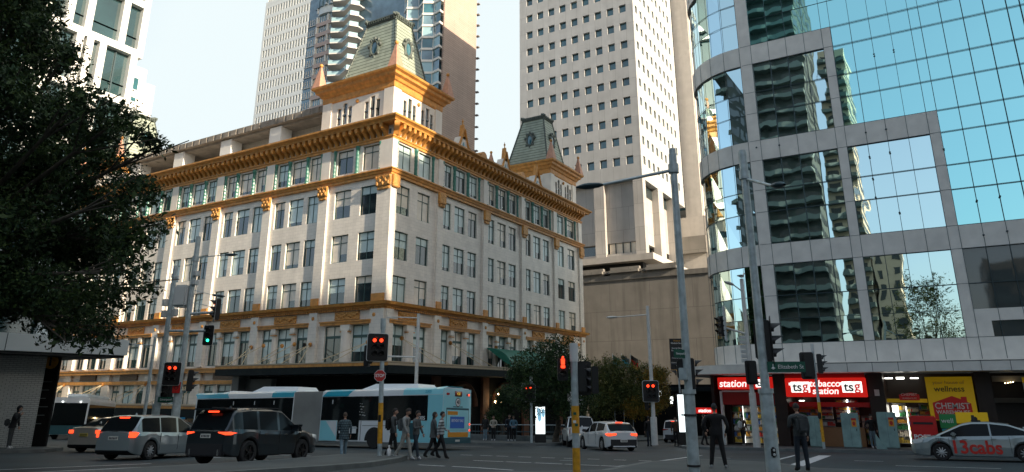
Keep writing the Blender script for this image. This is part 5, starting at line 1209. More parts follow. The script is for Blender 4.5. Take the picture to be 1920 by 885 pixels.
def head(par, p, yaw, lit=None, board=True, n=3, s=1.0, name='signal_head', double=False, white=True, litname='redlit'):
    """traffic light facing local -y after a turn of yaw"""
    R = Matrix.Rotation(yaw, 3, 'Z'); p = Vector(p)
    def put(b, nm, m, pr, sm=None):
        b.v = [tuple(R @ Vector(v)+p) for v in b.v]; return b.build(nm, m, pr, sm)
    w = .17*s*(2 if double else 1); h = .16*s*n
    b = MB(); b.bbox(-w, -.02*s, -h-.04*s, w, .24*s, h+.04*s, .03*s); hd = put(b, name, 'black', par, 40)
    if board:
        def rr(w_, h_, r_, y0, y1):
            q = MB(); pts = []
            for cx_, cz_, a0 in ((w_-r_, h_-r_, 0), (-w_+r_, h_-r_, 90), (-w_+r_, -h_+r_, 180), (w_-r_, -h_+r_, 270)):
                for k in range(5): a = rad(a0+90*k/4); pts.append((cx_+r_*math.cos(a), cz_+r_*math.sin(a)))
            q.prism(pts, (0, y0, 0), (1, 0, 0), (0, 0, 1), (0, y1-y0, 0)); return q
        if white: put(rr(w+.17*s, h+.17*s, .12*s, -.012, -.002), 'board_border', 'trim', hd)
        put(rr(w+.145*s, h+.145*s, .10*s, -.03, -.013), 'backing_board', 'black', hd)
    cols = [-.16*s, .16*s] if double else [0]
    for k in range(n):
        z = h-.16*s-.32*s*k
        for cx_ in cols:
            b = MB(); n_ = 12; vs_ = []
            for i in range(n_+1):
                a = rad(-35)+rad(250)*i/n_
                vs_ += [(cx_+.135*s*math.cos(a), -.03, z+.135*s*math.sin(a)), (cx_+.135*s*math.cos(a), -.10*s-.22*s*max(0, math.sin(a)), z+.135*s*math.sin(a))]
            b.add(vs_, [(2*i, 2*i+1, 2*i+3, 2*i+2) for i in range(n_)]); put(b, 'visor', 'black', hd, 60)
            b = MB(); b.lathe((cx_, -.045, z), [(.09*s, .01), (.09*s, 0), (.01, -.012)], 14, axis='Y')
            on = lit is not None and (k in lit if isinstance(lit, (list, tuple)) else lit == k)
            put(b, 'lens', litname if on else 'lensoff', hd)
    return hd
def face_yaw(du=0): return rad(30.7+du)       # faces the viewer
def luminaire(e, p0, p1, ln, r=.045, m='galv', hm='mullion', rise=0):
    b = MB(); p0, p1 = Vector(p0), Vector(p1); b.cyl(p0, p1, r, r*.8, 10); b.build('lamp_arm', m, e, 40)
    d = (p1-p0).normalized(); b = MB(); prof = [(.05, 0), (.12, .12), (.16, .35), (.15, ln*.7), (.05, ln)]
    q = d.to_track_quat('Z', 'Y'); n = 12; vs_ = []
    for r_, t in prof:
        for i in range(n):
            a = 2*math.pi*i/n; v = Vector((r_*math.cos(a), r_*math.sin(a), t)); v = q @ v; v.z *= .45 if False else 1; vs_.append(p1+v)
    b.add([(v.x, v.y, p1.z+(v.z-p1.z)*.5+0) for v in vs_], [(j*n+i, j*n+(i+1) % n, (j+1)*n+(i+1) % n, (j+1)*n+i) for j in range(len(prof)-1) for i in range(n)]+[tuple(range(n-1, -1, -1))])
    b.build('lamp_head', hm, e, 50)
def arm(e, p0, p1, r, m='galv', name='arm'):
    b = MB(); b.cyl(p0, p1, r, n=10); return b.build(name, m, e, 40)
def plate(par, name, p, yaw, w, h, m, t=.02, bev=.003):
    R = Matrix.Rotation(yaw, 3, 'Z'); b = MB(); b.bbox(-w/2, -t/2, -h/2, w/2, t/2, h/2, bev); b.v = [tuple(R @ Vector(v)+Vector(p)) for v in b.v]; return b.build(name, m, par)
def ptext(par, body, m, p, yaw, size, **k):
    off = Matrix.Rotation(yaw, 3, 'Z') @ Vector((0, -.02, 0)); return text('lettering', body, m, par, Vector(p)+off, (math.pi/2, 0, yaw), size, ext=.003, **k)

# 1: yellow-banded pole with stop sign on the median
e, a = pole('traffic_light', 'grey traffic light pole with a yellow band and a red stop sign, on the median', 'traffic light', -18.1, 21.0, [(0, 4.9, .085, .085)], 'galv', tilt=(-.12, 0))
e.location.z += KH; band(e, a, .42, 1.85, .092, 'yellow'); band(e, a, 4.55, 4.95, .10, 'galv', 'cap')
head(e, a(3.86, -.16, -.16), face_yaw(22), lit=[0], n=3, s=.80, double=True); head(e, a(3.55, -.50, .05), face_yaw(78), n=3, s=.75, board=False)
b = MB(); oc = [(.23*math.cos(rad(22.5+45*k)), .23*math.sin(rad(22.5+45*k))) for k in range(8)]; yaw = face_yaw(0); R = Matrix.Rotation(yaw, 3, 'Z')
b.prism(oc, (0, -.02, 0), (1, 0, 0), (0, 0, 1), (0, .02, 0)); b.v = [tuple(R @ Vector(v)+a(2.82, -.04, -.12)) for v in b.v]; st = b.build('stop_sign', 'trim', e)
b = MB(); b.prism([(x*.92, z*.92) for x, z in oc], (0, -.026, 0), (1, 0, 0), (0, 0, 1), (0, .005, 0)); b.v = [tuple(R @ Vector(v)+a(2.82, -.04, -.12)) for v in b.v]; b.build('sign_face', 'signred', st)
ptext(st, 'STOP', 'letterwhite', a(2.82, -.04, -.14), yaw, .155, bold=.003, font_scale=(.9, 1))
b = MB(); b.box(-.05, -.12, 1.18, .05, -.08, 1.42); b.build('push_button', 'black', e)
b = tag(MB((-17.75, 21.1, gz(-17.75, 21.1)+KH)) and (lambda m_: (m_.lathe((-17.75, 21.1, gz(-17.75, 21.1)+KH), [(.07, 0), (.08, .02), (.08, .2), (.035, .27), (.03, .30), (.045, .31), (.04, .36), (.01, .37)], 12), m_.build('bottle', 'white', None, 50))[1])(MB((-17.75, 21.1, gz(-17.75, 21.1)+KH))), 'small white bottle standing on the median beside the stop sign pole', 'bottle')
# 2: pole with pedestrian signal close by (foot below the frame)
e, a = pole('traffic_light', 'close banded pole with a red pedestrian figure signal and stickers', 'traffic light', -7.48, 15.49, [(0, 3.0, .085, .085)], 'galv', g=gz(-7.48, 15.49)+.05)
H_c = .62
band(e, a, 2.62, 3.05, .10, 'trim', 'cap'); band(e, a, 1.02, 1.62, .089, 'yellow'); band(e, a, .0, .70, .089, 'yellow')
for z, u, m in ((1.45, -.02, 'signgreen'), (1.34, .02, 'orangepanel'), (1.2, .01, 'signgreen'), (1.27, -.03, 'letterwhite')): plate(e, 'sticker', a(z, u, -.093), face_yaw(), .07, .06, m, .004, .001)
hd = head(e, a(2.45, -.27, 0), face_yaw(0), n=2, s=.72, board=False)
b = MB(); R = Matrix.Rotation(face_yaw(), 3, 'Z'); b.bbox(-.045, -.075, -.05, .045, -.06, .09, .02); b.bbox(-.05, -.075, -.13, .05, -.06, -.06, .02); b.ell((0, -.07, .12), .028, .012, .028, 8); b.v = [tuple(R @ Vector(v)+a(2.60, -.27, 0)) for v in b.v]; b.build('standing_figure', 'redlit', hd)
head(e, a(2.25, .22, .16), face_yaw(168), n=3, s=.62, board=True, white=False); head(e, a(2.2, .42, .0), face_yaw(-95), n=3, s=.6, board=False)
# 3: tall street light right of centre
e, a = pole('street_light', 'tallest galvanised street light with a long arm reaching left over the junction', 'street lamp', -5.52, 17.98, [(0, 2.0, .145, .14), (2.0, 8.45, .10, .09)], 'galv', g=gz(-5.52, 17.98)+.05)
b = MB(); b.cyl(a(1.95), a(2.06), .175, n=18); b.cyl(a(7.75), a(8.0), .14, n=18); b.cyl(a(8.0), a(8.3), .11, n=12); b.build('collar', 'galv', e, 40)
for z in (.25, 1.42): band(e, a, z, z+.05, .162, 'plastic', 'strap')
luminaire(e, a(7.84), a(7.42, -1.95, 0), .75)
sg = plate(e, 'street_sign', a(2.92, -.22, -.2), face_yaw(38), .42, .21, 'signgreen'); ptext(sg, 'Liverpool St', 'letterwhite', a(2.92, -.20, -.22), face_yaw(38), .075)
b = MB(); b.bbox(-.16, -.22, 2.28, .04, -.04, 2.58, .015); b.build('control_box', 'galv', e)
head(e, a(2.45, .20, .10), face_yaw(75), n=3, s=.72, board=False); head(e, a(2.55, -.22, .12), face_yaw(-100), n=2, s=.6, board=False)
# 4: tall street light with street name and push button
e, a = pole('street_light', 'tall galvanised street light carrying the Elizabeth street name sign and a push button', 'street lamp', -3.88, 19.08, [(0, 2.05, .175, .165), (2.05, 8.45, .112, .095)], 'galv', g=gz(-3.88, 19.08)+.05)
for q_ in ((1.98, 2.1, .19), (7.62, 7.85, .145), (7.85, 8.4, .11)): b = MB(); b.cyl(a(q_[0]), a(q_[1]), q_[2], n=18); b.build('collar', 'galv', e, 40)
luminaire(e, a(7.64), a(7.10, .28, -1.15), .55)
sg = plate(e, 'street_sign', a(2.62, .52, -.16), face_yaw(-8), .92, .26, 'signgreen'); ptext(sg, 'Elizabeth St', 'letterwhite', a(2.62, .62, -.185), face_yaw(-8), .135)
b = MB(); yw = Matrix.Rotation(face_yaw(-8), 3, 'Z'); b.cyl((0, 0, -.06), (0, 0, .07), .008, n=6); b.box(-.05, -.01, -.04, .05, .0, -.025); b.ell((0, 0, -.03), .035, .008, .035, 8); b.v = [tuple(yw @ Vector(v)+a(2.62, .18, -.185)) for v in b.v]; b.build('emblem', 'letterwhite', sg)
hd = head(e, a(3.28, .30, .12), face_yaw(72), n=3, s=1.0, board=True, white=False); head(e, a(3.3, .12, .28), face_yaw(150), n=3, s=.9, board=False)
b = MB(); yw = Matrix.Rotation(face_yaw(), 3, 'Z')
for z, m in ((0, 'black'),): b.bbox(-.06, -.05, -.12, .06, .03, .12, .03); b.v = [tuple(yw @ Vector(v)+a(.60, -.02, -.17)) for v in b.v]; pb = b.build('push_button', 'black', e, 40)
for z, r_ in ((.05, .03), (-.05, .035)):
    b = MB(); b.lathe((0, -.055, z), [(r_, 0), (r_*.7, -.012)], 12, axis='Y'); b.v = [tuple(yw @ Vector(v)+a(.60, -.02, -.17)) for v in b.v]; b.build('button_face', 'steelwhite', pb)
# 5/6: pair at the left
def FH(h): return 1.6+(h-.77-1.6)*1.35+1.15
G0 = gz(-24.74, 17.14); e, a0_ = pole('street_light', 'galvanised light pole with a grey transformer box and a lamp arm reaching right', 'street lamp', -33.4, 23.14, [(0, FH(2.35), .21, .20), (FH(2.35), FH(8.3), .14, .125)], 'galv'); a = lambda h, du=0, df=0: a0_(FH(h), du*1.35, df*1.35)
b = MB(); b.cyl(a(2.3), a(2.4), .225, n=18); b.cyl(a(7.3), a(7.5), .18, n=16); b.build('collar', 'galv', e, 40)
luminaire(e, a(7.45), a(7.55, 1.15, 0), .65, .03)
b = MB(); b.bbox(-.84, -.27, FH(5.5), -.13, .4, FH(6.35), .1); b.v = [tuple(Matrix.Rotation(rad(30.7), 3, 'Z') @ Vector(v)) for v in b.v]; b.build('equipment_box', 'steelwhite', e, 40)
for z in (6.7, 6.35): b = MB(); b.bbox(.07, -.16, FH(z), .34, .13, FH(z)+.27, .02); b.build('junction_box', 'steelwhite', e)
for du in (-.2, .1, .2): arm(e, a(6.9, du, .05), a(5.9, du*.5, .05), .012, 'plastic', 'cable')
arm(e, a(5.24), a(5.3, .95, 0), .075); head(e, a(5.42, 1.0, 0), face_yaw(-62), lit=[0], n=3, s=1.05, white=True, board=True); 
hd = head(e, a(3.0, -.22, -.25), face_yaw(0), lit=[0], n=3, s=0.89, double=True); head(e, a(2.75, .42, .1), face_yaw(120), n=3, s=1.01, board=False)
st = MB(); st.bbox(-.2, -.03, -.27, .2, .0, .27, .02); st.v = [tuple(Matrix.Rotation(face_yaw(), 3, 'Z') @ Vector(v)+a(2.5, -.0, -.2)) for v in st.v]; so = st.build('turn_sign', 'signred', e)
ptext(so, 'O', 'letterblack', a(2.5, 0, -.225), face_yaw(), .3)
e, a1_ = pole('street_light', 'galvanised pole with white sensor boxes and a green traffic signal on an arm', 'street lamp', -35.6, 23.5, [(0, FH(1.9), .2, .195), (FH(1.9), FH(7.35), .135, .12)], 'galv'); a = lambda h, du=0, df=0: a1_(FH(h), du*1.35, df*1.35)
b = MB(); b.cyl(a(1.85), a(1.95), .22, n=18); b.cyl(a(6.85), a(7.0), .165, n=16); b.build('collar', 'galv', e, 40)
for du, z in ((-.22, 5.7), (.2, 5.7), (-.2, 5.25), (.22, 5.3)): b = MB(); b.bbox(-.13, -.13, 0, .13, .13, .38, .02); b.v = [tuple(Vector(v)+a(z, du, 0)) for v in b.v]; b.build('sensor_box', 'whitepole', e)
arm(e, a(4.72), a(4.72, 1.55, 0), .07); arm(e, a(6.0), a(5.75, 1.4, .2), .02); head(e, a(4.55, 1.68, 0), face_yaw(0), lit=[2], n=3, s=0.84, litname='greenlit')
luminaire(e, a(6.55), a(6.2, 1.5, .3), .7, .02)
hd = head(e, a(2.55, .22, .1), face_yaw(10), n=3, s=1.22, board=True); sg = plate(e, 'street_sign', a(2.1, .45, -.1), face_yaw(0), 1.05, .26, 'signgreen'); ptext(sg, 'Liverpool St', 'letterwhite', a(2.1, .45, -.12), face_yaw(0), .16)
# thin far light
e, a = pole('street_light', 'thin grey street light in front of the store at the far left', 'street lamp', -39.2, 25.2, [(0, 5.95, .10, .08)], 'galv'); luminaire(e, a(5.5), a(5.55, -1.3, 0), .6, .03)
# white pole behind the bus, with one arm to the left and a bracket to the right
e, a = pole('street_light', 'white street light rising behind the bus roof with a thin bracket arm', 'street lamp', -27.26, 34.62, [(0, 7.7, .12, .10)], 'whitepole'); arm(e, a(7.45), a(7.5, -1.45, 0), .035, 'whitepole', 'lamp_arm'); arm(e, a(5.1), a(5.15, -1.85, 0), .05, 'whitepole', 'bracket')
plate(e, 'lamp_head', a(7.47, -1.7, 0), face_yaw(), .6, .08, 'whitepole', .2, .02)
# far kerb signals
e, a = pole('traffic_light', 'red traffic light on a grey post beside the white advertising panel', 'traffic light', -23.35, 41.8, [(0, 4.1, .085, .085)], 'galv', g=gz(-23.35, 41.8)+KH); head(e, a(3.1, -.18, -.15), face_yaw(), lit=[0], n=3, s=.88, double=True); head(e, a(3.2, .32, .1), face_yaw(100), n=3, s=.7, board=False)
band(e, a, 3.75, 4.15, .10, 'trim', 'cap')
e, a = pole('street_light', 'white street light with a red traffic signal behind the white hatchback', 'street lamp', -15.44, 42.83, [(0, 1.6, .20, .19), (1.6, 8.3, .12, .10)], 'whitepole', g=gz(-15.44, 42.83)+KH)
luminaire(e, a(7.75), a(7.6, -1.9, 0), .75, .04, 'whitepole', 'whitepole'); head(e, a(3.1, -.12, -.2), face_yaw(), lit=[0], n=3, s=.98, double=True); head(e, a(2.3, -.25, .1), face_yaw(60), n=2, s=.8, board=False)
e, a = pole('street_light', 'white street light with a gull on top and a louvred signal arm', 'street lamp', -9.37, 42.37, [(0, 2.9, .20, .18), (2.9, 9.35, .125, .11)], 'whitepole', g=gz(-9.37, 42.37)+KH)
luminaire(e, a(8.6), a(8.95, -.55, -.2), .75, .04, 'whitepole', 'whitepole'); arm(e, a(6.15), a(6.5, -1.15, 0), .06, 'whitepole')
b = MB()
for k in range(7): b.bbox(-.2, -.05, -.95+k*.28, .2, .06, -.72+k*.28, .02)
b.box(-.16, -.03, -1.0, .16, .02, 1.05); b.v = [tuple(Matrix.Rotation(face_yaw(62), 3, 'Z') @ Vector(v)+a(6.75, -1.2, 0)) for v in b.v]; b.build('louvre_back', 'steelwhite', e); head(e, a(6.6, -1.5, .05), face_yaw(-70), n=3, s=1.1, board=False)
b = MB()
for k in range(6): b.bbox(-.22, -.05, -.7+k*.26, .22, .05, -.5+k*.26, .02)
b.v = [tuple(Matrix.Rotation(face_yaw(30), 3, 'Z') @ Vector(v)+a(5.25, -.3, -.1)) for v in b.v]; b.build('louvre_panel', 'steelwhite', e); head(e, a(4.0, .0, -.2), face_yaw(180), n=3, s=1.05, board=True, white=False)
e, a = pole('traffic_light', 'slim pole with two black signal heads and a yellow band before the tobacconist', 'traffic light', -5.9, 42.2, [(0, 5.35, .075, .07)], 'galv', g=gz(-5.9, 42.2)+KH)
band(e, a, .35, 2.35, .08, 'yellow'); band(e, a, 5.0, 5.4, .09, 'trim', 'cap'); head(e, a(4.25, -.38, 0), face_yaw(165), n=3, s=1.15, board=True, white=False); head(e, a(4.35, .42, 0), face_yaw(70), n=3, s=1.0, board=False)
b = MB(); b.bbox(-.1, -.2, 1.5, .06, -.05, 1.85, .03); b.build('push_button', 'black', e)

# advertising panels
D('panelwhite', (.85, .92, .92), .4, emit=(.85, .95, .95), estr=.85); D('adpale', (.2, .5, .7), .5, emit=(.3, .6, .8), estr=.35)
def adpanel(x, y, w, h, z0, label_, marks):
    g = gz(x, y)+KH; e = thing('advertising_panel', label_, 'advertising panel', (x, y, g), rad(30.7), 'white illuminated advertising panels by the side street')
    b = MB(); b.bbox(-w/2-.06, -.12, 0, w/2+.06, .12, z0+h+.08, .03); b.build('cabinet', 'black', e); b = MB(); b.box(-w/2, -.13, z0, w/2, -.122, z0+h); po = b.build('screen', 'panelwhite', e)
    for nm, m, c, rx, rz in marks:
        b = MB(); b.ell((c[0], -.135, c[1]), rx, .006, rz, 12); b.build(nm, m, po)
adpanel(-23.3, 42.9, .62, 1.7, .55, 'white glowing advertising panel with a pale blue figure, beside the bench railing', [('figure', 'adpale', (-.05, 1.7), .14, .4), ('figure', 'adpale', (.2, 1.85), .1, .28), ('figure', 'adpale', (-.1, 2.05), .12, .12)])
adpanel(-14.0, 44.7, .98, 2.2, .75, 'white glowing advertising panel with dark motifs behind the tallest street light', [('motif', 'mullion', (.22, 2.25), .13, .18), ('motif', 'mullion', (-.25, 1.75), .10, .05), ('motif', 'mullion', (.3, 1.7), .05, .03)])
# wayfinding board on the podium wall side
e = thing('wayfinding_board', 'dark hanging direction board with white lines of text and a yellow foot', 'sign', (-15.0, 47.0, 3.0), rad(30.7))
b = MB(); b.bbox(-.52, -.05, -.02, .52, .05, 2.0, .01); b.build('board', 'black', e); b = MB(); b.box(-.52, -.055, -.12, .52, .05, -.02); b.build('yellow_foot', 'yellow', e); b = MB(); b.cyl((0, .1, -5.4), (0, .1, 2), .06, n=8); b.build('post', 'galv', e)
for k, t_ in enumerate(('Museum', 'Elizabeth Street', '', 'George Street', 'Railway Station', '', 'Redfern St', 'Central Station', '', 'Wynyard', 'Town Hall')):
    if t_: text('lettering', t_, 'letterwhite' if k else 'yellow', e, (-.02, -.056, 1.86-.16*k), RX, .13, ext=.002)
# green utility cabinets on the pavement
D('cabgreen', (.26, .40, .38), .5, var=.25, vscale=3, stain=.3)
def cabinet(x0, x1, y, h, label_, poster):
    g = gz((x0+x1)/2, y)+KH; e = thing('utility_cabinet', label_, 'cabinet', ((x0+x1)/2, y, g), 0, 'pale green utility cabinets on the pavement'); w = (x1-x0)/2
    b = MB(); b.bbox(-w, -.0, .08, w, .42, h, .02); b.build('body', 'cabgreen', e); b = MB(); b.box(-w+.04, .03, 0, w-.04, .4, .08); b.build('plinth', 'kerb', e)
    b = MB(); b.box(-.004, -.006, .14, .004, -.001, h-.06); b.bbox(w*.7-.02, -.02, h*.5, w*.7+.02, -.002, h*.5+.12, .004); b.build('door_handle', 'mullion', e)
    if poster: b = MB(); b.box(w*.2, -.009, h*.62, w*.75, -.0065, h*.86); po = b.build('poster', 'orangepanel', e); b = MB(); b.ell((w*.47, -.01, h*.71), w*.18, .004, h*.06, 8); b.box(w*.2, -.0115, h*.80, w*.75, -.0095, h*.86); b.build('poster_print', 'pk0', po)
cabinet(-6.78, -6.08, 43.6, 1.65, 'pale green utility cabinet behind the slim yellow banded pole', False)
cabinet(-5.04, -4.19, 43.2, 1.80, 'middle pale green utility cabinet with an orange poster, under the tobacconist sign', True)
cabinet(-3.32, -2.42, 43.6, 1.85, 'pale green utility cabinet with an orange poster left of the red post box', True)
b = MB((-3.45, 43.4, gz(-3.4, 43.4)+KH)); g = gz(-3.4, 43.4)+KH; b.prism([(0, 0), (.5, 0), (0, .75)], (-3.5, 43.5, g), (1, 0, 0), (0, 0, 1), (0, .3, 0)); tag(b.build('cable_shroud', 'cabgreen'), 'sloping pale green cover leaning against the right hand utility cabinet', 'cabinet cover')
D('postred', (.60, .015, .015), .35, coat=.4); D('wellgreen', (.03, .28, .08), .5); D('cyanp', (.05, .4, .5), .5)
g = gz(-1.2, 43.6)+KH; e = thing('post_box', 'large red post box with white lettering beside the yellow chemist poster', 'post box', (-1.2, 43.6, g))
b = MB(); b.bbox(-.60, 0, .15, .60, .75, 1.66, .06); b.build('body', 'postred', e, 40); b = MB(); b.box(-.5, .05, 0, .5, .7, .15); b.build('base', 'plastic', e); b = MB(); b.bbox(-.45, -.02, 1.25, .45, .0, 1.36, .01); b.build('slot', 'plastic', e); text('lettering', 'POST', 'letterwhite', e, (-.12, -.01, .62), RX, .32, bold=.008)
e = thing('display_stand', 'green and yellow advertising stand beside the red post box', 'advertising stand', (.5, 44.3, gz(.5, 44.3)+KH))
b = MB(); b.bbox(-.95, 0, 1.05, -.2, .3, 1.75, .01); b.build('green_panel', 'wellgreen', e); b = MB(); b.bbox(-.2, .0, 1.3, 1.2, .3, 1.85, .01); b.build('yellow_panel', 'chemyellow', e); b = MB(); b.box(-.9, .05, 0, 1.1, .25, 1.04); b.build('base', 'cyanp', e); text('lettering', 'well', 'letterwhite', e, (-.6, -.012, 1.42), RX, .34)
D('c_text', (.10, .13, .13), .6)
# information totem at far left
px, py = -36.9, 18.6; g = gz(px, py)+KH; e = thing('information_totem', 'tall dark information totem topped by an orange round information symbol', 'sign', (px, py, g), rad(30.7+8))
b = MB(); b.bbox(-.38, -.12, 0, .38, .12, 4.15, .02); b.build('column', 'shopdark', e); b = MB(); b.lathe((.0, -.125, 3.85), [(.34, 0), (.34, -.02), (.3, -.025)], 24, axis='Y'); lo_ = b.build('symbol_disc', 'yellow', e)
text('symbol', 'i', 'letterblack', lo_, (0, -.16, 3.85), RX, .55, bold=.02)
for k in range(6): b = MB(); b.box(-.28, -.125, 2.9-.38*k, .22-.08*(k % 3), -.121, 2.94-.38*k); b.build('text_line', 'c_text', e)
# railing and steps by the station entrance, benches of plants
e = thing('railing', 'dark metal railing round the station steps in front of the store', 'railing', (-29, 47, gz(-29, 47)+KH))
for (x0, y0, x1, y1) in ((-34, 47.6, -24.2, 47.6), (-34, 50.8, -24.2, 50.8)):
    n = 16
    for k in range(n+1):
        x = x0+(x1-x0)*k/n; z = gz(x, y0)+KH; b = MB(); b.cyl((x+29, y0-47, z-gz(-29, 47)-KH), (x+29, y0-47, z+1.1-gz(-29, 47)-KH), .025, n=6); b.build('post', 'mullion', e)
    for h in (1.1, .6, .15): b = MB(); b.cyl((x0+29, y0-47, gz(x0, y0)+h-gz(-29, 47)), (x1+29, y1-47, gz(x1, y1)+h-gz(-29, 47)), .03, n=6); b.build('rail', 'mullion' if h < 1 else 'galv', e)
e = thing('low_wall', 'low pale stone kerb wall beside the station steps', 'wall', (-30, 46.4, gz(-30, 46.4))); b = MB(); b.bbox(-6, -.15, 0, 5, .15, .55, .04); b.build('coping', 'kerb', e)
e, a = pole('speed_sign', 'small white speed sign with a black 40 on a thin post beside the pickup truck', 'sign', -21.4, 43.6, [(0, 3.2, .03, .03)], 'galv', g=gz(-21.4, 43.6)+KH)
sp_ = plate(e, 'sign_plate', a(2.9), face_yaw(), .42, .6, 'letterwhite'); ptext(sp_, '40', 'letterblack', a(2.98, 0, -.0), face_yaw(), .26, bold=.005)
e, a = pole('bollard_sign', 'small maroon and white notice hung beneath the dark tree', 'sign', -24.9, 52, [(0, 3.4, .03, .03)], 'galv', g=gz(-24.9, 52)+KH)
plate(e, 'notice', a(3.1), face_yaw(), .8, 1.0, 'letterwhite'); plate(e, 'notice_band', a(2.9, -.2, -.02), face_yaw(), .4, .7, 'signred')
# flags over the side street
for i, (px, py, cols_) in enumerate(((-35.2, 84.0, ('signgreen', 'cyanp')), (-34.2, 84.5, ('mullion', 'cyanp')), (-33.2, 84.9, ('black', 'signred', 'yellow')))):
    e = thing('flagpole', ['flagpole with a green and blue flag above the trees', 'thin flagpole with a dark blue flag above the trees', 'flagpole with a black red and yellow flag above the trees'][i], 'flag', (px, py, gz(px, py)), 0, 'flagpoles over the side street')
    b = MB(); b.cyl((0, 0, 0), (0, 0, 9.8), .05, .03, 8); b.build('staff', 'galv', e)
    for k, c_ in enumerate(cols_):
        b = MB(); n = 6; vs_ = []; z0 = 9.6-k*.5
        for j in range(n+1): t = j/n; vs_ += [(.06+.9*t, .12*math.sin(t*7), z0-.5*t), (.06+.9*t, .12*math.sin(t*7), z0-.5-.55*t)]
        b.add(vs_, [(2*j, 2*j+1, 2*j+3, 2*j+2) for j in range(n)]); b.build('flag', c_, e)
# aerial and dishes on the roof behind
# ------------------------------------------------------------ people
D('skin', (.46, .27, .19), .6); D('hairdark', (.018, .014, .012), .7); D('hairbrown', (.07, .04, .025), .7)
for k_, c_ in dict(c_black=(.012, .012, .013), c_navy=(.02, .028, .04), c_char=(.06, .068, .07), c_grey=(.27, .28, .27), c_darkgrey=(.11, .12, .12), c_stone=(.36, .35, .31), c_jeans=(.20, .29, .34), c_jeansdark=(.03, .045, .06), c_white=(.62, .63, .62), c_brown=(.10, .055, .03), c_cream=(.45, .40, .32), c_shoe=(.55, .56, .56), c_shoeblack=(.02, .02, .02), c_bluejkt=(.12, .25, .33)).items():
    D(k_, c_, .85, var=.25, vscale=9)
D('c_plaid', (.11, .17, .19), .85, brick=(.09, .09, .018), mortar=(.03, .05, .06), var=.3, vscale=6); D('c_stripe', (.42, .46, .46), .85, brick=(9, .11, .022), mortar=(.08, .09, .1))
def person(label_, x, y, heading, H=1.74, sh='c_black', tr='c_black', shoe='c_shoe', hair='hairdark', walk=0.0, arms=('down', 'down'), lean=0, nod=0, longhair=False, cap=None, coat=None, pack=None, female=False, sleeves=True, wide=1.0, group=None, knee=None, kerb=False, spread=.0, near=False, hood=None, simple=False):
    g = gz(x, y)+(KH if kerb else .054 if near else 0); wide = wide*1.12; e = thing('person', label_, 'person', (x, y, g), rad(heading-90), group)
    k = H/1.75; sw = (.185 if female else .205)*k*wide; hpw = .095*k
    V = {}; E = []; Rr = {}
    def v(n, p, r): V[n] = Vector(p); Rr[n] = r
    ly = lean*k
    v('pel', (0, 0, .96*k), (.135*k*wide, .10*k)); v('waist', (0, ly*.3, 1.10*k), (.125*k*wide, .095*k)); v('chest', (0, ly*.7, 1.30*k), (.155*k*wide, .115*k)); v('upch', (0, ly, 1.42*k), (.12*k*wide, .09*k)); v('neck', (0, ly+.01, 1.50*k), (.055*k, .055*k)); v('nk2', (0, ly+.025+nod*.05, 1.57*k), (.05*k, .05*k))
    E += [('pel', 'waist'), ('waist', 'chest'), ('chest', 'upch'), ('upch', 'neck'), ('neck', 'nk2')]
    feet = {}
    for s_, sg, ph in (('L', -1, walk), ('R', 1, -walk)):
        hip = Vector((sg*hpw, 0, .90*k)); th = ph*.55; kb = (abs(ph)*.15+(.55 if ph < 0 else .05)*abs(ph)) if knee is None else knee[0 if s_ == 'L' else 1]
        off = sg*spread
        kn = hip+Vector((off*.5, math.sin(th)*.43*k, -math.cos(th)*.43*k)); an = kn+Vector((off*.5, math.sin(th-kb)*.42*k, -math.cos(th-kb)*.42*k))
        feet[s_] = an; v('hip'+s_, hip, (.098*k, .108*k)); v('kn'+s_, kn, (.072*k, .076*k)); v('an'+s_, an, (.056*k, .060*k)); v('toe'+s_, an+Vector((sg*.02, .15*k*math.cos(kb*.7), -.045*k-.10*k*(math.sin(kb) if ph < 0 else 0))), (.04*k, .03*k)); v('heel'+s_, an+Vector((0, -.03*k, -.04*k)), (.036*k, .036*k))
        E += [('pel', 'hip'+s_), ('hip'+s_, 'kn'+s_), ('kn'+s_, 'an'+s_), ('an'+s_, 'toe'+s_), ('an'+s_, 'heel'+s_)]
    low = min(min(V['toe'+s_].z, V['heel'+s_].z) for s_ in 'LR')-.03*k
    hands = []
    for s_, sg, am, ph in (('L', -1, arms[0], -walk), ('R', 1, arms[1], walk)):
        shp = Vector((sg*sw, ly, 1.415*k))
        if am == 'down': a = ph*.5; el = shp+Vector((sg*.045, math.sin(a)*.28*k, -math.cos(a)*.28*k)); wr = el+Vector((-sg*.0, math.sin(a+.25)*.25*k, -math.cos(a+.25)*.25*k))
        elif am == 'pocket': el = shp+Vector((sg*.09, -.08*k, -.27*k)); wr = el+Vector((-sg*.06, .14*k, -.20*k))
        elif am == 'phone': el = shp+Vector((sg*.04, .03*k, -.28*k)); wr = el+Vector((-sg*.10, .22*k, .05*k))
        elif am == 'front': el = shp+Vector((sg*.06, .04*k, -.28*k)); wr = el+Vector((-sg*.14, .20*k, -.08*k))
        elif am == 'face': el = shp+Vector((sg*.05, .12*k, -.25*k)); wr = el+Vector((-sg*.06, .10*k, .22*k))
        elif am == 'hip': el = shp+Vector((sg*.15, -.06*k, -.25*k)); wr = el+Vector((-sg*.10, .10*k, -.19*k))
        v('sh'+s_, shp, (.072*k, .072*k)); v('el'+s_, el, (.056*k, .056*k)); v('wr'+s_, wr, (.038*k, .040*k)); E += [('upch', 'sh'+s_), ('sh'+s_, 'el'+s_), ('el'+s_, 'wr'+s_)]; hands.append((wr, (wr-el).normalized(), sg, am))
    names = list(V); me = bpy.data.meshes.new('b'); me.from_pydata([V[n] for n in names], [(names.index(a), names.index(b_)) for a, b_ in E], [])
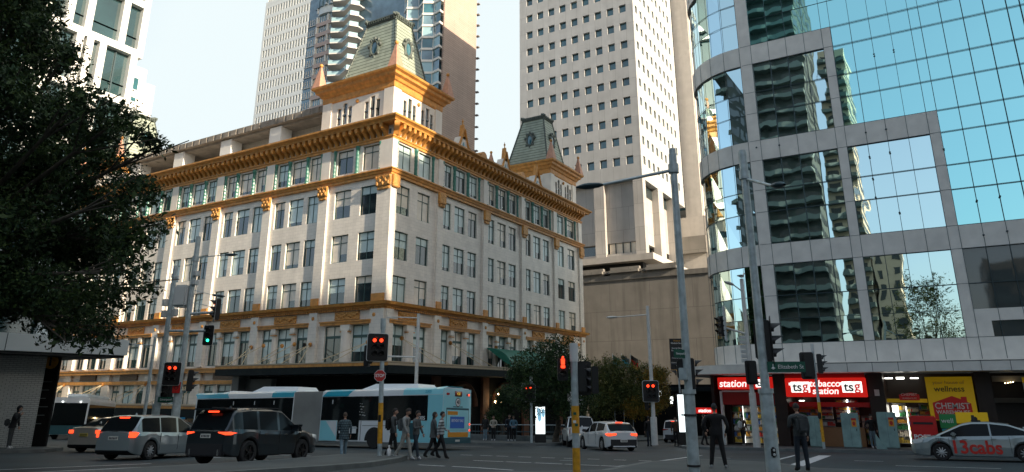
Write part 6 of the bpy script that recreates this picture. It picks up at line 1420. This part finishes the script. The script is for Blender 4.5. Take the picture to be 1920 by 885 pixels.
    o = bpy.data.objects.new('b', me); COL.objects.link(o); md = o.modifiers.new('s', 'SKIN'); md.use_smooth_shade = True
    sv = me.skin_vertices[0].data
    for i, n in enumerate(names): sv[i].radius = Rr[n]; sv[i].use_root = (n == 'pel')
    ms = o.modifiers.new('u', 'SUBSURF'); ms.levels = 1; ms.render_levels = 1
    dg = bpy.context.evaluated_depsgraph_get(); ev = bpy.data.meshes.new_from_object(o.evaluated_get(dg)); bpy.data.objects.remove(o)
    b = MB(); b.v = [tuple(v_.co) for v_ in ev.vertices]; segs = [(a, b_, V[a], V[b_]) for a, b_ in E]
    def cls(p):
        best = 9; nm = None
        for a, b_, A_, B_ in segs:
            d = B_-A_; t = max(0, min(1, (p-A_).dot(d)/max(1e-9, d.length_squared))); dd = (p-A_-d*t).length
            if dd < best: best = dd; nm = (a, b_)
        a, b_ = nm
        if b_ in ('nk2',): return 0
        if b_.startswith('toe') or b_.startswith('heel'): return 3
        if b_.startswith(('hip', 'kn', 'an')): return 3 if p.z-low < .055*k and p.z < .13*k else 2
        if b_.startswith('wr') and not sleeves: return 0
        if p.z < 1.0*k and nm == ('pel', 'waist'): return 2
        return 1
    for f in ev.polygons: b.f.append(tuple(f.vertices)); b.m.append(cls(f.center))
    bpy.data.meshes.remove(ev)
    # hands: palm, four fingers and a thumb
    for wr, d, sg, am in hands:
        d = (d+Vector((0, 0, -.15))).normalized(); side_ = Vector((0, 1, 0)) if abs(d.y) < .7 else Vector((-sg, 0, 0)); side_ = (side_-d*side_.dot(d)).normalized()
        pc = wr+d*.045*k; b.ell(pc, .022*k if am == 'down' else .034*k, .038*k, .048*k, 8, 0)
        for fi in range(4):
            base = wr+d*.075*k+side_*(fi-1.5)*.019*k; ln = (.055, .066, .07, .058)[fi]*k; cur = -Vector((sg, 0, 0))*.35 if am == 'down' else Vector((0, .1, -.4))
            m_ = base+(d+cur*.3).normalized()*ln*.55; b.cyl(base, m_, .0095*k, .009*k, 5, 0); b.cyl(m_, m_+(d+cur).normalized()*ln*.5, .009*k, .007*k, 5, 0)
        tb = wr+d*.03*k+side_*.03*k; b.cyl(tb, tb+(d+side_*.8).normalized()*.055*k, .011*k, .008*k, 5, 0)
    # head
    hc = V['nk2']+Vector((0, .015+nod*.03, .10*k)); n_ = 12; vs_ = []; K_ = 9
    for j in range(K_+1):
        t = math.pi*j/K_; zz = -math.cos(t)*.118*k
        for i in range(n_):
            a = 2*math.pi*i/n_; rx = .074*k*math.sin(t)*(.86 if zz < -.03 else 1); ry = .094*k*math.sin(t)*(.95 if zz < -.03 else 1); yy = ry*math.sin(a)
            if zz < -.02 and yy > 0: yy += .012*k*math.sin(t)
            p = Vector((rx*math.cos(a), yy, zz)); p = Matrix.Rotation(-nod, 3, 'X') @ p; vs_.append(hc+p)
    b.add(vs_, [(j*n_+i, j*n_+(i+1) % n_, (j+1)*n_+(i+1) % n_, (j+1)*n_+i) for j in range(K_) for i in range(n_)], 0)
    Rn = Matrix.Rotation(-nod, 3, 'X')
    def hp(a): return hc+Rn @ (Vector(a)*k)
    c_ = hp((0, .1, -.01)); b.cyl(hp((0, .088, .02)), hp((0, .112, -.022)), .007*k, .015*k, 5, 0)
    for sg in (-1, 1): b.ell(hp((sg*.077, -.005, -.005)), .012*k, .02*k, .03*k, 6, 0); b.ell(hp((sg*.03, .086, .012)), .012*k, .008*k, .006*k, 6, 4); b.ell(hp((sg*.03, .09, .03)), .018*k, .006*k, .004*k, 6, 4)
    b.ell(hp((0, .096, -.05)), .022*k, .007*k, .006*k, 6, 4)
    b.v = [(px_, py_, pz_-low) for px_, py_, pz_ in b.v]
    b.build('body', ['skin', sh, tr, shoe, 'hairdark'], e, 70)
    dz = Vector((0, 0, -low))
    if hood or hair:
        h_ = MB(); K2 = 8
        vs_ = []
        for j in range(K2+1):
            t = math.pi*(.42+.58*j/K2) if not (longhair or hood) else math.pi*(.22+.78*j/K2)
            for i in range(14):
                a = 2*math.pi*i/14; fr = max(0, math.sin(a)); cut = .55 if (longhair or hood) else .35
                tt = max(t, math.pi*(.64)) if fr > .35 else t
                sc_ = 1.14 if not hood else 1.25; p = Vector((.077*k*sc_*math.sin(tt)*math.cos(a), .096*k*sc_*math.sin(tt)*math.sin(a)-.008*k, -math.cos(tt)*.122*k*1.06)); vs_.append(hc+Rn @ p+dz)
        h_.add(vs_, [(j*14+i, j*14+(i+1) % 14, (j+1)*14+(i+1) % 14, (j+1)*14+i) for j in range(K2) for i in range(14)])
        if longhair: h_.ell(hc+Vector((0, -.05*k, -.14*k))+dz, .085*k, .055*k, .16*k, 10)
        if longhair == 'bun': pass
        h_.build('hood' if hood else 'hair', hood or hair, e, 60)
    if cap:
        h_ = MB(); vs_ = []
        for j in range(6):
            t = math.pi*(.58+.42*j/5)
            for i in range(14): a = 2*math.pi*i/14; vs_.append(hc+Vector((.092*k*math.sin(t)*math.cos(a), .115*k*math.sin(t)*math.sin(a), -math.cos(t)*.135*k))+dz)
        h_.add(vs_, [(j*14+i, j*14+(i+1) % 14, (j+1)*14+(i+1) % 14, (j+1)*14+i) for j in range(5) for i in range(14)]); h_.build('cap', cap, e, 60)
    if coat:
        m_, z0, fl = coat; c_ = MB(); n_ = 16; prof = [(1.45, .12, .085), (1.40, .20, .12), (1.28, .195, .135), (1.08, .165, .125), (.95, .175, .135), (z0, .19*fl, .15*fl)]; vs_ = []
        for z, rx, ry in prof:
            for i in range(n_): a = 2*math.pi*i/n_; vs_.append((rx*k*wide*math.cos(a)*(1+.03*math.sin(5*a)), ly*max(0, (z-.9)/.5)+ry*k*math.sin(a)*(1+.04*math.sin(4*a+z*9)), z*k-low))
        c_.add(vs_, [(j*n_+i, j*n_+(i+1) % n_, (j+1)*n_+(i+1) % n_, (j+1)*n_+i) for j in range(len(prof)-1) for i in range(n_)]); c_.build('coat', m_, e, 60)
    else:
        c_ = MB(); n_ = 14; vs_ = []
        for z, rx, ry in ((1.12, .148, .115), (.98, .158, .125), (.90, .155, .125)):
            for i in range(n_): a = 2*math.pi*i/n_; vs_.append((rx*k*wide*math.cos(a), ry*k*math.sin(a)*(1+.05*math.sin(3*a)), z*k-low))
        c_.add(vs_, [(j*n_+i, j*n_+(i+1) % n_, (j+1)*n_+(i+1) % n_, (j+1)*n_+i) for j in range(2) for i in range(n_)]); c_.build('jacket_hem', sh, e, 60)
    if pack:
        p_ = MB(); p_.bbox(-.15*k, ly-.30*k, 1.0*k-low, .15*k, ly-.10*k, 1.42*k-low, .06*k)
        po = tag(p_.build('backpack', pack), label_.split(' ')[0], 'bag') if False else p_.build('backpack', pack, e, 60)
        for sg in (-1, 1):
            p_ = MB(); pts = [Vector((sg*.10*k, ly-.13*k, 1.42*k)), Vector((sg*.105*k, ly+.0, 1.475*k)), Vector((sg*.115*k, ly+.115*k, 1.38*k)), Vector((sg*.12*k, ly+.10*k, 1.20*k)), Vector((sg*.13*k, ly-.08*k, 1.10*k))]
            for a_, b_ in zip(pts, pts[1:]): p_.cyl(a_+dz, b_+dz, .018*k, n=6)
            p_.build('strap', pack, po)
    hand_pts = [(Vector(w_)+d*.06*k+dz) for w_, d, _, _ in hands]
    return e, hand_pts
def held(hp_, e, name, label_, cat, m, sx, sy, sz, rx=0):
    b = MB(); b.bbox(-sx/2, -sy/2, -sz/2, sx/2, sy/2, sz/2, min(sx, sy, sz)*.25); R = Matrix.Rotation(e.rotation_euler.z, 3, 'Z'); o = b.build(name, m); o.location = Vector(e.location)+R @ hp_; o.rotation_euler = (rx, 0, e.rotation_euler.z); return tag(o, label_, cat)
VW = 120.7   # heading that looks straight away from the viewer
person('man in all black and a dark cap standing with feet apart, seen from behind', -6.02, 22.02, VW-6, 1.76, 'c_black', 'c_black', 'c_shoe', walk=.10, spread=.10, cap='c_navy', arms=('hip', 'pocket'), wide=1.1, near=True)
person('person in dark sweater with a backpack waiting with back turned, by the street name pole', -3.72, 22.25, VW+4, 1.76, 'c_char', 'c_navy', 'c_shoeblack', walk=.05, spread=.04, arms=('phone', 'down'), pack='c_char', near=True, nod=.15)
person('woman in a long blue plaid coat walking away past the bus doors', -20.37, 21.5, VW+20, 1.62, 'c_plaid', 'c_jeans', 'c_shoeblack', hair='hairbrown', walk=-.42, coat=('c_plaid', .72, 1.08), female=True, arms=('front', 'down'), nod=.15)
person('man with dark jacket and black backpack, hindmost of the three beside the pole', -18.25, 21.9, VW-95, 1.76, 'c_char', 'c_black', 'c_shoeblack', walk=.35, pack='c_black', arms=('down', 'down'), nod=.15)
e, hp_ = person('man in grey sweatshirt and stone trousers looking down while crossing', -17.25, 21.4, VW-105, 1.76, 'c_grey', 'c_stone', 'c_shoe', walk=.52, arms=('down', 'down'), pack='c_darkgrey', nod=.55)
e, hp_ = person('woman in dark grey sweater with hair tied back holding a phone', -17.35, 22.15, VW-110, 1.68, 'c_darkgrey', 'c_jeansdark', 'c_shoe', walk=-.42, arms=('down', 'phone'), female=True, nod=.2, longhair=False)
held(hp_[1], e, 'phone', 'dark phone held by the woman in the dark grey sweater', 'phone', 'black', .075, .012, .15, -.9)
person('woman with long dark hair in a dark coat walking left beside the bus rear', -17.25, 23.1, VW-80, 1.66, 'c_char', 'c_black', 'c_shoeblack', walk=.50, coat=('c_darkgrey', .80, 1.05), female=True, longhair=True)
person('woman in a pale striped jacket and black trousers behind the woman in the dark coat', -16.95, 23.2, VW-95, 1.68, 'c_stripe', 'c_black', 'c_shoeblack', walk=-.58, female=True, arms=('front', 'down'))
FG = 'people waiting on the far pavement'
person('person in a black coat and jeans, leftmost of four on the far pavement', -29.6, 46.0, VW+150, 1.72, 'c_black', 'c_jeans', 'c_shoe', kerb=True, coat=('c_black', .8, 1), group=FG)
person('person in a cream top and black trousers, second from left on the far pavement', -28.7, 45.7, VW+170, 1.66, 'c_cream', 'c_black', 'c_shoe', arms=('front', 'front'), hair='hairbrown', longhair=True, female=True, kerb=True, group=FG)
person('person in a dark jacket, third from left on the far pavement', -27.3, 45.6, VW-160, 1.74, 'c_navy', 'c_black', 'c_shoe', kerb=True, group=FG)
person('person in a blue jacket, rightmost of four on the far pavement', -26.7, 45.2, VW+175, 1.66, 'c_bluejkt', 'c_black', 'c_shoe', arms=('front', 'front'), kerb=True, group=FG, longhair=True, female=True)
person('person in black hat and jacket with pale jeans between the two poster cabinets', -3.75, 45.0, VW+185, 1.72, 'c_black', 'c_jeans', 'c_shoe', arms=('pocket', 'pocket'), cap='c_black', kerb=True)
person('person in dark red brown top beside the drinks fridges', -10.7, 45.0, VW-60, 1.70, 'c_brown', 'c_black', 'c_shoe', walk=.2, kerb=True, pack='c_white')
person('person in brown jacket standing by the glowing panel next to the parked white SUV', -15.3, 46.5, VW+160, 1.72, 'c_brown', 'c_black', 'c_shoeblack', kerb=False)
person('dark figure standing at the foot of the white street light behind the hatchback', -16.3, 44.3, VW+10, 1.75, 'c_black', 'c_navy', 'c_shoeblack', kerb=False)
person('dim figure in black inside the passage between glowing panel and fridges', -12.9, 44.6, VW-100, 1.74, 'c_black', 'c_black', 'c_shoeblack', kerb=True, walk=.3)
e, hp_ = person('hooded figure with a shoulder bag leaning forward by the pale tiled pier', -34.6, 16.3, VW-75, 1.70, 'c_black', 'c_char', 'c_shoe', arms=('down', 'face'), hood='c_black', longhair=True, nod=.3, kerb=True, lean=.10, coat=('c_black', .85, 1.02))
b = MB(); b.bbox(-.14, -.30, .92, .14, -.14, 1.22, .05); b.v = [tuple(Matrix.Rotation(e.rotation_euler.z, 3, 'Z') @ Vector(v)+e.location) for v in b.v]; tag(b.build('shoulder_bag', 'c_char'), 'black bag at the hip of the hooded figure by the pier', 'bag')
# gull on the lamp post
px, py = -9.37, 42.37; g = gz(px, py)+KH+9.35
b = MB(); e = thing('gull', 'white gull perched on top of the street light by the glass corner', 'bird', (px, py, g), rad(60))
def ellr(b, c, r, q): b.ell(c, *r, 10)
b.ell((0, 0, .17), .22, .09, .09, 12); b.cyl((.14, 0, .20), (.21, 0, .31), .06, .045, 8); b.ell((.23, 0, .33), .065, .05, .05, 10); b.cyl((.28, 0, .33), (.37, 0, .31), .018, .005, 6, 1); b.cyl((-.15, 0, .17), (-.36, 0, .15), .06, .015, 6, 2)
for s_ in (-1, 1): b.cyl((.02, s_*.04, .1), (.02, s_*.04, 0), .009, n=5, m=1); b.ell((-.06, s_*.075, .19), .2, .025, .06, 8, 2)
b.build('body', ['white', 'yellow', 'c_grey'], e, 50)

# ------------------------------------------------------------ trees
def leafmat(k, c1, c2, c3):
    m = bpy.data.materials.new(k); m.use_nodes = True; N = m.node_tree.nodes; L = m.node_tree.links; b = N['Principled BSDF']
    g = N.new('ShaderNodeNewGeometry'); t = N.new('ShaderNodeTexNoise'); t.inputs['Scale'].default_value = .8; t.inputs['Detail'].default_value = 3; L.new(g.outputs['Position'], t.inputs['Vector'])
    t2 = N.new('ShaderNodeTexWhiteNoise'); L.new(g.outputs['Random Per Island'], t2.inputs['Value']) if 'Value' in t2.inputs else None; t2.noise_dimensions = '1D'; L.new(g.outputs['Random Per Island'], t2.inputs['W'])
    a = N.new('ShaderNodeMath'); a.operation = 'ADD'; L.new(t.outputs['Fac'], a.inputs[0]); q = N.new('ShaderNodeMath'); q.operation = 'MULTIPLY'; q.inputs[1].default_value = .5; L.new(t2.outputs['Value'], q.inputs[0]); L.new(q.outputs[0], a.inputs[1])
    r = N.new('ShaderNodeValToRGB'); r.color_ramp.elements[0].position = .45; r.color_ramp.elements[0].color = (*c1, 1); r.color_ramp.elements[1].position = 1.0; r.color_ramp.elements[1].color = (*c3, 1); e_ = r.color_ramp.elements.new(.72); e_.color = (*c2, 1)
    L.new(a.outputs[0], r.inputs[0]); L.new(r.outputs[0], b.inputs['Base Color']); b.inputs['Roughness'].default_value = .6; b.inputs['Specular IOR Level'].default_value = .25
    M[k] = m
leafmat('leaf_dark', (.012, .028, .012), (.022, .05, .018), (.05, .085, .02))
leafmat('leaf_mid', (.045, .065, .018), (.085, .11, .03), (.19, .18, .05))
leafmat('leaf_autumn', (.09, .10, .02), (.24, .20, .04), (.45, .22, .03))
def crown(name, m, par, clumps, n, size, seed, org):
    """clumps: (x, y, z, r); leaves gather in twig tufts on each clump"""
    r = np.random.default_rng(seed); C_ = np.array(clumps, float); wts = C_[:, 3]**2; idx = r.choice(len(C_), n//9, p=wts/wts.sum())
    d = r.normal(size=(len(idx), 3)); d /= np.linalg.norm(d, axis=1)[:, None]; rad_ = r.random(len(idx))**.42
    tuft = C_[idx, :3]+d*(rad_*C_[idx, 3])[:, None]*np.array([1, 1, .8])
    # ragged rim
    tuft += d*(r.random(len(idx))**6*.35*C_[idx, 3])[:, None]
    P = np.repeat(tuft, 9, 0)+r.normal(size=(len(tuft)*9, 3))*size*1.5
    k = len(P); a = r.normal(size=(k, 3)); a /= np.linalg.norm(a, axis=1)[:, None]; b_ = np.cross(a, r.normal(size=(k, 3))); b_ /= np.linalg.norm(b_, axis=1)[:, None]
    s = size*(.6+.8*r.random(k))[:, None]; a *= s; b_ *= s*.45
    v_ = np.stack([P-a, P-b_, P+a, P+b_], 1).reshape(-1, 3)-np.array(org)
    me = bpy.data.meshes.new(name); me.vertices.add(k*4); me.vertices.foreach_set('co', v_.ravel()); me.loops.add(k*4); me.loops.foreach_set('vertex_index', np.arange(k*4)); me.polygons.add(k)
    me.polygons.foreach_set('loop_start', np.arange(0, k*4, 4)); me.polygons.foreach_set('loop_total', np.full(k, 4)); me.update(); me.validate(); me.materials.append(M[m])
    o = bpy.data.objects.new(name, me); COL.objects.link(o); o.parent = par; return o
def limbs(par, org, foot, fork, clumps, r0, seed, every=1):
    rr = random.Random(seed); b = MB(org); f = Vector(foot); k = Vector(fork); mid = (f+k)/2+Vector((.15, .1, 0)); b.cyl(f, f+Vector((0, 0, .35)), r0*1.5, r0*1.1, 10); b.cyl(f+Vector((0, 0, .3)), mid, r0*1.1, r0*.9, 10); b.cyl(mid, k, r0*.9, r0*.75, 10)
    for c in clumps[::every]:
        c = Vector(c[:3]); m1 = k.lerp(c, .5)+Vector((rr.uniform(-.4, .4), rr.uniform(-.4, .4), rr.uniform(-.1, .6))); b.cyl(k, m1, r0*.34, r0*.18, 6); b.cyl(m1, c, r0*.18, r0*.06, 6)
        for q in range(3):
            t = c+Vector((rr.uniform(-1, 1), rr.uniform(-1, 1), rr.uniform(-.6, .8))); b.cyl(m1.lerp(c, .6), t, r0*.07, r0*.03, 5)
    return b.build('trunk', 'bark', par, 60)

FIG = [(-26.03, 9.76, 17.81, 0.75), (-26.21, 9.23, 17.24, 0.97), (-24.23, 7.56, 15.92, 0.91), (-24.51, 6.77, 15.09, 1.13), (-27.65, 6.56, 16.04, 1.09), (-25.4, 9.92, 15.66, 0.85), (-23.94, 8.53, 15.07, 1.04), (-28.04, 8.89, 16.04, 1.24), (-27.19, 7.55, 14.97, 1.04), (-25.64, 6.05, 14.26, 1.13), (-25.24, 10.35, 14.6, 0.71), (-24.32, 9.15, 13.91, 1.32), (-28.71, 9.34, 15.42, 1.26), (-28.34, 8.11, 14.39, 1.14), (-30.2, 7.38, 14.95, 1.4), (-22.59, 9.31, 12.4, 0.67), (-26.23, 10.06, 14.22, 0.97), (-28.35, 9.87, 13.93, 1.22), (-27.95, 8.6, 13.16, 1.11), (-26.29, 6.96, 12.42, 1.2), (-24.39, 10.95, 12.72, 0.68), (-26.44, 11.14, 13.48, 1.0), (-25.34, 9.73, 12.2, 0.92), (-29.5, 10.12, 13.37, 1.35), (-28.72, 8.57, 12.45, 1.33), (-27.21, 7.08, 11.12, 1.07), (-20.76, 9.96, 9.97, 0.74), (-26.04, 11.72, 11.47, 1.11), (-22.09, 8.91, 10.07, 0.76), (-23.38, 8.4, 10.31, 1.19), (-26.58, 8.26, 10.72, 1.36), (-28.17, 7.61, 10.88, 0.86), (-20.44, 11.04, 9.64, 0.71), (-22.03, 11.21, 9.67, 0.93), (-26.88, 12.25, 11.12, 1.34), (-23.79, 9.46, 9.74, 1.31), (-24.17, 8.45, 8.93, 1.05), (-29.56, 9.13, 10.46, 1.01), (-31.83, 8.72, 10.39, 1.48), (-23.34, 12.99, 8.84, 0.65), (-23.91, 12.5, 9.41, 0.94), (-26.16, 12.43, 9.61, 1.17), (-27.46, 11.6, 9.5, 1.43), (-27.66, 10.36, 8.82, 1.12), (-30.89, 10.02, 10.09, 1.55), (-27.31, 7.76, 8.26, 1.09), (-20.23, 11.61, 7.43, 0.71), (-24.22, 13.2, 7.88, 0.9), (-23.9, 11.84, 8.05, 0.97), (-28.32, 12.54, 9.0, 1.49), (-27.73, 10.74, 8.35, 1.45), (-25.21, 8.62, 7.12, 0.96), (-30.3, 9.21, 8.06, 1.17), (-21.22, 12.42, 6.23, 0.78), (-23.77, 13.02, 7.03, 0.97), (-26.11, 12.87, 7.01, 1.5), (-24.48, 10.46, 6.7, 1.33), (-28.54, 10.72, 7.22, 1.15), (-28.91, 9.56, 7.14, 1.41), (-33.46, 9.64, 7.42, 1.38), (-20.83, 12.1, 5.11, 0.76), (-25.73, 13.93, 6.5, 1.06), (-26.81, 13.0, 6.5, 1.52), (-24.97, 10.74, 5.25, 1.2), (-24.81, 9.34, 5.51, 1.13), (-30.66, 10.11, 6.37, 1.35), (-33.55, 9.84, 6.22, 1.13), (-22.91, 12.79, 4.63, 0.66), (-22.46, 11.85, 4.49, 0.89), (-24.21, 11.49, 4.67, 1.25), (-28.26, 11.77, 5.06, 1.48), (-24.99, 9.11, 4.49, 1.12), (-27.44, 8.77, 4.61, 1.26), (-24.87, 13.7, 3.76, 0.68), (-28.14, 14.32, 4.57, 1.61), (-25.89, 11.64, 4.57, 0.99), (-25.08, 10.25, 4.36, 0.91), (-25.94, 9.59, 4.39, 0.97), (-29.52, 9.91, 4.53, 0.89), (-29.97, 9.13, 4.56, 0.98), (-21.03, 12.73, 9.37, 0.35), (-21.39, 12.47, 9.54, 0.46), (-22.34, 13.95, 7.11, 0.4), (-22.38, 13.59, 8.08, 0.37), (-22.36, 12.84, 3.24, 0.37), (-23.0, 12.43, 3.3, 0.47), (-23.57, 12.07, 3.4, 0.34), (-22.83, 13.42, 4.27, 0.32), (-22.1, 13.68, 4.78, 0.35)]
p0 = (-34.6, 9.0, gz(-34.6, 9)+KH)
t = thing('fig_tree', 'huge dark evergreen tree filling the upper left corner', 'tree', p0); limbs(t, p0, p0, (-31.2, 10.2, 5.2), FIG, .55, 1, 2)
crown('crown', 'leaf_dark', t, FIG, 150000, .055, 5, p0); crown('inner_foliage', 'leaf_dark', t, [(x, y, z, r*.72) for x, y, z, r in FIG]+[(x-.8, y+.5, z, r*.8) for x, y, z, r in FIG if x < -24.5 and r > .8], 52000, .12, 6, p0)
for nm, lab, foot, fork, L, m, n, sz in (
    ('street_tree', 'dense dark tree before the green barrel canopy', (-23.4, 45.3), (-23.1, 44.8, .5), [(-23.56, 42.49, 3.1, 1.58), (-22.51, 44.01, 4.01, 1.54), (-22.63, 43.39, 2.07, 1.79), (-23.74, 41.7, 1.55, 1.19), (-21.75, 44.88, 2.78, 1.47), (-22.1, 46.37, 1.37, 1.5), (-22.07, 44.2, 0.69, 1.22), (-23.92, 43.1, 0.69, 1.08), (-24.54, 42.03, 2.76, 0.72)], 'leaf_dark', 22000, .085),
    ('street_tree', 'olive brown tree spreading behind the white hatchback', (-28.6, 72.2), (-28.4, 71.6, .2), [(-31.23, 68.85, 3.12, 1.89), (-29.96, 69.96, 2.06, 2.32), (-29.14, 71.75, 3.43, 1.91), (-30.52, 68.41, 0.48, 2.17), (-28.7, 71.08, 0.99, 2.22), (-27.19, 71.79, 1.53, 1.89), (-30.03, 71.02, 3.96, 1.46), (-27.2, 72.89, 3.43, 1.46)], 'leaf_mid', 22000, .11),
    ('street_tree', 'smaller tree with yellow autumn tips right of the red signal', (-26.6, 71.6), (-26.2, 71.4, 0), [(-25.84, 72.22, 2.59, 1.55), (-25.59, 72.92, 0.99, 1.33), (-26.04, 71.25, -0.02, 1.19), (-27.35, 70.48, -0.02, 1.3), (-25.1, 72.4, 3.38, 0.88)], 'leaf_autumn', 11000, .10),
    ('shrub', 'dark bushy planting at the store entrance beside the bus rear', (-30.0, 48.9), (-30, 48.9, -.8), [(-29.53, 49.32, 1.14, 1.09), (-30.19, 49.2, 0.34, 0.92), (-30.26, 48.14, -0.23, 0.66)], 'leaf_dark', 5000, .08)):
    p0 = (*foot, gz(*foot)+KH-.05); t = thing(nm, lab, 'tree' if nm != 'shrub' else 'shrub', p0); limbs(t, p0, p0, fork, L, .2, 3); crown('crown', m, t, L, n, sz, 7, p0)
PK = [(-.6+3.4*math.cos(a)*q, -20+3*math.sin(a)*q, 9.5+h, 2.2) for a in (0, 1.3, 2.6, 3.9, 5.2) for q, h in ((1, 0), (.8, 3), (.35, 5.5), (.9, -2.5))]
p0 = (-.6, -20, gz(-.6, -20)+KH); t = thing('park_tree', 'half bare tree reflected low in the mirror glass', 'tree', p0); limbs(t, p0, p0, (-.6, -20, 6), PK, .3, 5); crown('crown', 'leaf_mid', t, PK, 9000, .14, 9, p0)
# dark block added as backdrop where the side street darkens under the trees
e = thing('backdrop_block', 'low dark backdrop block added behind the trees, with three small lamps', 'building', (-34, 88, -4))
b = MB((-34, 88, -4)); b.box(-40, 87, -5, -15.5, 96, 2.4); b.build('wall', 'shopdark', e); b = MB((-34, 88, -4)); b.box(-40, 84.5, 1.6, -15.5, 87, 2.1); b.build('awning', 'awn', e)
for x, z in ((-31.5, .9), (-29.6, .9), (-28.2, .2)): b = MB((-34, 88, -4)); b.bbox(x, 84.2, z, x+.35, 84.4, z+.8, .05); b.build('lamp', 'fluodim', e)
